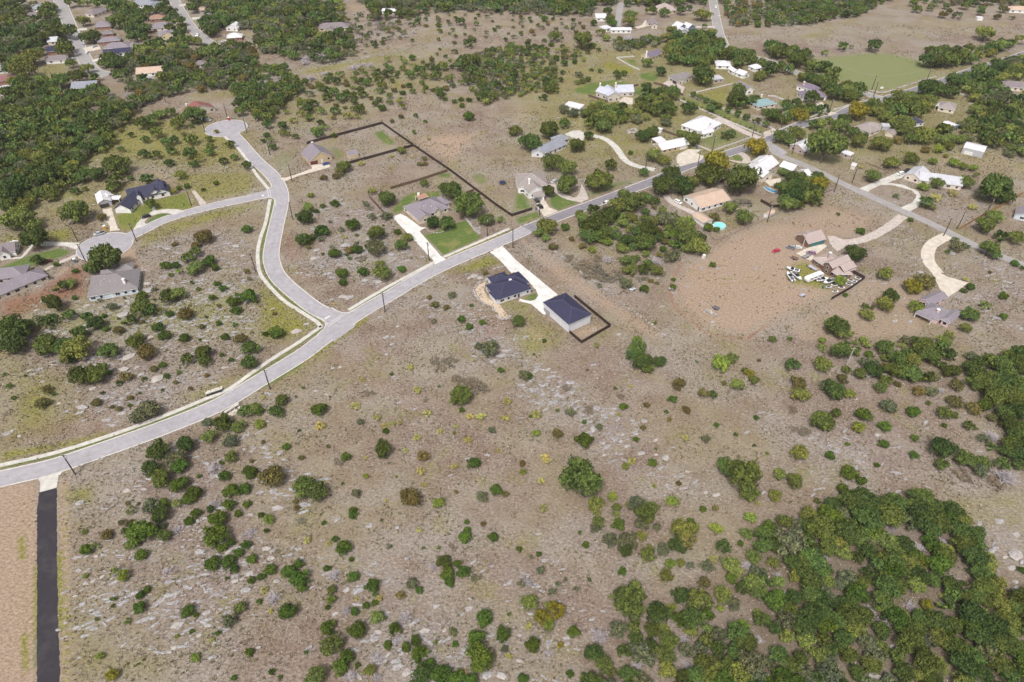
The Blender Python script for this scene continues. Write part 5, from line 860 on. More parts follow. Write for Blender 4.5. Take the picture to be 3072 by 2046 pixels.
def culvert(label, fr, a, b_, sgn, mark):
    p, q = fr.g(a), fr.g(b_); d = q-p; L = 6.4; g = (p+q)/2; root = empty('culvert_headwall', (g.x, g.y, 0), label, 'culvert', rz=math.atan2(d.y, d.x), mark=mark); m = MB(); m.box((0,0,1.05), (L,.35,.5)); m.box((0,.3*sgn,1.32), (L+.2,.9,.12)); m.build('headwall', M_CONC, root)
    for i in range(4): m = MB(); m.box((-L/2+.35+(L-.7)*i/3, 0, .4), (.55,.34,.85)); m.build('pier', M_CONC, root)
    m = MB(); m.box((0,.9*sgn,.4), (L,.1,.9)); m.build('barrel_shadow_wall', mt('painted barrel shadow', (.03,.03,.03)), root); m = MB(); m.add([(-L/2,-.1*sgn,.06),(L/2,-.1*sgn,.06),(L/2+.4,-2.6*sgn,.05),(-L/2-.4,-2.6*sgn,.05)], [(0,1,2,3) if sgn > 0 else (3,2,1,0)]); m.build('apron', M_TANC, root)  # near-black wall behind the openings: the barrels' shadow put in as colour
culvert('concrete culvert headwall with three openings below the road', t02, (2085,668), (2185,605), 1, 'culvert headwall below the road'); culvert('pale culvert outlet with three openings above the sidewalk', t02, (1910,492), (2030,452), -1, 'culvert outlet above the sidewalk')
g = t11.g((712,1232)); root = empty('fire_hydrant', (g.x, g.y, 0), 'yellow fire hydrant near the street junction corner', 'hydrant', mark='yellow fire hydrant'); m = MB(); m.cyl((0,0,0), .2, .75, 10); m.cyl((0,0,.75), .22, .2, 10, 0, .08); m.build('barrel', paint_mat((.65,.42,.01)), root); m = MB(); m.tube([(-.35,0,.55),(.35,0,.55)], .1, 8); m.build('outlet', paint_mat((.65,.42,.01)), root)
g = t30.g((1040,825)); root = empty('field_sign', (g.x, g.y, 0), 'small white sign at the near tip of the mown field', 'sign'); m = MB(); m.box((0,0,1.6), (2.4,.08,1.5)); m.build('board', M_TRIM, root)
for s in (-1,1): m = MB(); m.box((s*1.0,.1,1.0), (.12,.12,2.0)); m.build('post', M_GREYW, root)
# stone rows
def stone_mesh(seed):
    r = np.random.RandomState(seed); ph = (1+5**.5)/2
    v = np.array([(-1,ph,0),(1,ph,0),(-1,-ph,0),(1,-ph,0),(0,-1,ph),(0,1,ph),(0,-1,-ph),(0,1,-ph),(ph,0,-1),(ph,0,1),(-ph,0,-1),(-ph,0,1)], float)/1.9
    f = [(0,11,5),(0,5,1),(0,1,7),(0,7,10),(0,10,11),(1,5,9),(5,11,4),(11,10,2),(10,7,6),(7,1,8),(3,9,4),(3,4,2),(3,2,6),(3,6,8),(3,8,9),(4,9,5),(2,4,11),(6,2,10),(8,6,7),(9,8,1)]
    v = v*(1+r.uniform(-.28,.28,(12,1)))*np.array([.5,.5*r.uniform(.6,1),.32]); return v, np.array(f)
ml, tl, bl = nodes('limestone'); cl = ramp(tl, noise(tl, 1.3, 6, .7), [(.3, (.125,.118,.118)), (.5, (.27,.258,.26)), (.72, (.44,.425,.43))]); orr = N(tl, 'ShaderNodeObjectInfo').outputs['Random']; cl = mix(tl, math_(tl, 'MULTIPLY', orr, .35), cl, (.50,.42,.34)); tl.links.new(cl, bl.inputs['Base Color']); bl.inputs['Roughness'].default_value = .9; bump(tl, bl, noise(tl, 4, 5, .7), .5, .08); M_LIME = ml
STONES = [mesh_np('stone', *stone_mesh(s), [M_LIME]) for s in range(8)]
def stone_row(name, label, fq, size, step, cat='stone wall', wob=.25, mark=None):
    L = smooth_line(pts(*fq), step); root = empty(name, (L[0].x, L[0].y, 0), label, cat, mark=mark)
    for p in L:
        if rnd.random() < .12: continue
        s = size*1.45*rnd.uniform(.7, 1.3); q = p-L[0]; o = obj('stone', STONES[rnd.randrange(8)], root, (q.x+rnd.uniform(-wob, wob), q.y+rnd.uniform(-wob, wob), s*.18), rnd.uniform(0, 6), (s*1.2, s, s*rnd.uniform(.8, 1.2)))
stone_row('retaining_wall', 'curved white limestone wall holding the gravel bed at the navy house', [(FN, [(300,330),(190,360),(115,470),(180,610),(300,700),(410,745),(440,830),(520,920),(640,930),(668,885)])], .95, .8); stone_row('retaining_wall', 'short limestone arc above the navy-roofed house', [(FN, [(390,175),(470,125),(600,100)])], .8, .7); stone_row('stone_row', 'line of white stones down the slope beside the thicket', [(t21, [(400,745),(510,825),(600,895),(640,940),(700,980),(780,1040),(870,1100),(930,1150)])], .9, 1.3, mark='line of white stones'); stone_row('stone_row', 'lower line of white stones beyond the white garage', [(t21, [(1000,1215),(1150,1320),(1260,1400),(1400,1510)])], .8, 1.8)
stone_row('field_wall', 'low yellowish stone wall along the mown field tip', [(t30, [(840,810),(960,840),(1060,855),(1200,815),(1400,745),(1540,710)])], 1.3, 1.2); stone_row('garden_border', 'white stone ring around the two lawn oaks', [(FL, [(690,850),(760,910),(880,935),(1000,910),(1120,855),(1170,800)])], .6, .6); stone_row('garden_border', 'pale stepping stone curve left of the tan house', [(FB, [(0,1100),(130,1070),(220,1045)]) ], .8, 1.0); stone_row('stone_row', 'white rubble edge around the lawn house boulder bed', [(FL, [(1380,660),(1480,780),(1560,900),(1640,945)])], 1.0, .9); stone_row('stone_heap', 'white rubble heap on the bare lot by two round trees', [(FM, [(930,1400),(1000,1385),(1090,1360),(1080,1420),(960,1425)])], 1.6, 1.1, 'stone heap', .5); stone_row('stone_heap', 'dumped white boards and stones on the bare slope', [(t21, [(1760,1300),(1800,1290),(1840,1310),(1870,1330)])], 1.2, 1.0, 'stone heap', .6)
sheet('gravel_bed', [(p.x, p.y) for p in FN.gs([(300,340),(200,370),(125,470),(190,600),(310,690),(420,735),(450,820),(530,905),(635,915),(655,880),(520,700),(470,690),(340,600),(270,480)])], plain('tan gravel', (.46,.37,.28), .95, .2, 4), .03, .03)
m = MB(); g = t21.g((1458,1100)); root = empty('garden_table', (g.x, g.y, 0), 'small grey table-like box beside a juniper on the bare slope', 'table'); m.box((0,0,1.3), (2.2,1.6,.12)); m.build('top', M_INS, root)
for sx in (-1,1):
    for sy in (-1,1): m = MB(); m.box((sx*.95,sy*.65,.62), (.1,.1,1.25)); m.build('leg', M_GREYW, root)
trailer('dark scrap trailer with white panel on the bare slope', t21, (1850,1250), (1900,1275), 3.2, (.12,.12,.14))
g = t21.g((757,1463)); root = empty('septic_lid', (g.x, g.y, 0), 'round dark tank lid in the yard behind the white garage', 'lid'); m = MB(); m.cyl((0,0,0), .8, .12, 20); m.build('collar', M_TANC, root); m = MB(); m.cyl((0,0,.12), .5, .08, 16, 0, .45); m.build('cover', mt('dark lid', (.05,.05,.09)), root)
# ---------------------------------------------------------------- trees and shrubs
def leaf_mat(name, by_attr=False):
    m, t, b = nodes(name)
    tone = N(t, 'ShaderNodeAttribute', attribute_name='tone').outputs['Fac']
    base = N(t, 'ShaderNodeAttribute', attribute_name='tint').outputs['Color'] if by_attr else N(t, 'ShaderNodeObjectInfo').outputs['Color']
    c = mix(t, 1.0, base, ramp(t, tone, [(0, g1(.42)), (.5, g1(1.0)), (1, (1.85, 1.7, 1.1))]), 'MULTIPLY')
    t.links.new(c, b.inputs['Base Color']); b.inputs['Roughness'].default_value = .7; b.inputs['Specular IOR Level'].default_value = .2
    tr = N(t, 'ShaderNodeBsdfTranslucent'); t.links.new(c, tr.inputs['Color']); mx = N(t, 'ShaderNodeMixShader'); mx.inputs[0].default_value = .22
    out = [n for n in t.nodes if n.type == 'OUTPUT_MATERIAL'][0]; t.links.new(b.outputs[0], mx.inputs[1]); t.links.new(tr.outputs[0], mx.inputs[2]); t.links.new(mx.outputs[0], out.inputs['Surface'])
    return m
M_LEAF = leaf_mat('leaves'); M_LEAFW = leaf_mat('woodland leaves', True); M_BARK = plain('bark', (.11, .085, .07), .95, .2, 4)
M_TWIG = plain('dead grey twigs', (.40, .36, .375), .9, .2, 2)
def crown(seed, nc, nl, zmin, zc, fl, cr, leaf, shell=.62, gap=0.0):
    """leaf sprays (quads) on many clumps inside a dome of radius 1; zc centre height, fl half height"""
    r = np.random.RandomState(seed); V = []; TN = []
    lobes = 1+.22*np.sin(np.arange(3)[:, None]*0+r.uniform(0, 6.28, (3, 1)))
    ph = r.uniform(0, 6.28, 4); am = r.uniform(.03, .13, 4)
    for i in range(nc):
        d = r.normal(size=3); d /= np.linalg.norm(d)
        if d[2] < -.35: d[2] *= -.6
        a = math.atan2(d[1], d[0]); k = 1+sum(am[j]*math.sin((j+2)*a+ph[j]) for j in range(4))
        q = d*np.array([k, k, fl])*r.uniform(shell, 1.0)*(1-cr*.6); q[2] += zc
        c_r = cr*r.uniform(.65, 1.25); n = int(nl*r.uniform(.6, 1.3)); tn = r.uniform(.3, .7)
        dd = r.normal(size=(n, 3)); dd /= np.linalg.norm(dd, axis=1)[:, None]; dd[:, 2] = np.abs(dd[:, 2])*np.where(r.rand(n) < .8, 1, -1)
        p = q+dd*(c_r*r.uniform(.6, 1.05, (n, 1)))*np.array([1, 1, .8]); ok = p[:, 2] > zmin; p = p[ok]; dd = dd[ok]; n = len(p)
        nn = dd+r.normal(size=(n, 3))*.55; nn /= np.linalg.norm(nn, axis=1)[:, None]
        u = np.cross(nn, r.normal(size=(n, 3))); u /= np.linalg.norm(u, axis=1)[:, None]; v = np.cross(nn, u); s = leaf*r.uniform(.6, 1.35, (n, 1)); s2 = s*r.uniform(.5, .9, (n, 1))
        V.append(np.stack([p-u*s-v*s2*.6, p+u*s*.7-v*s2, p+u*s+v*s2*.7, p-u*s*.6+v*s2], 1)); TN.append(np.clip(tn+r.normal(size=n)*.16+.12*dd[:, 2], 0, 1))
    V = np.concatenate(V); TN = np.concatenate(TN); return V, TN
def crown_mesh(*a):
    V, TN = crown(*a); n = len(V); return mesh_np('crown', V.reshape(-1, 3), np.arange(4*n).reshape(n, 4), [M_LEAF], attrs={'tone': ('FLOAT', 'FACE', TN)})
def dead_mesh(seed):
    r = random.Random(seed); b = MB()
    for i in range(80):
        a = r.uniform(0, 6.28); e = r.uniform(.25, 1.4); L = r.uniform(.5, 1.05); p = Vector((r.uniform(-.15, .15), r.uniform(-.15, .15), 0)); d = Vector((math.cos(a)*math.cos(e), math.sin(a)*math.cos(e), math.sin(e)*.8))
        k = p+d*L*.5+Vector((r.uniform(-.08, .08), r.uniform(-.08, .08), .03)); q = p+d*L+Vector((r.uniform(-.15, .15), r.uniform(-.15, .15), r.uniform(-.12, .05)))
        b.tube([p, k, q], [.022, .017, .009], 3)
        for j in range(3):
            s = k.lerp(q, r.uniform(0, .8)); b.tube([s, s+Vector((r.uniform(-.25, .25), r.uniform(-.25, .25), r.uniform(-.05, .2)))], [.013, .008], 3)
    return b.mesh('branches', [M_TWIG])
def trunk_mesh(seed):
    r = random.Random(seed); b = MB(); b.tube([(0, 0, -.03), (r.uniform(-.03, .03), r.uniform(-.03, .03), .22), (r.uniform(-.06, .06), r.uniform(-.06, .06), .5)], [.06, .048, .035], 7)
    for k in range(5):
        a = k*1.26+r.uniform(0, .6); z = r.uniform(.18, .4); b.tube([(0, 0, z), (.25*math.cos(a), .25*math.sin(a), z+.2), (.6*math.cos(a), .6*math.sin(a), z+.34)], [.03, .022, .008], 5)
    return b.mesh('trunk', [M_BARK])
TRUNKS = [trunk_mesh(s) for s in range(5)]
# kind: name, words, category, crown settings, colour, colour spread, height/width, has trunk
KIND = {
'o': ('live_oak_tree', 'dark green oak tree', 'tree', (52, 66, .14, .54, .46, .28, .056), (.088, .122, .036), .34, 1.12, 1),
'j': ('juniper_bush', 'deep green juniper bush', 'bush', (40, 72, .0, .48, .48, .28, .060), (.076, .122, .024), .28, 1.05, 0),
'm': ('mesquite_tree', 'light green mesquite tree', 'tree', (42, 50, .12, .52, .44, .28, .056), (.155, .185, .055), .28, 1.08, 1),
'y': ('yellow_shrub', 'pale yellow-green shrub', 'shrub', (24, 40, .0, .42, .42, .28, .055), (.37, .35, .13), .2, .85, 0),
'b': ('olive_shrub', 'olive brown shrub', 'shrub', (34, 50, .0, .44, .42, .28, .060), (.150, .130, .052), .25, 1.05, 0),
'g': ('grey_green_shrub', 'grey-green shrub', 'shrub', (34, 54, .0, .46, .42, .29, .060), (.130, .145, .088), .2, 1.05, 0),
'l': ('lime_shrub', 'bright lime green shrub', 'shrub', (28, 54, .0, .46, .44, .30, .062), (.185, .235, .05), .2, 1.05, 0),
's': ('scrub_bush', 'low grey-brown scrub bush', 'bush', (26, 34, .0, .22, .26, .24, .055), (.19, .165, .135), .15, .4, 0),
'a': ('autumn_tree', 'golden yellow tree', 'tree', (38, 54, .12, .5, .44, .30, .062), (.21, .19, .03), .15, 1.15, 1),
'd': ('dead_bush', 'bare grey dead bush', 'bush', None, (1, 1, 1), 0, .8, 0)}
CROWNS = {}
for ki, (k, v) in enumerate(KIND.items()):
    CROWNS[k] = [dead_mesh(s) for s in range(4)] if k == 'd' else [crown_mesh(100*ki+s, *v[3]) for s in range(6 if k in 'ojm' else 4)]
VEG = {
(0,2): dict(o='90 40 260,430 30 220,590 60 180,640 140 150,1000 90 170,1240 20 160,1725 165 120,1870 110 160,1880 190 110,2290 60 150,2290 190 150,720 320 210,880 310 200,1095 385 60,2050 740 180,2250 650 120,1450 1010 200,1700 960 170,1380 1170 180,1480 1260 190', m='700 60 280,960 225 70,2190 780 130,2330 620 120,1930 880 150,2120 1060 130,1620 1500 90,1210 1550 90', b='1335 80 200,1160 320 120,430 440 110,375 560 150,880 555 100,1090 620 70,1030 600 45,1190 515 70,1410 250 80,1610 375 50,2310 1100 50,1170 1485 50,1270 1490 40', g='1350 620 220,1260 690 160,1900 740 110,2110 910 160,1600 1080 220,1390 1500 180', j='2120 170 50,2040 125 50,1640 285 50,1495 450 35,1530 320 60,1000 285 60,500 485 40,125 520 50,85 415 60,50 300 40,235 318 35,1195 590 45,940 475 40,1320 345 50,1490 215 70,1285 475 30,1640 1310 170,1780 1400 160,1720 1450 130,1650 1140 160,2060 1230 120,2300 1200 130,2130 1380 160,2250 1350 120,2100 1500 120,1500 1490 120,1830 1240 50,2030 1120 50,2270 1490 90,1930 1540 80', d='1950 1150 170,1960 1490 160'),
(1,2): dict(o='235 545 130,185 640 130,1165 990 180,1890 490 200,440 1330 230,540 1390 220', j='25 640 90,580 630 150,275 970 80,830 1060 100,1190 820 70,1890 630 65,2000 1115 120,2210 1370 130,890 1555 80,795 1310 30,1245 297 40,430 430 35,2250 265 70,1860 430 90', l='30 760 110,1820 840 40,1285 1240 35,1680 1490 130', y='590 770 110,1185 770 80,915 585 100,1105 695 100,1250 755 70,1325 745 70,1480 440 100,980 345 60,1415 235 70,1570 655 90,2060 690 110,1960 690 80,2305 545 90,2285 705 100,1480 875 90,1690 825 70,1835 780 60,1950 905 80,1375 1000 60,1010 1070 50,2220 1000 50,1510 1190 90,1540 1315 60,1820 1145 80', b='1540 1050 140,150 1230 270,360 1470 60,370 1530 70,1410 1430 230,2290 1400 80,365 505 30', g='960 735 80,2165 810 80,915 1400 105,2080 1430 120,2150 60 200,2050 40 90', s='1850 340 150,1700 240 120,2000 390 260,2100 430 120,1010 480 90,1080 470 60,1780 170 160,1640 180 120,1560 540 70,760 1100 120'),
(2,2): dict(o='1150 60 180,1120 130 150,1210 190 190,1350 180 130,1260 240 130,2020 160 110,2140 270 60,1850 490 80,650 1260 385,1960 1160 190,2130 1240 320,2170 1390 170', m='2225 350 110,2070 390 150,780 40 60,770 1490 160,965 1520 90,1260 1520 140,1080 1500 100', l='1920 200 180,225 850 85,100 1200 70,1040 1145 80,1470 1465 130,920 1420 110,2345 1030 40', a='2185 290 90', b='1950 380 60,1535 390 140,1765 470 110,1235 580 65,415 845 110,95 1120 70,1205 790 65,1445 715 60,1600 625 90,1870 1530 70', j='1475 530 80,1025 600 90,945 435 35,170 690 35,415 635 40,665 740 50,665 910 165,1415 650 45,1880 765 55,2060 855 45,2225 955 35,1140 900 60,1320 990 30,1290 1110 95,1755 1540 70,155 310 80', y='985 670 60,230 665 120,315 1075 120,260 1280 80,1595 880 80,1105 1100 90,290 1530 90,2260 1490 70,1090 410 50', g='535 650 100,1780 890 90,1150 1490 180,110 310 120,800 780 80', s='700 620 120,1000 500 90,2000 1100 60,500 420 100'),
(3,2): dict(o='680 90 200,800 90 100,1070 55 150,1440 60 200,1490 140 180,1180 160 160,1150 260 150,1320 310 170,1230 280 140,1645 130 140,1690 280 160,980 260 170,850 300 120,220 215 130,610 450 190,500 730 200,550 760 150,625 665 100,1615 660 130,1710 680 70,1850 780 100,1600 990 210,1590 1130 120,1830 1090 190,1970 1110 120,450 1470 60,2050 970 80,1890 260 190,2010 370 230,2150 230 200,2280 200 200,2120 380 240,2290 400 220,2060 500 220,2230 520 230,2290 650 190,2180 660 170,2290 810 170,2250 960 200,2320 1020 180,2200 1010 160,2150 1130 130,1930 370 180,590 1500 150,750 1460 220,880 1460 230,1060 1490 170,1180 1480 180,1310 1510 160,1430 1440 220,1530 1520 170', m='490 60 90,905 30 90,1330 170 150,495 215 170,305 490 170,1030 420 110,285 1020 170,245 1290 180,100 1220 120,70 1410 130', b='285 380 150,690 340 110,1190 390 70,1390 450 130,1740 400 130,1720 540 160,1890 610 130,2060 700 110', g='1520 310 130,540 400 130,1500 450 130,1110 590 160,1960 1190 150,1985 890 110', l='750 480 120,835 790 130', j='1480 570 50,880 670 160,1070 775 120,1335 650 130,1620 770 60,1065 940 100,1350 885 75,1340 1045 85,575 1050 100,1005 1135 60,745 1205 170,860 1280 110,690 1360 120', d='900 270 150,2060 860 160,2200 1230 260,1600 440 90', s='2100 1300 200,1800 1230 180,230 620 130,330 820 150,1500 900 120,250 800 100'),
(0,3): dict(j='1290 190 280,1340 130 80,1135 175 55,1730 85 110,1800 20 100,1990 70 190,2190 20 80,790 350 130,1295 400 120,1040 810 60,1040 870 40,1290 770 90,1280 880 130,1350 720 70,1980 220 220,2030 330 110,2120 280 90,2255 310 100,2190 380 90,2310 430 110,1950 470 150,2090 460 140,2150 530 90,1720 910 130,1800 950 60,885 995 45,1170 1005 60,1270 1405 30,1320 1365 30,2005 1120 55,1760 1105 50,2290 1300 90,2150 1530 60,2305 635 80,2085 615 40', o='1480 30 180', b='1110 100 60,1185 110 80,980 215 120', m='870 325 80,1205 310 120,1510 215 140,1050 560 90,2210 890 120', l='1135 590 120,910 1330 90,1800 1340 100,1625 1150 50', g='2110 1000 150,1480 130 100', a='1030 1510 110', d='1630 160 130,1530 540 110,2300 180 140', y='1000 1480 80,1950 1180 60'),
(1,3): dict(j='45 30 70,95 180 60,890 30 85,730 255 70,800 330 150,875 440 55,650 525 70,890 595 110,130 535 120,45 600 80,300 560 160,390 480 100,400 620 170,420 700 100,285 920 180,30 830 60,655 880 60,1070 680 150,1095 760 50,1010 860 75,1090 840 70,910 920 95,930 1090 180,1275 1080 120,660 1070 150,830 1340 150,770 1430 160,1205 1230 95,1380 1250 110,1470 1190 120,1500 1310 170,1590 1400 130,930 1415 60,460 1290 45,145 1475 60,215 1530 50,1500 720 80,1760 570 150,1770 650 120,1900 560 140,1850 480 80,1680 340 40,1535 340 30,1920 230 130,1940 170 80,1935 95 60,2180 235 100,2090 980 170,2030 1160 170,2060 1340 260,2270 1130 150,1830 1220 65,1700 1490 190,1830 1540 180,1980 1550 150,2325 940 40', l='110 70 120,690 810 100,1650 1200 50', y='75 720 90,470 260 90,670 295 60,135 920 60,1130 800 80,2330 1330 80,1900 1480 90,920 800 50', m='700 720 100,1100 980 150,690 1230 210,540 1520 200,1040 1470 120,1810 1110 80', g='1430 660 120,2015 620 80,1225 320 55,2280 1260 90', o='1730 460 140,1510 1500 200', b='2090 115 60,1330 770 100', d='720 570 180,160 790 190,820 900 130,1370 960 150,1290 1180 130,870 1510 150,1100 1520 130,1100 1340 150,1620 500 110', s='1800 330 100,420 90 110'),
(2,3): dict(o='1220 40 200,1520 310 180,1940 330 130,2310 330 170,2300 200 160,1090 830 330,1350 950 230,1560 770 170,1670 980 220,1270 1090 160,1430 1180 180,1130 1190 160,1030 1280 130,760 1300 170,1750 1390 180,1880 1260 170,2050 1290 160,1700 1500 170,1570 1530 150,1060 1510 180,1030 360 140', m='800 100 120,960 30 80,1190 220 100,1570 170 230,1250 390 160,1540 470 100,2150 200 120,1420 600 140,2020 500 180,2220 650 200,2270 740 180,160 840 170,340 870 110,1720 830 270,1640 1090 130,1800 1080 110,1400 1330 200,840 1400 170,1420 1470 200,1860 1400 180,2090 1500 220,780 30 70', j='980 120 120,1650 110 110,2100 295 60,2020 610 130,1010 550 100,620 195 45,680 310 80,245 395 60,65 350 60,710 630 40,190 1230 160,100 1535 110,530 1490 80,655 1490 40,570 1110 130', g='770 150 100,1200 110 140,1330 140 90,900 260 150,1060 270 220,1390 350 140,1800 500 130,1640 500 80,170 415 45,260 540 90,490 630 45,425 675 60,370 740 80,590 720 65,90 660 80,1200 1310 250,1600 1270 150,1730 1260 160,1910 1140 170,2170 1380 250,2260 1520 180', l='1690 150 90,1880 150 120,2190 50 120,1450 480 110,340 1040 130,1470 880 100,2120 1040 140,1915 890 80,2250 915 60', b='1600 260 240,1770 650 130,920 1480 120', y='1850 440 90,150 1060 90', a='400 920 170,280 960 150,450 1230 70', d='140 640 150,800 1130 220,340 1300 110,2170 490 150,2270 1170 110,1580 1170 130,1160 1400 170,1610 1400 130', s='330 1100 90'),
(3,3): dict(o='230 480 180,480 180 250,530 330 180,720 190 260,900 80 280,1150 60 250,1400 60 280,1550 90 230,1740 170 180,1790 310 200,1900 420 230,1950 560 190,920 380 160,1050 430 140,1180 340 180,1620 420 200,870 650 160,930 580 130,1100 690 220,1520 640 160,1690 680 180,250 790 150,490 820 180,680 850 170,400 950 260,200 900 160,330 1080 220,900 970 170,640 1000 170,700 1180 180,1030 1260 130,60 1080 130,300 1350 170,750 1330 170,960 1420 180,460 1530 130,820 1500 170,1180 1340 150,1300 1180 250,1430 1290 140,1400 970 170,1530 1000 230,1700 1050 170,1850 950 260,1930 1150 260,1760 1250 200,1650 1200 180,2060 1050 230,2220 1000 200,2280 900 160,2330 1080 150,2150 1240 220,2280 1250 170,1780 1420 230,1900 1330 190,2130 1400 220,2200 1500 200,1240 1470 200,1990 1500 170,1900 780 180,1820 830 170,1690 750 150', m='50 480 120,100 650 130,250 600 130,690 380 170,1080 260 220,1240 560 150,540 640 140,1360 680 170,800 1080 200,170 1150 150,350 1190 170,480 1330 200,1560 1140 200,1570 1420 170,1400 1500 140,2000 830 140,1250 950 100,1150 900 90', g='200 260 300,740 610 180,920 1200 200,100 1420 200,330 1490 200', a='1450 460 110,1460 860 110', b='2130 790 150', j='2070 600 90,1790 660 60,2330 540 80', y='1600 770 70', d='520 420 120,930 900 170,1060 1010 140,1310 850 150,1610 280 130,1150 150 120,1400 330 150,90 580 100'),
(0,1): dict(o='150 150 230,90 250 230,60 320 180,690 390 230,560 140 110,660 110 80,690 190 80,780 170 50,1060 100 140,1030 160 110,1200 70 60,1350 80 110,760 40 160,1120 20 110,450 60 240,880 20 150,1385 310 110,330 625 250,340 830 110,960 830 300,870 880 170,570 1070 110,450 1190 110,500 1230 170,640 1330 110,480 1370 110,420 1390 120,800 1350 110,880 1400 150,740 1480 150,110 1470 280,230 1430 150,1300 1260 180,1380 1290 130,1530 1150 170,1200 1380 110,1730 800 110,1800 750 110', m='250 250 150,230 310 150,180 440 260,110 470 170,280 490 170,470 230 130,410 120 100,1650 40 110,1590 190 70,650 1030 120,1640 1140 150,1470 1290 70,1800 890 160,1650 930 70,1270 1530 110', b='930 420 110,1870 600 190,1800 680 90,1605 670 70,1080 1460 120,1310 1385 50,1700 1310 170,2270 920 70,1850 1430 70,2200 1540 120', g='330 1350 70,480 1430 80,420 1540 150,1030 1250 100', j='1640 160 60,1720 140 70,1985 110 60,1865 175 45,2265 535 95,515 860 60,690 920 60,685 1165 60,1300 1140 110,1550 1310 90,970 1450 70,1450 1440 110,1520 870 100,1610 870 80,1920 830 120,1980 890 80,1570 960 50,1760 1030 45,1990 1035 60,2045 1080 75,1950 1165 80,2150 1200 130,2290 1160 160,2170 1280 100,1895 1345 35,2010 1400 60,2160 1420 50,2070 1530 90,1510 1510 110,1690 1530 110,960 1330 60'),
(1,1): dict(o='1790 180 210,1960 310 290,1190 250 160,1545 120 80,1640 480 130,1750 470 160,2130 450 140,440 430 150,430 640 130,1110 570 170,1340 690 130', m='1065 190 80,2250 455 80,480 340 110,1380 610 100,1140 860 90,1160 940 170', j='610 320 60,550 370 60,720 300 90,880 490 150,600 550 140,510 610 80,930 720 110,720 760 120,860 805 40,830 770 40,980 930 110,1340 900 80,790 935 120,800 1025 90,1300 560 70,190 1480 150,85 1500 60,1980 1240 40,1890 1360 80,1960 1430 80,2080 1390 70', l='500 220 70,500 660 50', b='620 55 80,730 45 80,770 5 110,860 720 100,480 700 60,170 1310 50,1750 1250 70,1590 1160 60,1640 1230 90,2100 930 70', g='590 630 70,780 540 60,1100 700 200,700 700 50,1060 420 80,1010 300 70,1200 410 110,1800 1140 80,1630 1380 60', s='970 800 110,1050 340 90', y='810 610 50'),
(2,1): dict(o='510 120 220,335 190 130,790 100 220,1210 20 90,1400 130 230,1560 130 220,1460 10 150,1800 20 250,2120 110 330,900 400 170,750 370 120,750 520 250,700 590 190,830 570 200,1260 550 190,1150 560 140,1240 660 200,1340 610 110,1060 650 140,1200 910 110,50 1380 130', m='1650 100 140,2000 340 150,2140 430 180,1020 220 120,1120 280 250,980 320 170,660 440 140,320 510 190,270 570 130,310 620 90,1010 480 120,1110 440 110,1380 360 90,1580 480 190,1610 560 200,1080 830 150,1090 910 140,1700 690 200,1640 620 200,1330 920 140,1010 710 120', b='1860 420 110,550 625 60,380 690 95,1275 1010 50,1330 1030 45,650 690 70', l='860 640 130,740 720 90,1150 1560 120', j='485 515 95,1490 580 120,1390 720 70,1215 1085 90,1485 1000 45,1475 1065 70,1845 860 70,1310 1400 35,1800 520 100,1880 540 70,295 1560 50', g='1450 440 200,1470 770 160,1050 1030 130,805 1060 60', s='2130 280 200,1200 980 130,780 800 120,530 800 120,640 850 200,800 900 250,950 960 200,700 950 150,870 1000 150', d='1330 810 160,880 800 150,1300 390 70'),
(3,1): dict(o='220 60 140,170 170 180,260 220 190,350 150 130,440 230 130,430 290 100,1440 290 120,1500 330 80,2090 180 330,2170 230 180,1980 500 170,2140 610 120,2270 620 140,2030 720 170,2080 770 110,800 750 200,1130 1150 150,890 1245 60,950 1260 50,640 1440 220,1860 1320 160,40 1550 70', m='180 310 180,340 250 160,960 50 150,1560 110 140,1820 100 140,1920 40 60,2090 410 150,1080 940 160,1070 1230 170,910 1320 140,600 1400 150,690 1480 180,1990 1240 100,1820 1440 120,1670 1510 90', a='480 110 170,1330 1050 170', j='640 400 40,855 550 90,1175 232 55,1310 450 60,1650 745 50,2270 850 80,2335 890 50,710 1140 55,1860 1060 90,1800 1100 60,2170 1150 90,2165 1340 75,200 1545 50', l='1440 140 120,665 1000 130,1360 1250 130,500 1550 80,880 1550 90', y='1540 240 120,1700 200 100,1885 330 90,1820 995 60', g='1720 640 80,1750 690 150,1820 690 70', b='1450 1010 200,2040 930 40'),
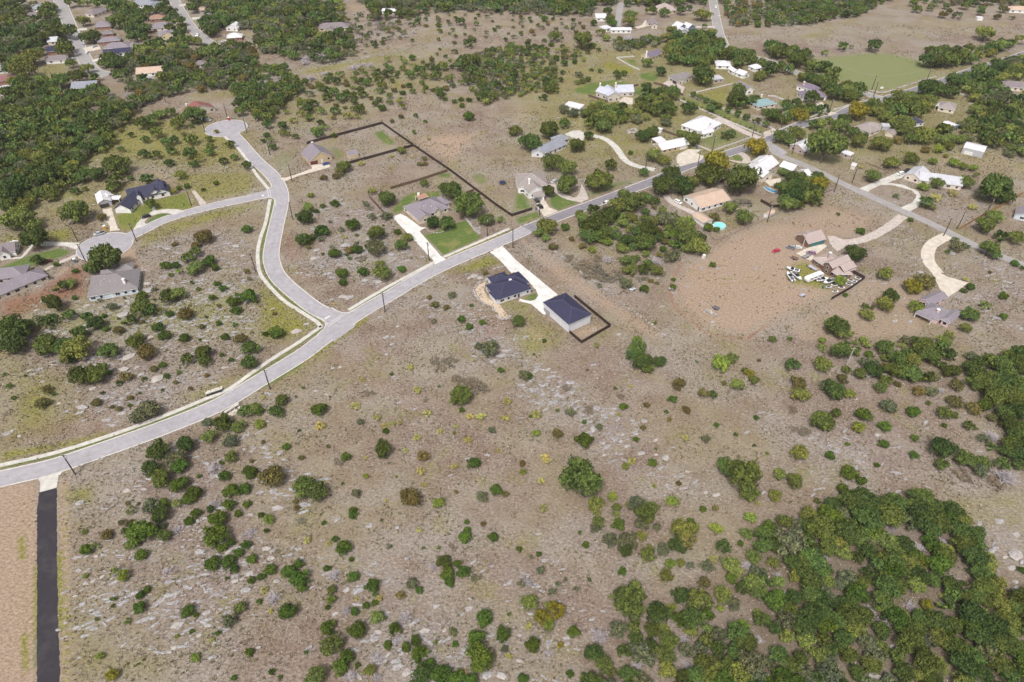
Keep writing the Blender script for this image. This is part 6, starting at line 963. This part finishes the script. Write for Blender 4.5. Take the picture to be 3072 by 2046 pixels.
(1,0): dict(o='100 1150 90,245 1155 90,365 1255 60,155 1350 70,590 1130 70,575 1230 90,480 1080 80,440 960 110,480 1000 100,725 1020 90,950 1010 100,660 900 90,650 740 70,740 750 80,640 830 90,720 850 90,780 900 100,830 870 80,890 880 80,960 750 80,1020 760 80,960 830 80,980 870 80,1090 690 60,1120 660 60,1200 680 90,1130 740 90,1160 790 80,1420 690 90,1510 650 110,1540 700 70,1650 640 90,1720 610 90,1660 700 90,1770 730 80,1680 840 90,1700 880 80,1880 600 120,1980 560 130,1970 640 100,2080 780 90,2060 880 90,2180 890 90,1880 200 80,1950 400 90,800 1530 140', m='240 1220 80,290 1230 60,550 1210 110,630 1170 80,345 1110 70,280 1030 60,590 1020 90,840 1065 80,920 1070 60,1120 840 70,1000 680 60,1230 880 70,1230 940 60,1340 980 70,1390 660 60,1600 710 60,1880 760 70,2100 940 80,1330 1380 90,140 1290 70', b='815 985 50,1330 1065 60,1250 1110 50,1350 790 50,1550 1450 60,1500 1500 60,1550 1500 60', j='95 1240 60,60 1295 50,715 1240 60,920 670 50,1170 840 40,1470 1060 50,1555 1115 40,1450 1215 50,1300 670 50,1405 785 60,1525 760 60,1560 800 55,1735 910 50,1820 930 55,1885 910 60,1890 965 60,1955 915 60,1960 1065 110,1690 450 30,1740 515 40,1785 560 40,1535 570 40,1435 370 40,1680 360 40', y='1590 1270 50,1150 1100 30,965 1495 80,1240 1430 50,1430 1440 40,1610 510 40', g='490 860 80,1830 470 60,1675 180 60,1610 590 60,1660 495 40,790 670 50', d='560 500 130,470 520 120,640 480 110,900 600 120,980 580 100,450 560 110,1050 590 90,640 660 110,500 700 130,200 730 140,90 750 120,1120 200 90'),
(2,0): dict(o='1370 660 100,1750 690 200,1230 810 110,180 1230? 0'.split(',180')[0]+',350 1190 190,480 1140 100,170 1300 210,590 1330 150,700 1250 95,910 1520 120,1210 1240 150,1290 1210 130,1310 920 100,1370 1000 120,1460 1010 130,1310 1030 110,800 1110 130,870 1130 150,720 1130 120,900 1010 90,1620 1000 130,1850 970 70,2010 1230 90,1960 1250 80,1280 100 90,640 380 200,390 340 110,290 900 70,600 760 50,650 745 60,700 730 55,810 655 45,960 680 70,980 705 60,1030 675 60,1550 100 90,1630 75 60,1400 120 90,1500 890 80,1780 745 120,2080 830 120,2050 910 170,2130 950 130,2220 920 110,2330 1030 80,1830 1000 90', m='30 1190 130,750 1000 140,680 1040 110,850 1060 170,830 1160 170,380 1490 200,510 1540 170,1300 1430 160,1390 1470 120,1650 1270 180,1590 1250 130,1240 1080 80,1420 1080 120,910 170 100,820 300 90,870 350 70,1460 280 120,1440 340 130,1750 130 150,1090 130 120,1080 200 120,1900 910 0'.replace(',1900 910 0',''), a='1870 1480 250,2240 1340 190', j='1085 1400 50,920 210 90,750 210 70,880 100 90,1850 1150 0,1770 240 50,80 310 50,240 230 40,500 250 40,560 260 40,730 640 40,300 170 70,1540 1210 60,1410 1330? 0'.split(',1850')[0]+',1770 240 50,80 310 50,240 230 40,500 250 40,560 260 40,730 640 40,300 170 70,1540 1210 60', g='480 1000 110,560 1030 120,620 680 80,1150 1090 120,1420 1120 110,740 940 60,100 850 60', l='865 350 70,75 865 60', d='1060 340 150,1090 330 120'),
(3,0): dict(o='510 1400 330,700 1100 150,660 1160 150,560 1110 80,430 1150 110,1450 560 140,1540 560 150,1660 560 150,1780 540 130,1450 820 200,1540 790 120,1700 740 180,1830 780 120,1690 850 130,1950 670 150,2110 600 170,2060 790 140,970 420 130,690 430 90,100 480 150,260 560 150,400 900 130,600 850 160,740 800 150,560 760 140,750 880 150,60 1050 160,390 990 90', m='120 1250 160,250 1220 170,200 1290 120,480 1140 130,1150 1490 160,1310 1450 140,1040 1310 190,830 1300 160,1440 1240 190,1240 1150 190,1510 460 100,760 430 45,525 485 70,2150 410 150,2000 300 180', l='1570 1360 110,1310 1440 110,1720 1490 120,1520 1480 90,1890 1545 90,1800 1530 90', a='290 1045 150,1310 870 100,820 1010 200,1640 1430 50', b='1450 1370 90,1200 1280 100', y='855 1535 50,1660 1380? 0'.split(',1660')[0]),
(0,0): dict(o='630 300 150,850 330 150,800 350 120,1080 190 170,1280 190 190,1200 260 130,1560 110 110,1650 200 100,530 290 160,600 460 150,550 740 170,720 700 150,870 715 90,650 590 90,1090 690 130,1550 640 120,1340 360 70,1430 520 80,1050 580 180,1000 540 130,660 20 110,280 470? 0'.split(',280')[0]+',1780 1060 180,1300 1140 130,1390 1110 130,1630 1140 120,1440 1220 120,1605 1290 90,1530 1310 100,1760 1290 110,1920 1280 70,1800 1120 70,1760 1160 45,1570 1030 90,2200 1030 100,2120 1330 80,2050 1480 80,2150 1450 70,1920 1400 90,1430 1430 90,1320 1420 100,1580 1390 90,1750 1410 120,1550 1500 80,1780 1510 80,2270 1520 90,300 1510 70,1060 1510 220', m='750 190 130,290 520 200,150 540 140,200 640 220,1190 540 90,800 620 130,1840 1460 80,1110 1370 70,950 1370 90,1470 1050 120,1330 480 130,1910 490 150', b='1690 480 100,1750 600 130,1110 1190 60', a='1985 1205 50', g='2060 420 90,1740 1100 0'.split(',1740')[0], d='1990 680 140,2080 730 110,1170 860 110,1900 700 100')}
PLACED = []                                  # (x, y, radius)
ITEMS = []
def in_house(P, mg):
    bad = np.zeros(len(P), bool)
    for O, u, v, lu, lv in HRECTS:
        d = P-np.array([O.x, O.y]); a = d@np.array([u.x, u.y]); b = d@np.array([v.x, v.y]); bad |= (a > -mg) & (a < lu+mg) & (b > -mg) & (b < lv+mg)
    return bad
def blocked_xy(P, mg=1.0):
    bad = np.zeros(len(P), bool)
    for O, u, v, lu, lv in HRECTS:
        d = P-np.array([O.x, O.y]); a = d@np.array([u.x, u.y]); b = d@np.array([v.x, v.y]); bad |= (a > -mg) & (a < lu+mg) & (b > -mg) & (b < lv+mg)
    for nm, L, hw, kb in ROADS:
        if hw == 0: continue
        A = np.array([(p.x, p.y) for p in L]); lo, hi = A.min(0)-hw-mg, A.max(0)+hw+mg; i = np.where((P > lo).all(1) & (P < hi).all(1))[0]
        if len(i): bad[i] |= edge_dist(P[i], [tuple(a) for a in A], False) < hw+mg
    for c, r in DISCS: bad |= np.hypot(P[:, 0]-c.x, P[:, 1]-c.y) < r+mg
    for D_ in DRIVES+EXTRA:
        A = np.array(D_); i = np.where((P > A.min(0)-mg).all(1) & (P < A.max(0)+mg).all(1))[0]
        if len(i): bad[i] |= inside(P[i], D_)
    return bad
for key, dd in VEG.items():
    fr = T[key]
    for k, s in dd.items():
        for e in s.split(','):
            if not e.strip(): continue
            x, y, wd = map(float, e.split()); hwr = KIND[k][6]
            g = fr.g((x, y), 1.0); W_ = wd/3.0625/ppm(g); g = fr.g((x, y), min(hwr*W_*.36, 7))
            ITEMS.append((k, g.x, g.y, W_)); PLACED.append((g.x, g.y, W_/2))
FILLS = [(t21,[(620,420),(900,380),(1120,200),(1250,260),(1400,400),(1780,680),(1500,800),(1300,1000),(1050,950),(950,700),(620,650)],'ommgob',5.0,(3.5,6)),(t20,[(150,430),(700,420),(900,480),(600,620),(200,620)],'ojmb',11,(4,7)),(t30,[(0,1000),(350,950),(560,1020),(300,1120),(80,1180)],'oom',8,(6,9)),(t30,[(1500,1290),(1800,1300),(1750,1420),(1500,1420)],'omm',8,(6,9)),  # frame, outline, kinds, spacing, size range
(t33,[(-200,200),(500,-20),(1700,-20),(2050,500),(1900,700),(2400,750),(2400,1900),(-900,1900),(-500,900)],'oooojjmg',4.5,(4.2,8)),(t32,[(1850,150),(2500,100),(2500,1250),(2150,1150),(1950,600)],'oooojg',5.2,(4,7.5)),
(t23,[(900,950),(2352,900),(2352,1800),(700,1800),(650,1300)],'ooojmg',5.0,(3.8,7.2)),(t00,[(-250,720),(450,770),(900,840),(1250,1060),(1000,1350),(700,1568),(-250,1568)],'oooogm',6.3,(7,11)),(t00,[(-150,60),(480,60),(560,300),(700,560),(400,600),(-150,560)],'ooogm',10,(8,13)),
(t00,[(1000,600),(1700,480),(2352,430),(2352,780),(1700,870),(1250,1000),(1150,760)],'ooggob',6.6,(6,10)),(t00,[(640,60),(1500,-20),(1750,330),(1350,480),(1200,440),(1250,250),(900,120)],'ooom',11,(8,13)),(t00,[(950,500),(1250,450),(1750,390),(1850,410),(1250,620),(960,650)],'ooom',7.5,(7,10)),(t00,[(1700,-30),(2352,-30),(2352,250),(1950,350),(1850,250)],'oooomg',8.5,(7,12)),(t00,[(-200,560),(280,560),(280,740),(-200,760)],'oom',11,(8,12)),
(t10,[(0,-40),(780,-40),(800,120),(860,280),(940,540),(600,600),(200,520),(0,480)],'ooooggm',8,(6,11)),(t10,[(780,-90),(2352,-90),(2352,90),(1600,110),(1500,160),(1100,200),(1000,60)],'oooggg',8.5,(7,12)),(t10,[(1880,560),(2352,430),(2352,900),(2100,960),(1920,780)],'oomg',5.8,(4,7)),(t20,[(0,430),(300,480),(480,700),(420,860),(0,860)],'oomg',6.2,(4,7)),(t10,[(0,650),(300,640),(420,850),(250,980),(150,1150),(0,1100)],'oooom',7,(6,9)),(t00,[(2150,850),(2352,800),(2352,1150),(2200,1000)],'ooo',7,(6,9)),
(t20,[(0,-90),(1800,-90),(1780,40),(1250,60),(500,70),(350,120),(0,110)],'oooggm',9,(7,12)),(t20,[(1430,330),(1880,340),(2000,480),(2352,620),(2352,780),(2050,720),(1900,640),(1450,600),(1200,640),(1180,540),(1400,500)],'oooom',7.6,(8,12)),(t20,[(930,400),(1180,370),(1420,420),(1200,470),(950,480)],'oogm',7,(6,9)),(t20,[(1900,-30),(2352,-30),(2352,260),(2000,250)],'oggjb',8,(5,8)),(t30,[(0,-60),(1250,-60),(800,160),(200,250),(0,240)],'ooggj',8,(5,9)),(t30,[(1300,-60),(2352,-60),(2352,180),(1750,200),(1300,110)],'oogb',14,(5,10)),
(t30,[(0,440),(330,520),(650,720),(840,860),(800,960),(560,900),(300,760),(250,680),(0,700)],'oooom',8,(8,12)),(t30,[(720,980),(1300,850),(1580,760),(1600,900),(1400,1080),(1350,1250),(1150,1200),(1000,1080),(720,1100)],'ooomm',8,(8,12)),(t30,[(1450,500),(1950,480),(2200,420),(2352,400),(2050,520),(1700,640),(1460,610)],'ooom',8.5,(7,11)),(t30,[(1850,640),(2352,560),(2352,1500),(2050,1380),(1800,1300),(1450,1400),(1350,1250),(1800,1150),(1900,950),(1600,740)],'oooommg',7.8,(7,11)),
(t20,[(650,1000),(940,950),(1060,1060),(1060,1170),(680,1180)],'omm',6,(5,8)),(t20,[(1130,900),(1500,870),(1520,1080),(1100,1120)],'oom',8,(7,10)),(t01,[(-150,-10),(850,-10),(700,100),(500,260),(-150,330)],'ooom',7.5,(6,10)),(t20,[(0,130),(500,120),(700,250),(500,430),(0,420)],'gbj',12,(3,6)),(t10,[(1450,130),(2352,100),(2352,400),(1700,420)],'gbjo',13,(3,6)),(t32,[(0,0),(1700,0),(1700,900),(1200,1000),(0,1300)],'bgsj',13,(1.5,3)),(t02,[(300,50),(2300,20),(1800,450),(1000,650)],'bgj',10,(1.2,2.8)),(t01,[(400,1300),(2352,900),(2352,1568),(300,1568)],'bgj',9,(1.2,3)),(t11,[(450,450),(1200,330),(1500,850),(700,950)],'bgs',9,(1.2,2.6)),(t13,[(0,0),(2352,0),(2352,1500),(0,1500)],'jjbglys',10,(1,2.4)),(t03,[(700,100),(2352,0),(2352,1500),(700,1500)],'jjlgyb',11,(1,2.4)),(t22,[(0,100),(2352,100),(2352,1568),(0,1568)],'jjbglyb',12,(1,2.4)),(t00,[(1000,1080),(1700,1080),(2100,1300),(2300,1568),(1000,1568)],'oomb',13,(4,6)),(t10,[(150,900),(900,620),(1750,480),(1900,800),(1250,1000),(500,1150)],'oombj',10,(4,7)),(t31,[(1600,700),(2352,900),(2352,1568),(1900,1400)],'jbgm',16,(2,4)),(t12,[(0,400),(2352,300),(2352,1568),(0,1568)],'yyyljbb',11,(1,2.6)),(t20,[(-10,-120),(760,-120),(740,150),(350,150),(0,130)],'ooggo',7,(7,11)),(t10,[(1550,-120),(2352,-120),(2352,130),(1650,125)],'ooggo',7,(7,11)),(t20,[(500,-120),(1800,-120),(1790,50),(1250,70),(760,60)],'ooog',7.5,(7,11)),(t32,[(600,20),(1600,20),(1780,330),(1500,480),(1000,420),(700,330),(560,100)],'oomgbj',5.6,(3.2,6)),(t30,[(1500,-120),(2352,-120),(2352,60),(1700,60)],'oog',9,(7,11)),(t30,[(0,-60),(1250,-60),(800,160),(200,250),(0,240)],'oog',6.5,(5,9)),(t10,[(900,90),(1500,170),(1480,300),(950,520),(880,260)],'gogd',9,(4,7)),(t30,[(600,1150),(1500,1150),(1500,1350),(700,1300)],'oom',9,(7,10)),(t31,[(0,20),(460,60),(470,330),(100,380)],'oom',6,(5,8)),
]
for fi, (fr, q, kinds, sp, (s0, s1)) in enumerate(FILLS):
    P = [(p.x, p.y) for p in fr.gs(q)]; A = np.array(P); r = np.random.RandomState(50+fi); lo, hi = A.min(0), A.max(0); n = int(min(6000, 3*np.prod(hi-lo)/sp**2))
    C_ = r.uniform(lo, hi, (n, 2)); C_ = C_[inside(C_, P)]; C_ = C_[~blocked_xy(C_, s0*.35+.8)] if len(C_) else C_
    if len(C_) and A[:, 1].mean() > 380 and s1 > 6:
        for dy in (7, 14): C_ = C_[~in_house(C_+np.array([0, dy]), 1.5)]
    ovl = .5 if fi in (4, 5, 6) else .78
    pl = np.array(PLACED)
    for c in C_:
        d = np.hypot(pl[:, 0]-c[0], pl[:, 1]-c[1])
        if (d < np.maximum(pl[:, 2]*ovl+s0*.28, sp*.72)).any(): continue
        W_ = r.uniform(s0, s1); k = kinds[r.randint(len(kinds))]; ITEMS.append((k, c[0], c[1], W_)); PLACED.append((c[0], c[1], W_/2)); pl = np.vstack([pl, [c[0], c[1], W_/2]])
# hedge of rose bushes along the picket fence, one bush after another
for q in smooth_line(pts((t20, [(1660,895),(1900,1000),(2150,1105),(2330,1170)])), 6.5): ITEMS.append(('o', q.x, q.y, 5.2))
for q in smooth_line(pts((t20, [(1575,918),(1990,1100),(2280,1228)])), 4.2): ITEMS.append(('l' if rnd.random() < .6 else 'm', q.x, q.y, 2.6))
MAXN = 290
BY = {}
for it in ITEMS: BY.setdefault(it[0], []).append(it)
REST = []; LABEL = []
LANDMARKS += [('lone field oak', *t22.g((650, 1330))[:2]), ('twin-crowned field oak', *t22.g((2130, 1330))[:2]), ('dark oval oak in mid field', *t12.g((1165, 1060))[:2]), ('street junction', *t11.g((720, 1370))[:2]), ('lower turning circle', *t01.g((965, 695))[:2]), ('upper turning circle', *t00.g((2078, 1178))[:2]), ('mown field', *t30.g((950, 650))[:2]), ('bleached utility pole', *t32.g((715, 238))[:2]), ('camper trailer', *FJ.g((800, 1150))[:2]), ('orange cedar fence', *t31.g((2050, 370))[:2]), ('bottom left picture corner', *t03.g((700, 1560))[:2]), ('bottom right picture corner', *t33.g((2300, 1560))[:2]), ('bottom edge under the wood', *t33.g((300, 1560))[:2]), ('middle of the bottom edge', *t13.g((1500, 1560))[:2]), ('curve of the main street', *t02.g((1300, 870))[:2]), ('left edge below the red earth', *t01.g((0, 1500))[:2]), ('pale slabs at the right edge', *t33.g((2270, 400))[:2]), ('far creek bed', *t10.g((800, 560))[:2]), ('top edge of the picture', *t10.g((1200, 0))[:2]), ('dead bush beside the wood', *t23.g((800, 1180))[:2])]
LM = np.array([(x, y) for _, x, y in LANDMARKS])
def vary(c, sp): f = rnd.uniform(1-sp, 1+sp); h = rnd.uniform(-.5, .5)*sp; return (max(.004, c[0]*f*(1+h)), c[1]*f, max(.004, c[2]*f*(1-h*.6)))
def size_word(W_): return 'tiny' if W_ < 1.8 else 'small' if W_ < 3.2 else 'mid-sized' if W_ < 6 else 'large' if W_ < 10 else 'huge'
for k, lst in BY.items():
    nm, words_, cat, cs, colr, spd, hw_, trunk = KIND[k]
    nm = nm; lst.sort(key=lambda i: -i[3]/max(60, (i[2]**2+200**2+i[1]**2)**.5)); REST += lst[MAXN:]
    for i, (_, x, y, W_) in enumerate(lst[:MAXN]):
        me = CROWNS[k][rnd.randrange(len(CROWNS[k]))]; s = W_/2*1.06; sz = s*hw_/.8*rnd.uniform(.88, 1.12); rz = rnd.uniform(0, 6.28)
        if trunk and W_ > 2.4:
            root = obj(nm, None, None, (x, y, 0), rz); root.empty_display_size = .5
            c = obj('crown', me, root, (0, 0, 0), 0, (s*rnd.uniform(.86, 1.12), s*rnd.uniform(.9, 1.08), sz)); c.rotation_euler = (rnd.uniform(-.12, .12), rnd.uniform(-.12, .12), 0); c.color = (*vary(colr, spd), 1); obj('trunk', TRUNKS[rnd.randrange(5)], root, (0, 0, 0), 0, (s, s, sz))
        else:
            root = obj(nm, me, None, (x, y, -.02), rz, (s*rnd.uniform(.84, 1.12), s*rnd.uniform(.9, 1.06), sz)); root.color = (*vary(colr, spd), 1)
        tag(root, None, cat, None); LABEL.append((root, words_, cat, x, y, W_))
ORD = ['', 'second ', 'third ', 'fourth ', 'fifth ', 'sixth ', 'seventh ', 'eighth ', 'ninth ', 'tenth ']+['%dth ' % i for i in range(11, 80)]
def place_labels(items):
    G = {}
    for o, words_, cat, x, y, W_ in items:
        d = LM-np.array([x, y]); dist = np.hypot(d[:, 0], d[:, 1]); j = int(dist.argmin()); dx, dy = x-LM[j][0], y-LM[j][1]
        rel = ('right of' if dx > 0 else 'left of') if abs(dx) > abs(dy) else ('beyond' if dy > 0 else 'below'); G.setdefault((size_word(W_), words_, rel, LANDMARKS[j][0]), []).append((dist[j], o))
    for (sz, words_, rel, lm), L in G.items():
        for i, (_, o) in enumerate(sorted(L, key=lambda e: e[0])): o['label'] = '%s %s %s the %s, %sclosest' % (sz, words_, rel, lm, ORD[i])
        for _, o in L: o['group'] = words_.split(' ')[-1]+'s of the open land: '+words_
# the smaller ones that run on behind: one mass
if REST:
    LO = {}
    for k in KIND:
        if k == 'd': continue
        p = list(KIND[k][3]); p[0] = int(p[0]*.45); p[1] = int(p[1]*.24); p[6] *= 2.15; LO[k] = [crown(900+s, *p) for s in range(3)]
    VV, TT, CC = [], [], []
    for k, x, y, W_ in REST:
        if k == 'd': k = 's'
        V, TN = LO[k][rnd.randrange(3)]; a = rnd.uniform(0, 6.28); s = W_/2*1.18; ca, sa = math.cos(a), math.sin(a); P = V*np.array([s, s, s*KIND[k][6]/.8]); Q = P.copy(); Q[..., 0] = P[..., 0]*ca-P[..., 1]*sa+x; Q[..., 1] = P[..., 0]*sa+P[..., 1]*ca+y
        VV.append(Q); TT.append(TN); CC.append(np.tile(np.array([*vary(KIND[k][4], KIND[k][5]), 1]), (len(TN), 1)))
    VV = np.concatenate(VV); n = len(VV); me = mesh_np('woodland', VV.reshape(-1, 3), np.arange(4*n).reshape(n, 4), [M_LEAFW], attrs={'tone': ('FLOAT', 'FACE', np.concatenate(TT)), 'tint': ('FLOAT_COLOR', 'FACE', np.concatenate(CC))})
    tag(obj('woodland', me), 'mass of smaller trees and scrub filling the woods behind', 'woodland', kind='stuff')
print('veg', {k: len(v) for k, v in BY.items()}, 'rest', len(REST))
# ---------------------------------------------------------------- limestone: single slabs, then the scatter of smaller stones
BOUL = {(1,1): '675 945 60,795 1160 90,860 1165 80,730 255 60,530 810 70,1300 1430 40,1195 1530 60,1260 1525 40,370 1480 110,150 1270 50,465 1410 60,1960 985 60,2010 970 70,2060 985 60,2130 1000 50,700 1185 40,1000 1010 70,1130 1020 60,820 690 110,560 730 60', (1,2): '705 245 40,1250 30 60,550 455 45,1010 400 30,775 235 40,1195 120 40,2290 90 70,2250 130 80,2180 180 70,480 1220 70,430 1500 90,220 1020 60,255 1085 40,200 1530 90', (0,2): '1190 140 110,850 155 80,1450 345 110,755 610 110,1120 660 70,1140 260 90,270 270 50,1030 770 60,735 1480 70,180 870 40,700 550 30,855 430 60,2060 240 60,1300 300 60,1260 240 70,1170 1370 70,1320 1360 60,950 720 30,540 570 40,1040 1095 25', (2,2): '540 380 80,790 620 60,830 640 40,860 700 60,750 810 90,1020 855 50,1140 855 60,870 975 90,1190 1030 80,1410 1070 70,1610 1195 50,1220 730 60,1510 345 50,280 555 50,665 520 50,920 660 50,1320 905 50,1880 1410 70,1780 1385 40,2310 1390 70,425 415 40,375 450 40,555 470 50,330 260 60,220 270 90,1060 960 60,1000 920 40,850 1045 40,1325 1040 40,1570 1235 40', (0,3): '785 665 60,870 780 60,700 1065 60,855 635 50,935 600 50,725 540 60,765 915 40,1640 1040 110,1910 1050 80,1830 1140 50,1900 930 70,1840 180 50,1840 370 90,2100 370 60,2220 620 40,2260 720 90,1720 1230 40,2130 1250 40,1700 765 30,725 1345 30,2300 30 60,880 415 50,1080 360 50,1060 650 40,690 780 50,760 850 50,1585 1120 40,1600 1250 50,1760 610 70,2290 570 70,2160 640 60,1700 1100 30', (1,3): '940 730 110,730 940 80,800 990 40,1120 1110 80,1220 1310 60,1300 1430 90,1380 1480 80,2250 1510 110,2130 1500 100,1920 1280 90,1730 1090 40,140 430 70,100 340 80,1390 430 50,1200 940 80,1550 1100 100,1190 1370 40,1660 870 60,740 80 70,1040 130 60,255 410 40,190 640 60,510 700 60,830 720 60,20 1250 50,1300 150 40,1960 890 70', (3,3): '1940 250 110,2090 340 70,2270 400 130,2240 520 80,2270 720 110,2050 370 70,2290 215 60,560 1240 80,1140 1240 60,980 1510 100,150 750 40,640 1440 40,1590 590 40,2280 650 50,2130 90 80,2180 420 70,2330 470 60,1620 840 50', (3,2): '890 1050 40,430 1360 40,480 1350 30,515 1350 30,1545 1195 30,1265 1265 30,440 1290 30,600 1180 40,1010 860 60', (2,3): '65 1140 50,240 210 60,300 450 70,2260 1190 70,430 825 40,515 1275 25,575 145 30,70 1370 60', (2,1): '985 1505 50,1385 1500 40,1340 990 30,420 1065 25,540 1010 30,2045 1010 25,1840 1390 40,1855 1420 40', (0,1): '590 1500 60,800 1240 60,1380 1100 90,1350 1040 70,1130 1320 90,1380 1530 60,2170 690 60,2230 780 50,1550 720 50', (3,1): '1165 285 40,1170 1380 60,1310 1390 50,1400 935 60,1170 1330 40,330 1090 40,1700 760 50'}
BIGS = [mesh_np('limestone_boulder', *stone_mesh(40+s), [M_LIME]) for s in range(8)]; BL = []
for key, s in BOUL.items():
    for e in s.split(','):
        x, y, wd = map(float, e.split()); g = T[key].g((x, y), .15); W_ = wd/3.0625/ppm(g)*1.15; rz = R(16)+rnd.uniform(-.45, .45)
        o = obj('limestone_boulder', BIGS[rnd.randrange(8)], None, (g.x, g.y, W_*.05), rz, (W_, W_*rnd.uniform(.6, .95), W_*rnd.uniform(.3, .55))); tag(o, None, 'rock'); BL.append((o, 'pale limestone slab', 'rock', g.x, g.y, W_))
place_labels(LABEL); place_labels(BL)
def scatter(n, dens, box, seed):
    r = np.random.RandomState(seed); P = r.uniform((box[0], box[2]), (box[1], box[3]), (n, 2)); hwid = 60+P[:, 1]*.78; ok = np.abs(P[:, 0]) < hwid; P = P[ok]
    p = dens(P); P = P[r.rand(len(P)) < p]; return P[~blocked_xy(P, .5)]
def vnoise(P, sc, seed):                      # smooth value noise for clumping
    r = np.random.RandomState(seed); G = r.rand(256, 256); q = P*sc+1000; i = np.floor(q).astype(int); f = q-i; f = f*f*(3-2*f); a = lambda dx, dy: G[(i[:, 0]+dx) % 256, (i[:, 1]+dy) % 256]
    return (a(0, 0)*(1-f[:, 0])+a(1, 0)*f[:, 0])*(1-f[:, 1])+(a(0, 1)*(1-f[:, 0])+a(1, 1)*f[:, 0])*f[:, 1]
def bare(P): return 1-np.clip(zone_at('g', P)*1.6+zone_at('p', P), 0, 1)
RP = scatter(600000, lambda P: np.clip(zone_at('k', P)*.60*np.clip(vnoise(P, .11, 3)*2.6-.75, 0, 1)*np.clip(1.6-P[:, 1]/450, .25, 1)+.018*np.clip(vnoise(P, .05, 4)*2-.6, 0, 1), 0, 1)*bare(P), (-560, 560, 75, 620), 5)
r = np.random.RandomState(9); SV = [stone_mesh(70+i) for i in range(10)]; nS = len(RP); vv = np.zeros((nS, 12, 3)); ff = np.zeros((nS, 20, 3), int); sz = .38+2.1*r.rand(nS)**3.2; an = R(16)+r.normal(size=nS)*.4
for i in range(nS):
    v, f = SV[i % 10]; q = v*np.array([sz[i]*(1.2+.9*r.rand()), sz[i]*(.4+.45*r.rand()), sz[i]*(.25+.3*r.rand())]); ca, sa = math.cos(an[i]), math.sin(an[i]); vv[i, :, 0] = q[:, 0]*ca-q[:, 1]*sa+RP[i, 0]; vv[i, :, 1] = q[:, 0]*sa+q[:, 1]*ca+RP[i, 1]; vv[i, :, 2] = q[:, 2]+sz[i]*.02; ff[i] = f+12*i
tag(obj('limestone_rubble', mesh_np('limestone_rubble', vv.reshape(-1, 3), ff.reshape(-1, 3), [M_LIME])), 'countless small pale limestone stones scattered over the rocky slopes', 'rubble', kind='stuff')
# dry grass and low weeds
def tuft_mat(name, stops):
    m, t, b = nodes(name); a = N(t, 'ShaderNodeAttribute', attribute_name='tone').outputs['Fac']; t.links.new(ramp(t, a, stops), b.inputs['Base Color']); b.inputs['Roughness'].default_value = .9; b.inputs['Specular IOR Level'].default_value = .1; return m
def tufts(name, label, P, s0, s1, h, m, seed, nb=6):
    r = np.random.RandomState(seed); n = len(P); s = r.uniform(s0, s1, n)[:, None]; a = r.uniform(0, 6.28, (n, nb)); w_ = a+1.57; bs = P[:, None, :]+np.stack([np.cos(a), np.sin(a)], 2)*s[:, :, None]*.12; tp = P[:, None, :]+np.stack([np.cos(a), np.sin(a)], 2)*s[:, :, None]*r.uniform(.4, 1.0, (n, nb))[..., None]*.55; z = s*h*r.uniform(.5, 1.1, (n, nb)); d = np.stack([np.cos(w_), np.sin(w_)], 2)*s[:, :, None]*.17
    V = np.zeros((n, nb, 3, 3)); V[:, :, 0, :2] = bs-d; V[:, :, 1, :2] = bs+d; V[:, :, 2, :2] = tp; V[:, :, 2, 2] = z; V[:, :, :2, 2] = -.01; tn = np.clip(r.rand(n)[:, None]*.75+r.rand(n, nb)*.25, 0, 1)
    tag(obj(name, mesh_np(name, V.reshape(-1, 3), np.arange(n*nb*3).reshape(-1, 3), [m], attrs={'tone': ('FLOAT', 'FACE', tn.ravel())})), label, 'grass', kind='stuff'); return n
c1 = tufts('dry_grass', 'pale dry grass tufts covering the open fields', scatter(170000, lambda P: np.clip(vnoise(P, .16, 21)*1.7-.32, .05, .8)*bare(P)*(1-np.clip(1.4*zone_at('t', P), 0, 1)), (-330, 330, 78, 330), 6), .55, 1.25, .5, tuft_mat('dry tufts', [(0, (.085, .066, .050)), (.15, (.16, .125, .10)), (.6, (.29, .235, .19)), (1, (.50, .43, .36))]), 31)
c2 = tufts('weeds', 'low olive weeds dotted through the dry grass', scatter(210000, lambda P: np.clip(vnoise(P, .09, 22)*2.4-1.1, 0, .6)*bare(P)*(1-zone_at('t', P))+.3*zone_at('y', P)+.4*zone_at('k', P)*np.clip(vnoise(P, .2, 23)*2-.7, 0, 1), (-450, 450, 78, 480), 7), .5, 1.3, .5, tuft_mat('weeds', [(0, (.055, .060, .024)), (.5, (.13, .125, .05)), (1, (.25, .235, .10))]), 32)
c3 = tufts('rough_grass', 'coarse brown grass further up the slopes', scatter(110000, lambda P: np.clip(vnoise(P, .07, 24)*2.0-.6, 0, .6)*bare(P), (-560, 560, 330, 700), 8), 1.0, 2.0, .35, tuft_mat('rough grass', [(0, (.11, .085, .055)), (.5, (.24, .195, .13)), (1, (.36, .31, .22))]), 33)
print('tufts', c1, c2, c3, 'stones', nS)

# thin haze over the distance
hm = bpy.data.materials.new('thin haze'); hm.use_nodes = True; ht = hm.node_tree; ht.nodes.remove(ht.nodes['Principled BSDF'])
pv = ht.nodes.new('ShaderNodeVolumePrincipled'); pv.inputs['Color'].default_value = (.86, .90, 1, 1); pv.inputs['Density'].default_value = .00006; pv.inputs['Anisotropy'].default_value = .2
ht.links.new(pv.outputs[0], [n for n in ht.nodes if n.type == 'OUTPUT_MATERIAL'][0].inputs['Volume'])
mb = MB(); mb.box((0, 2500, 102), (17000, 13800, 206)); tag(mb.build('haze', hm), 'thin pale haze lying over the distant land', 'haze', kind='stuff')
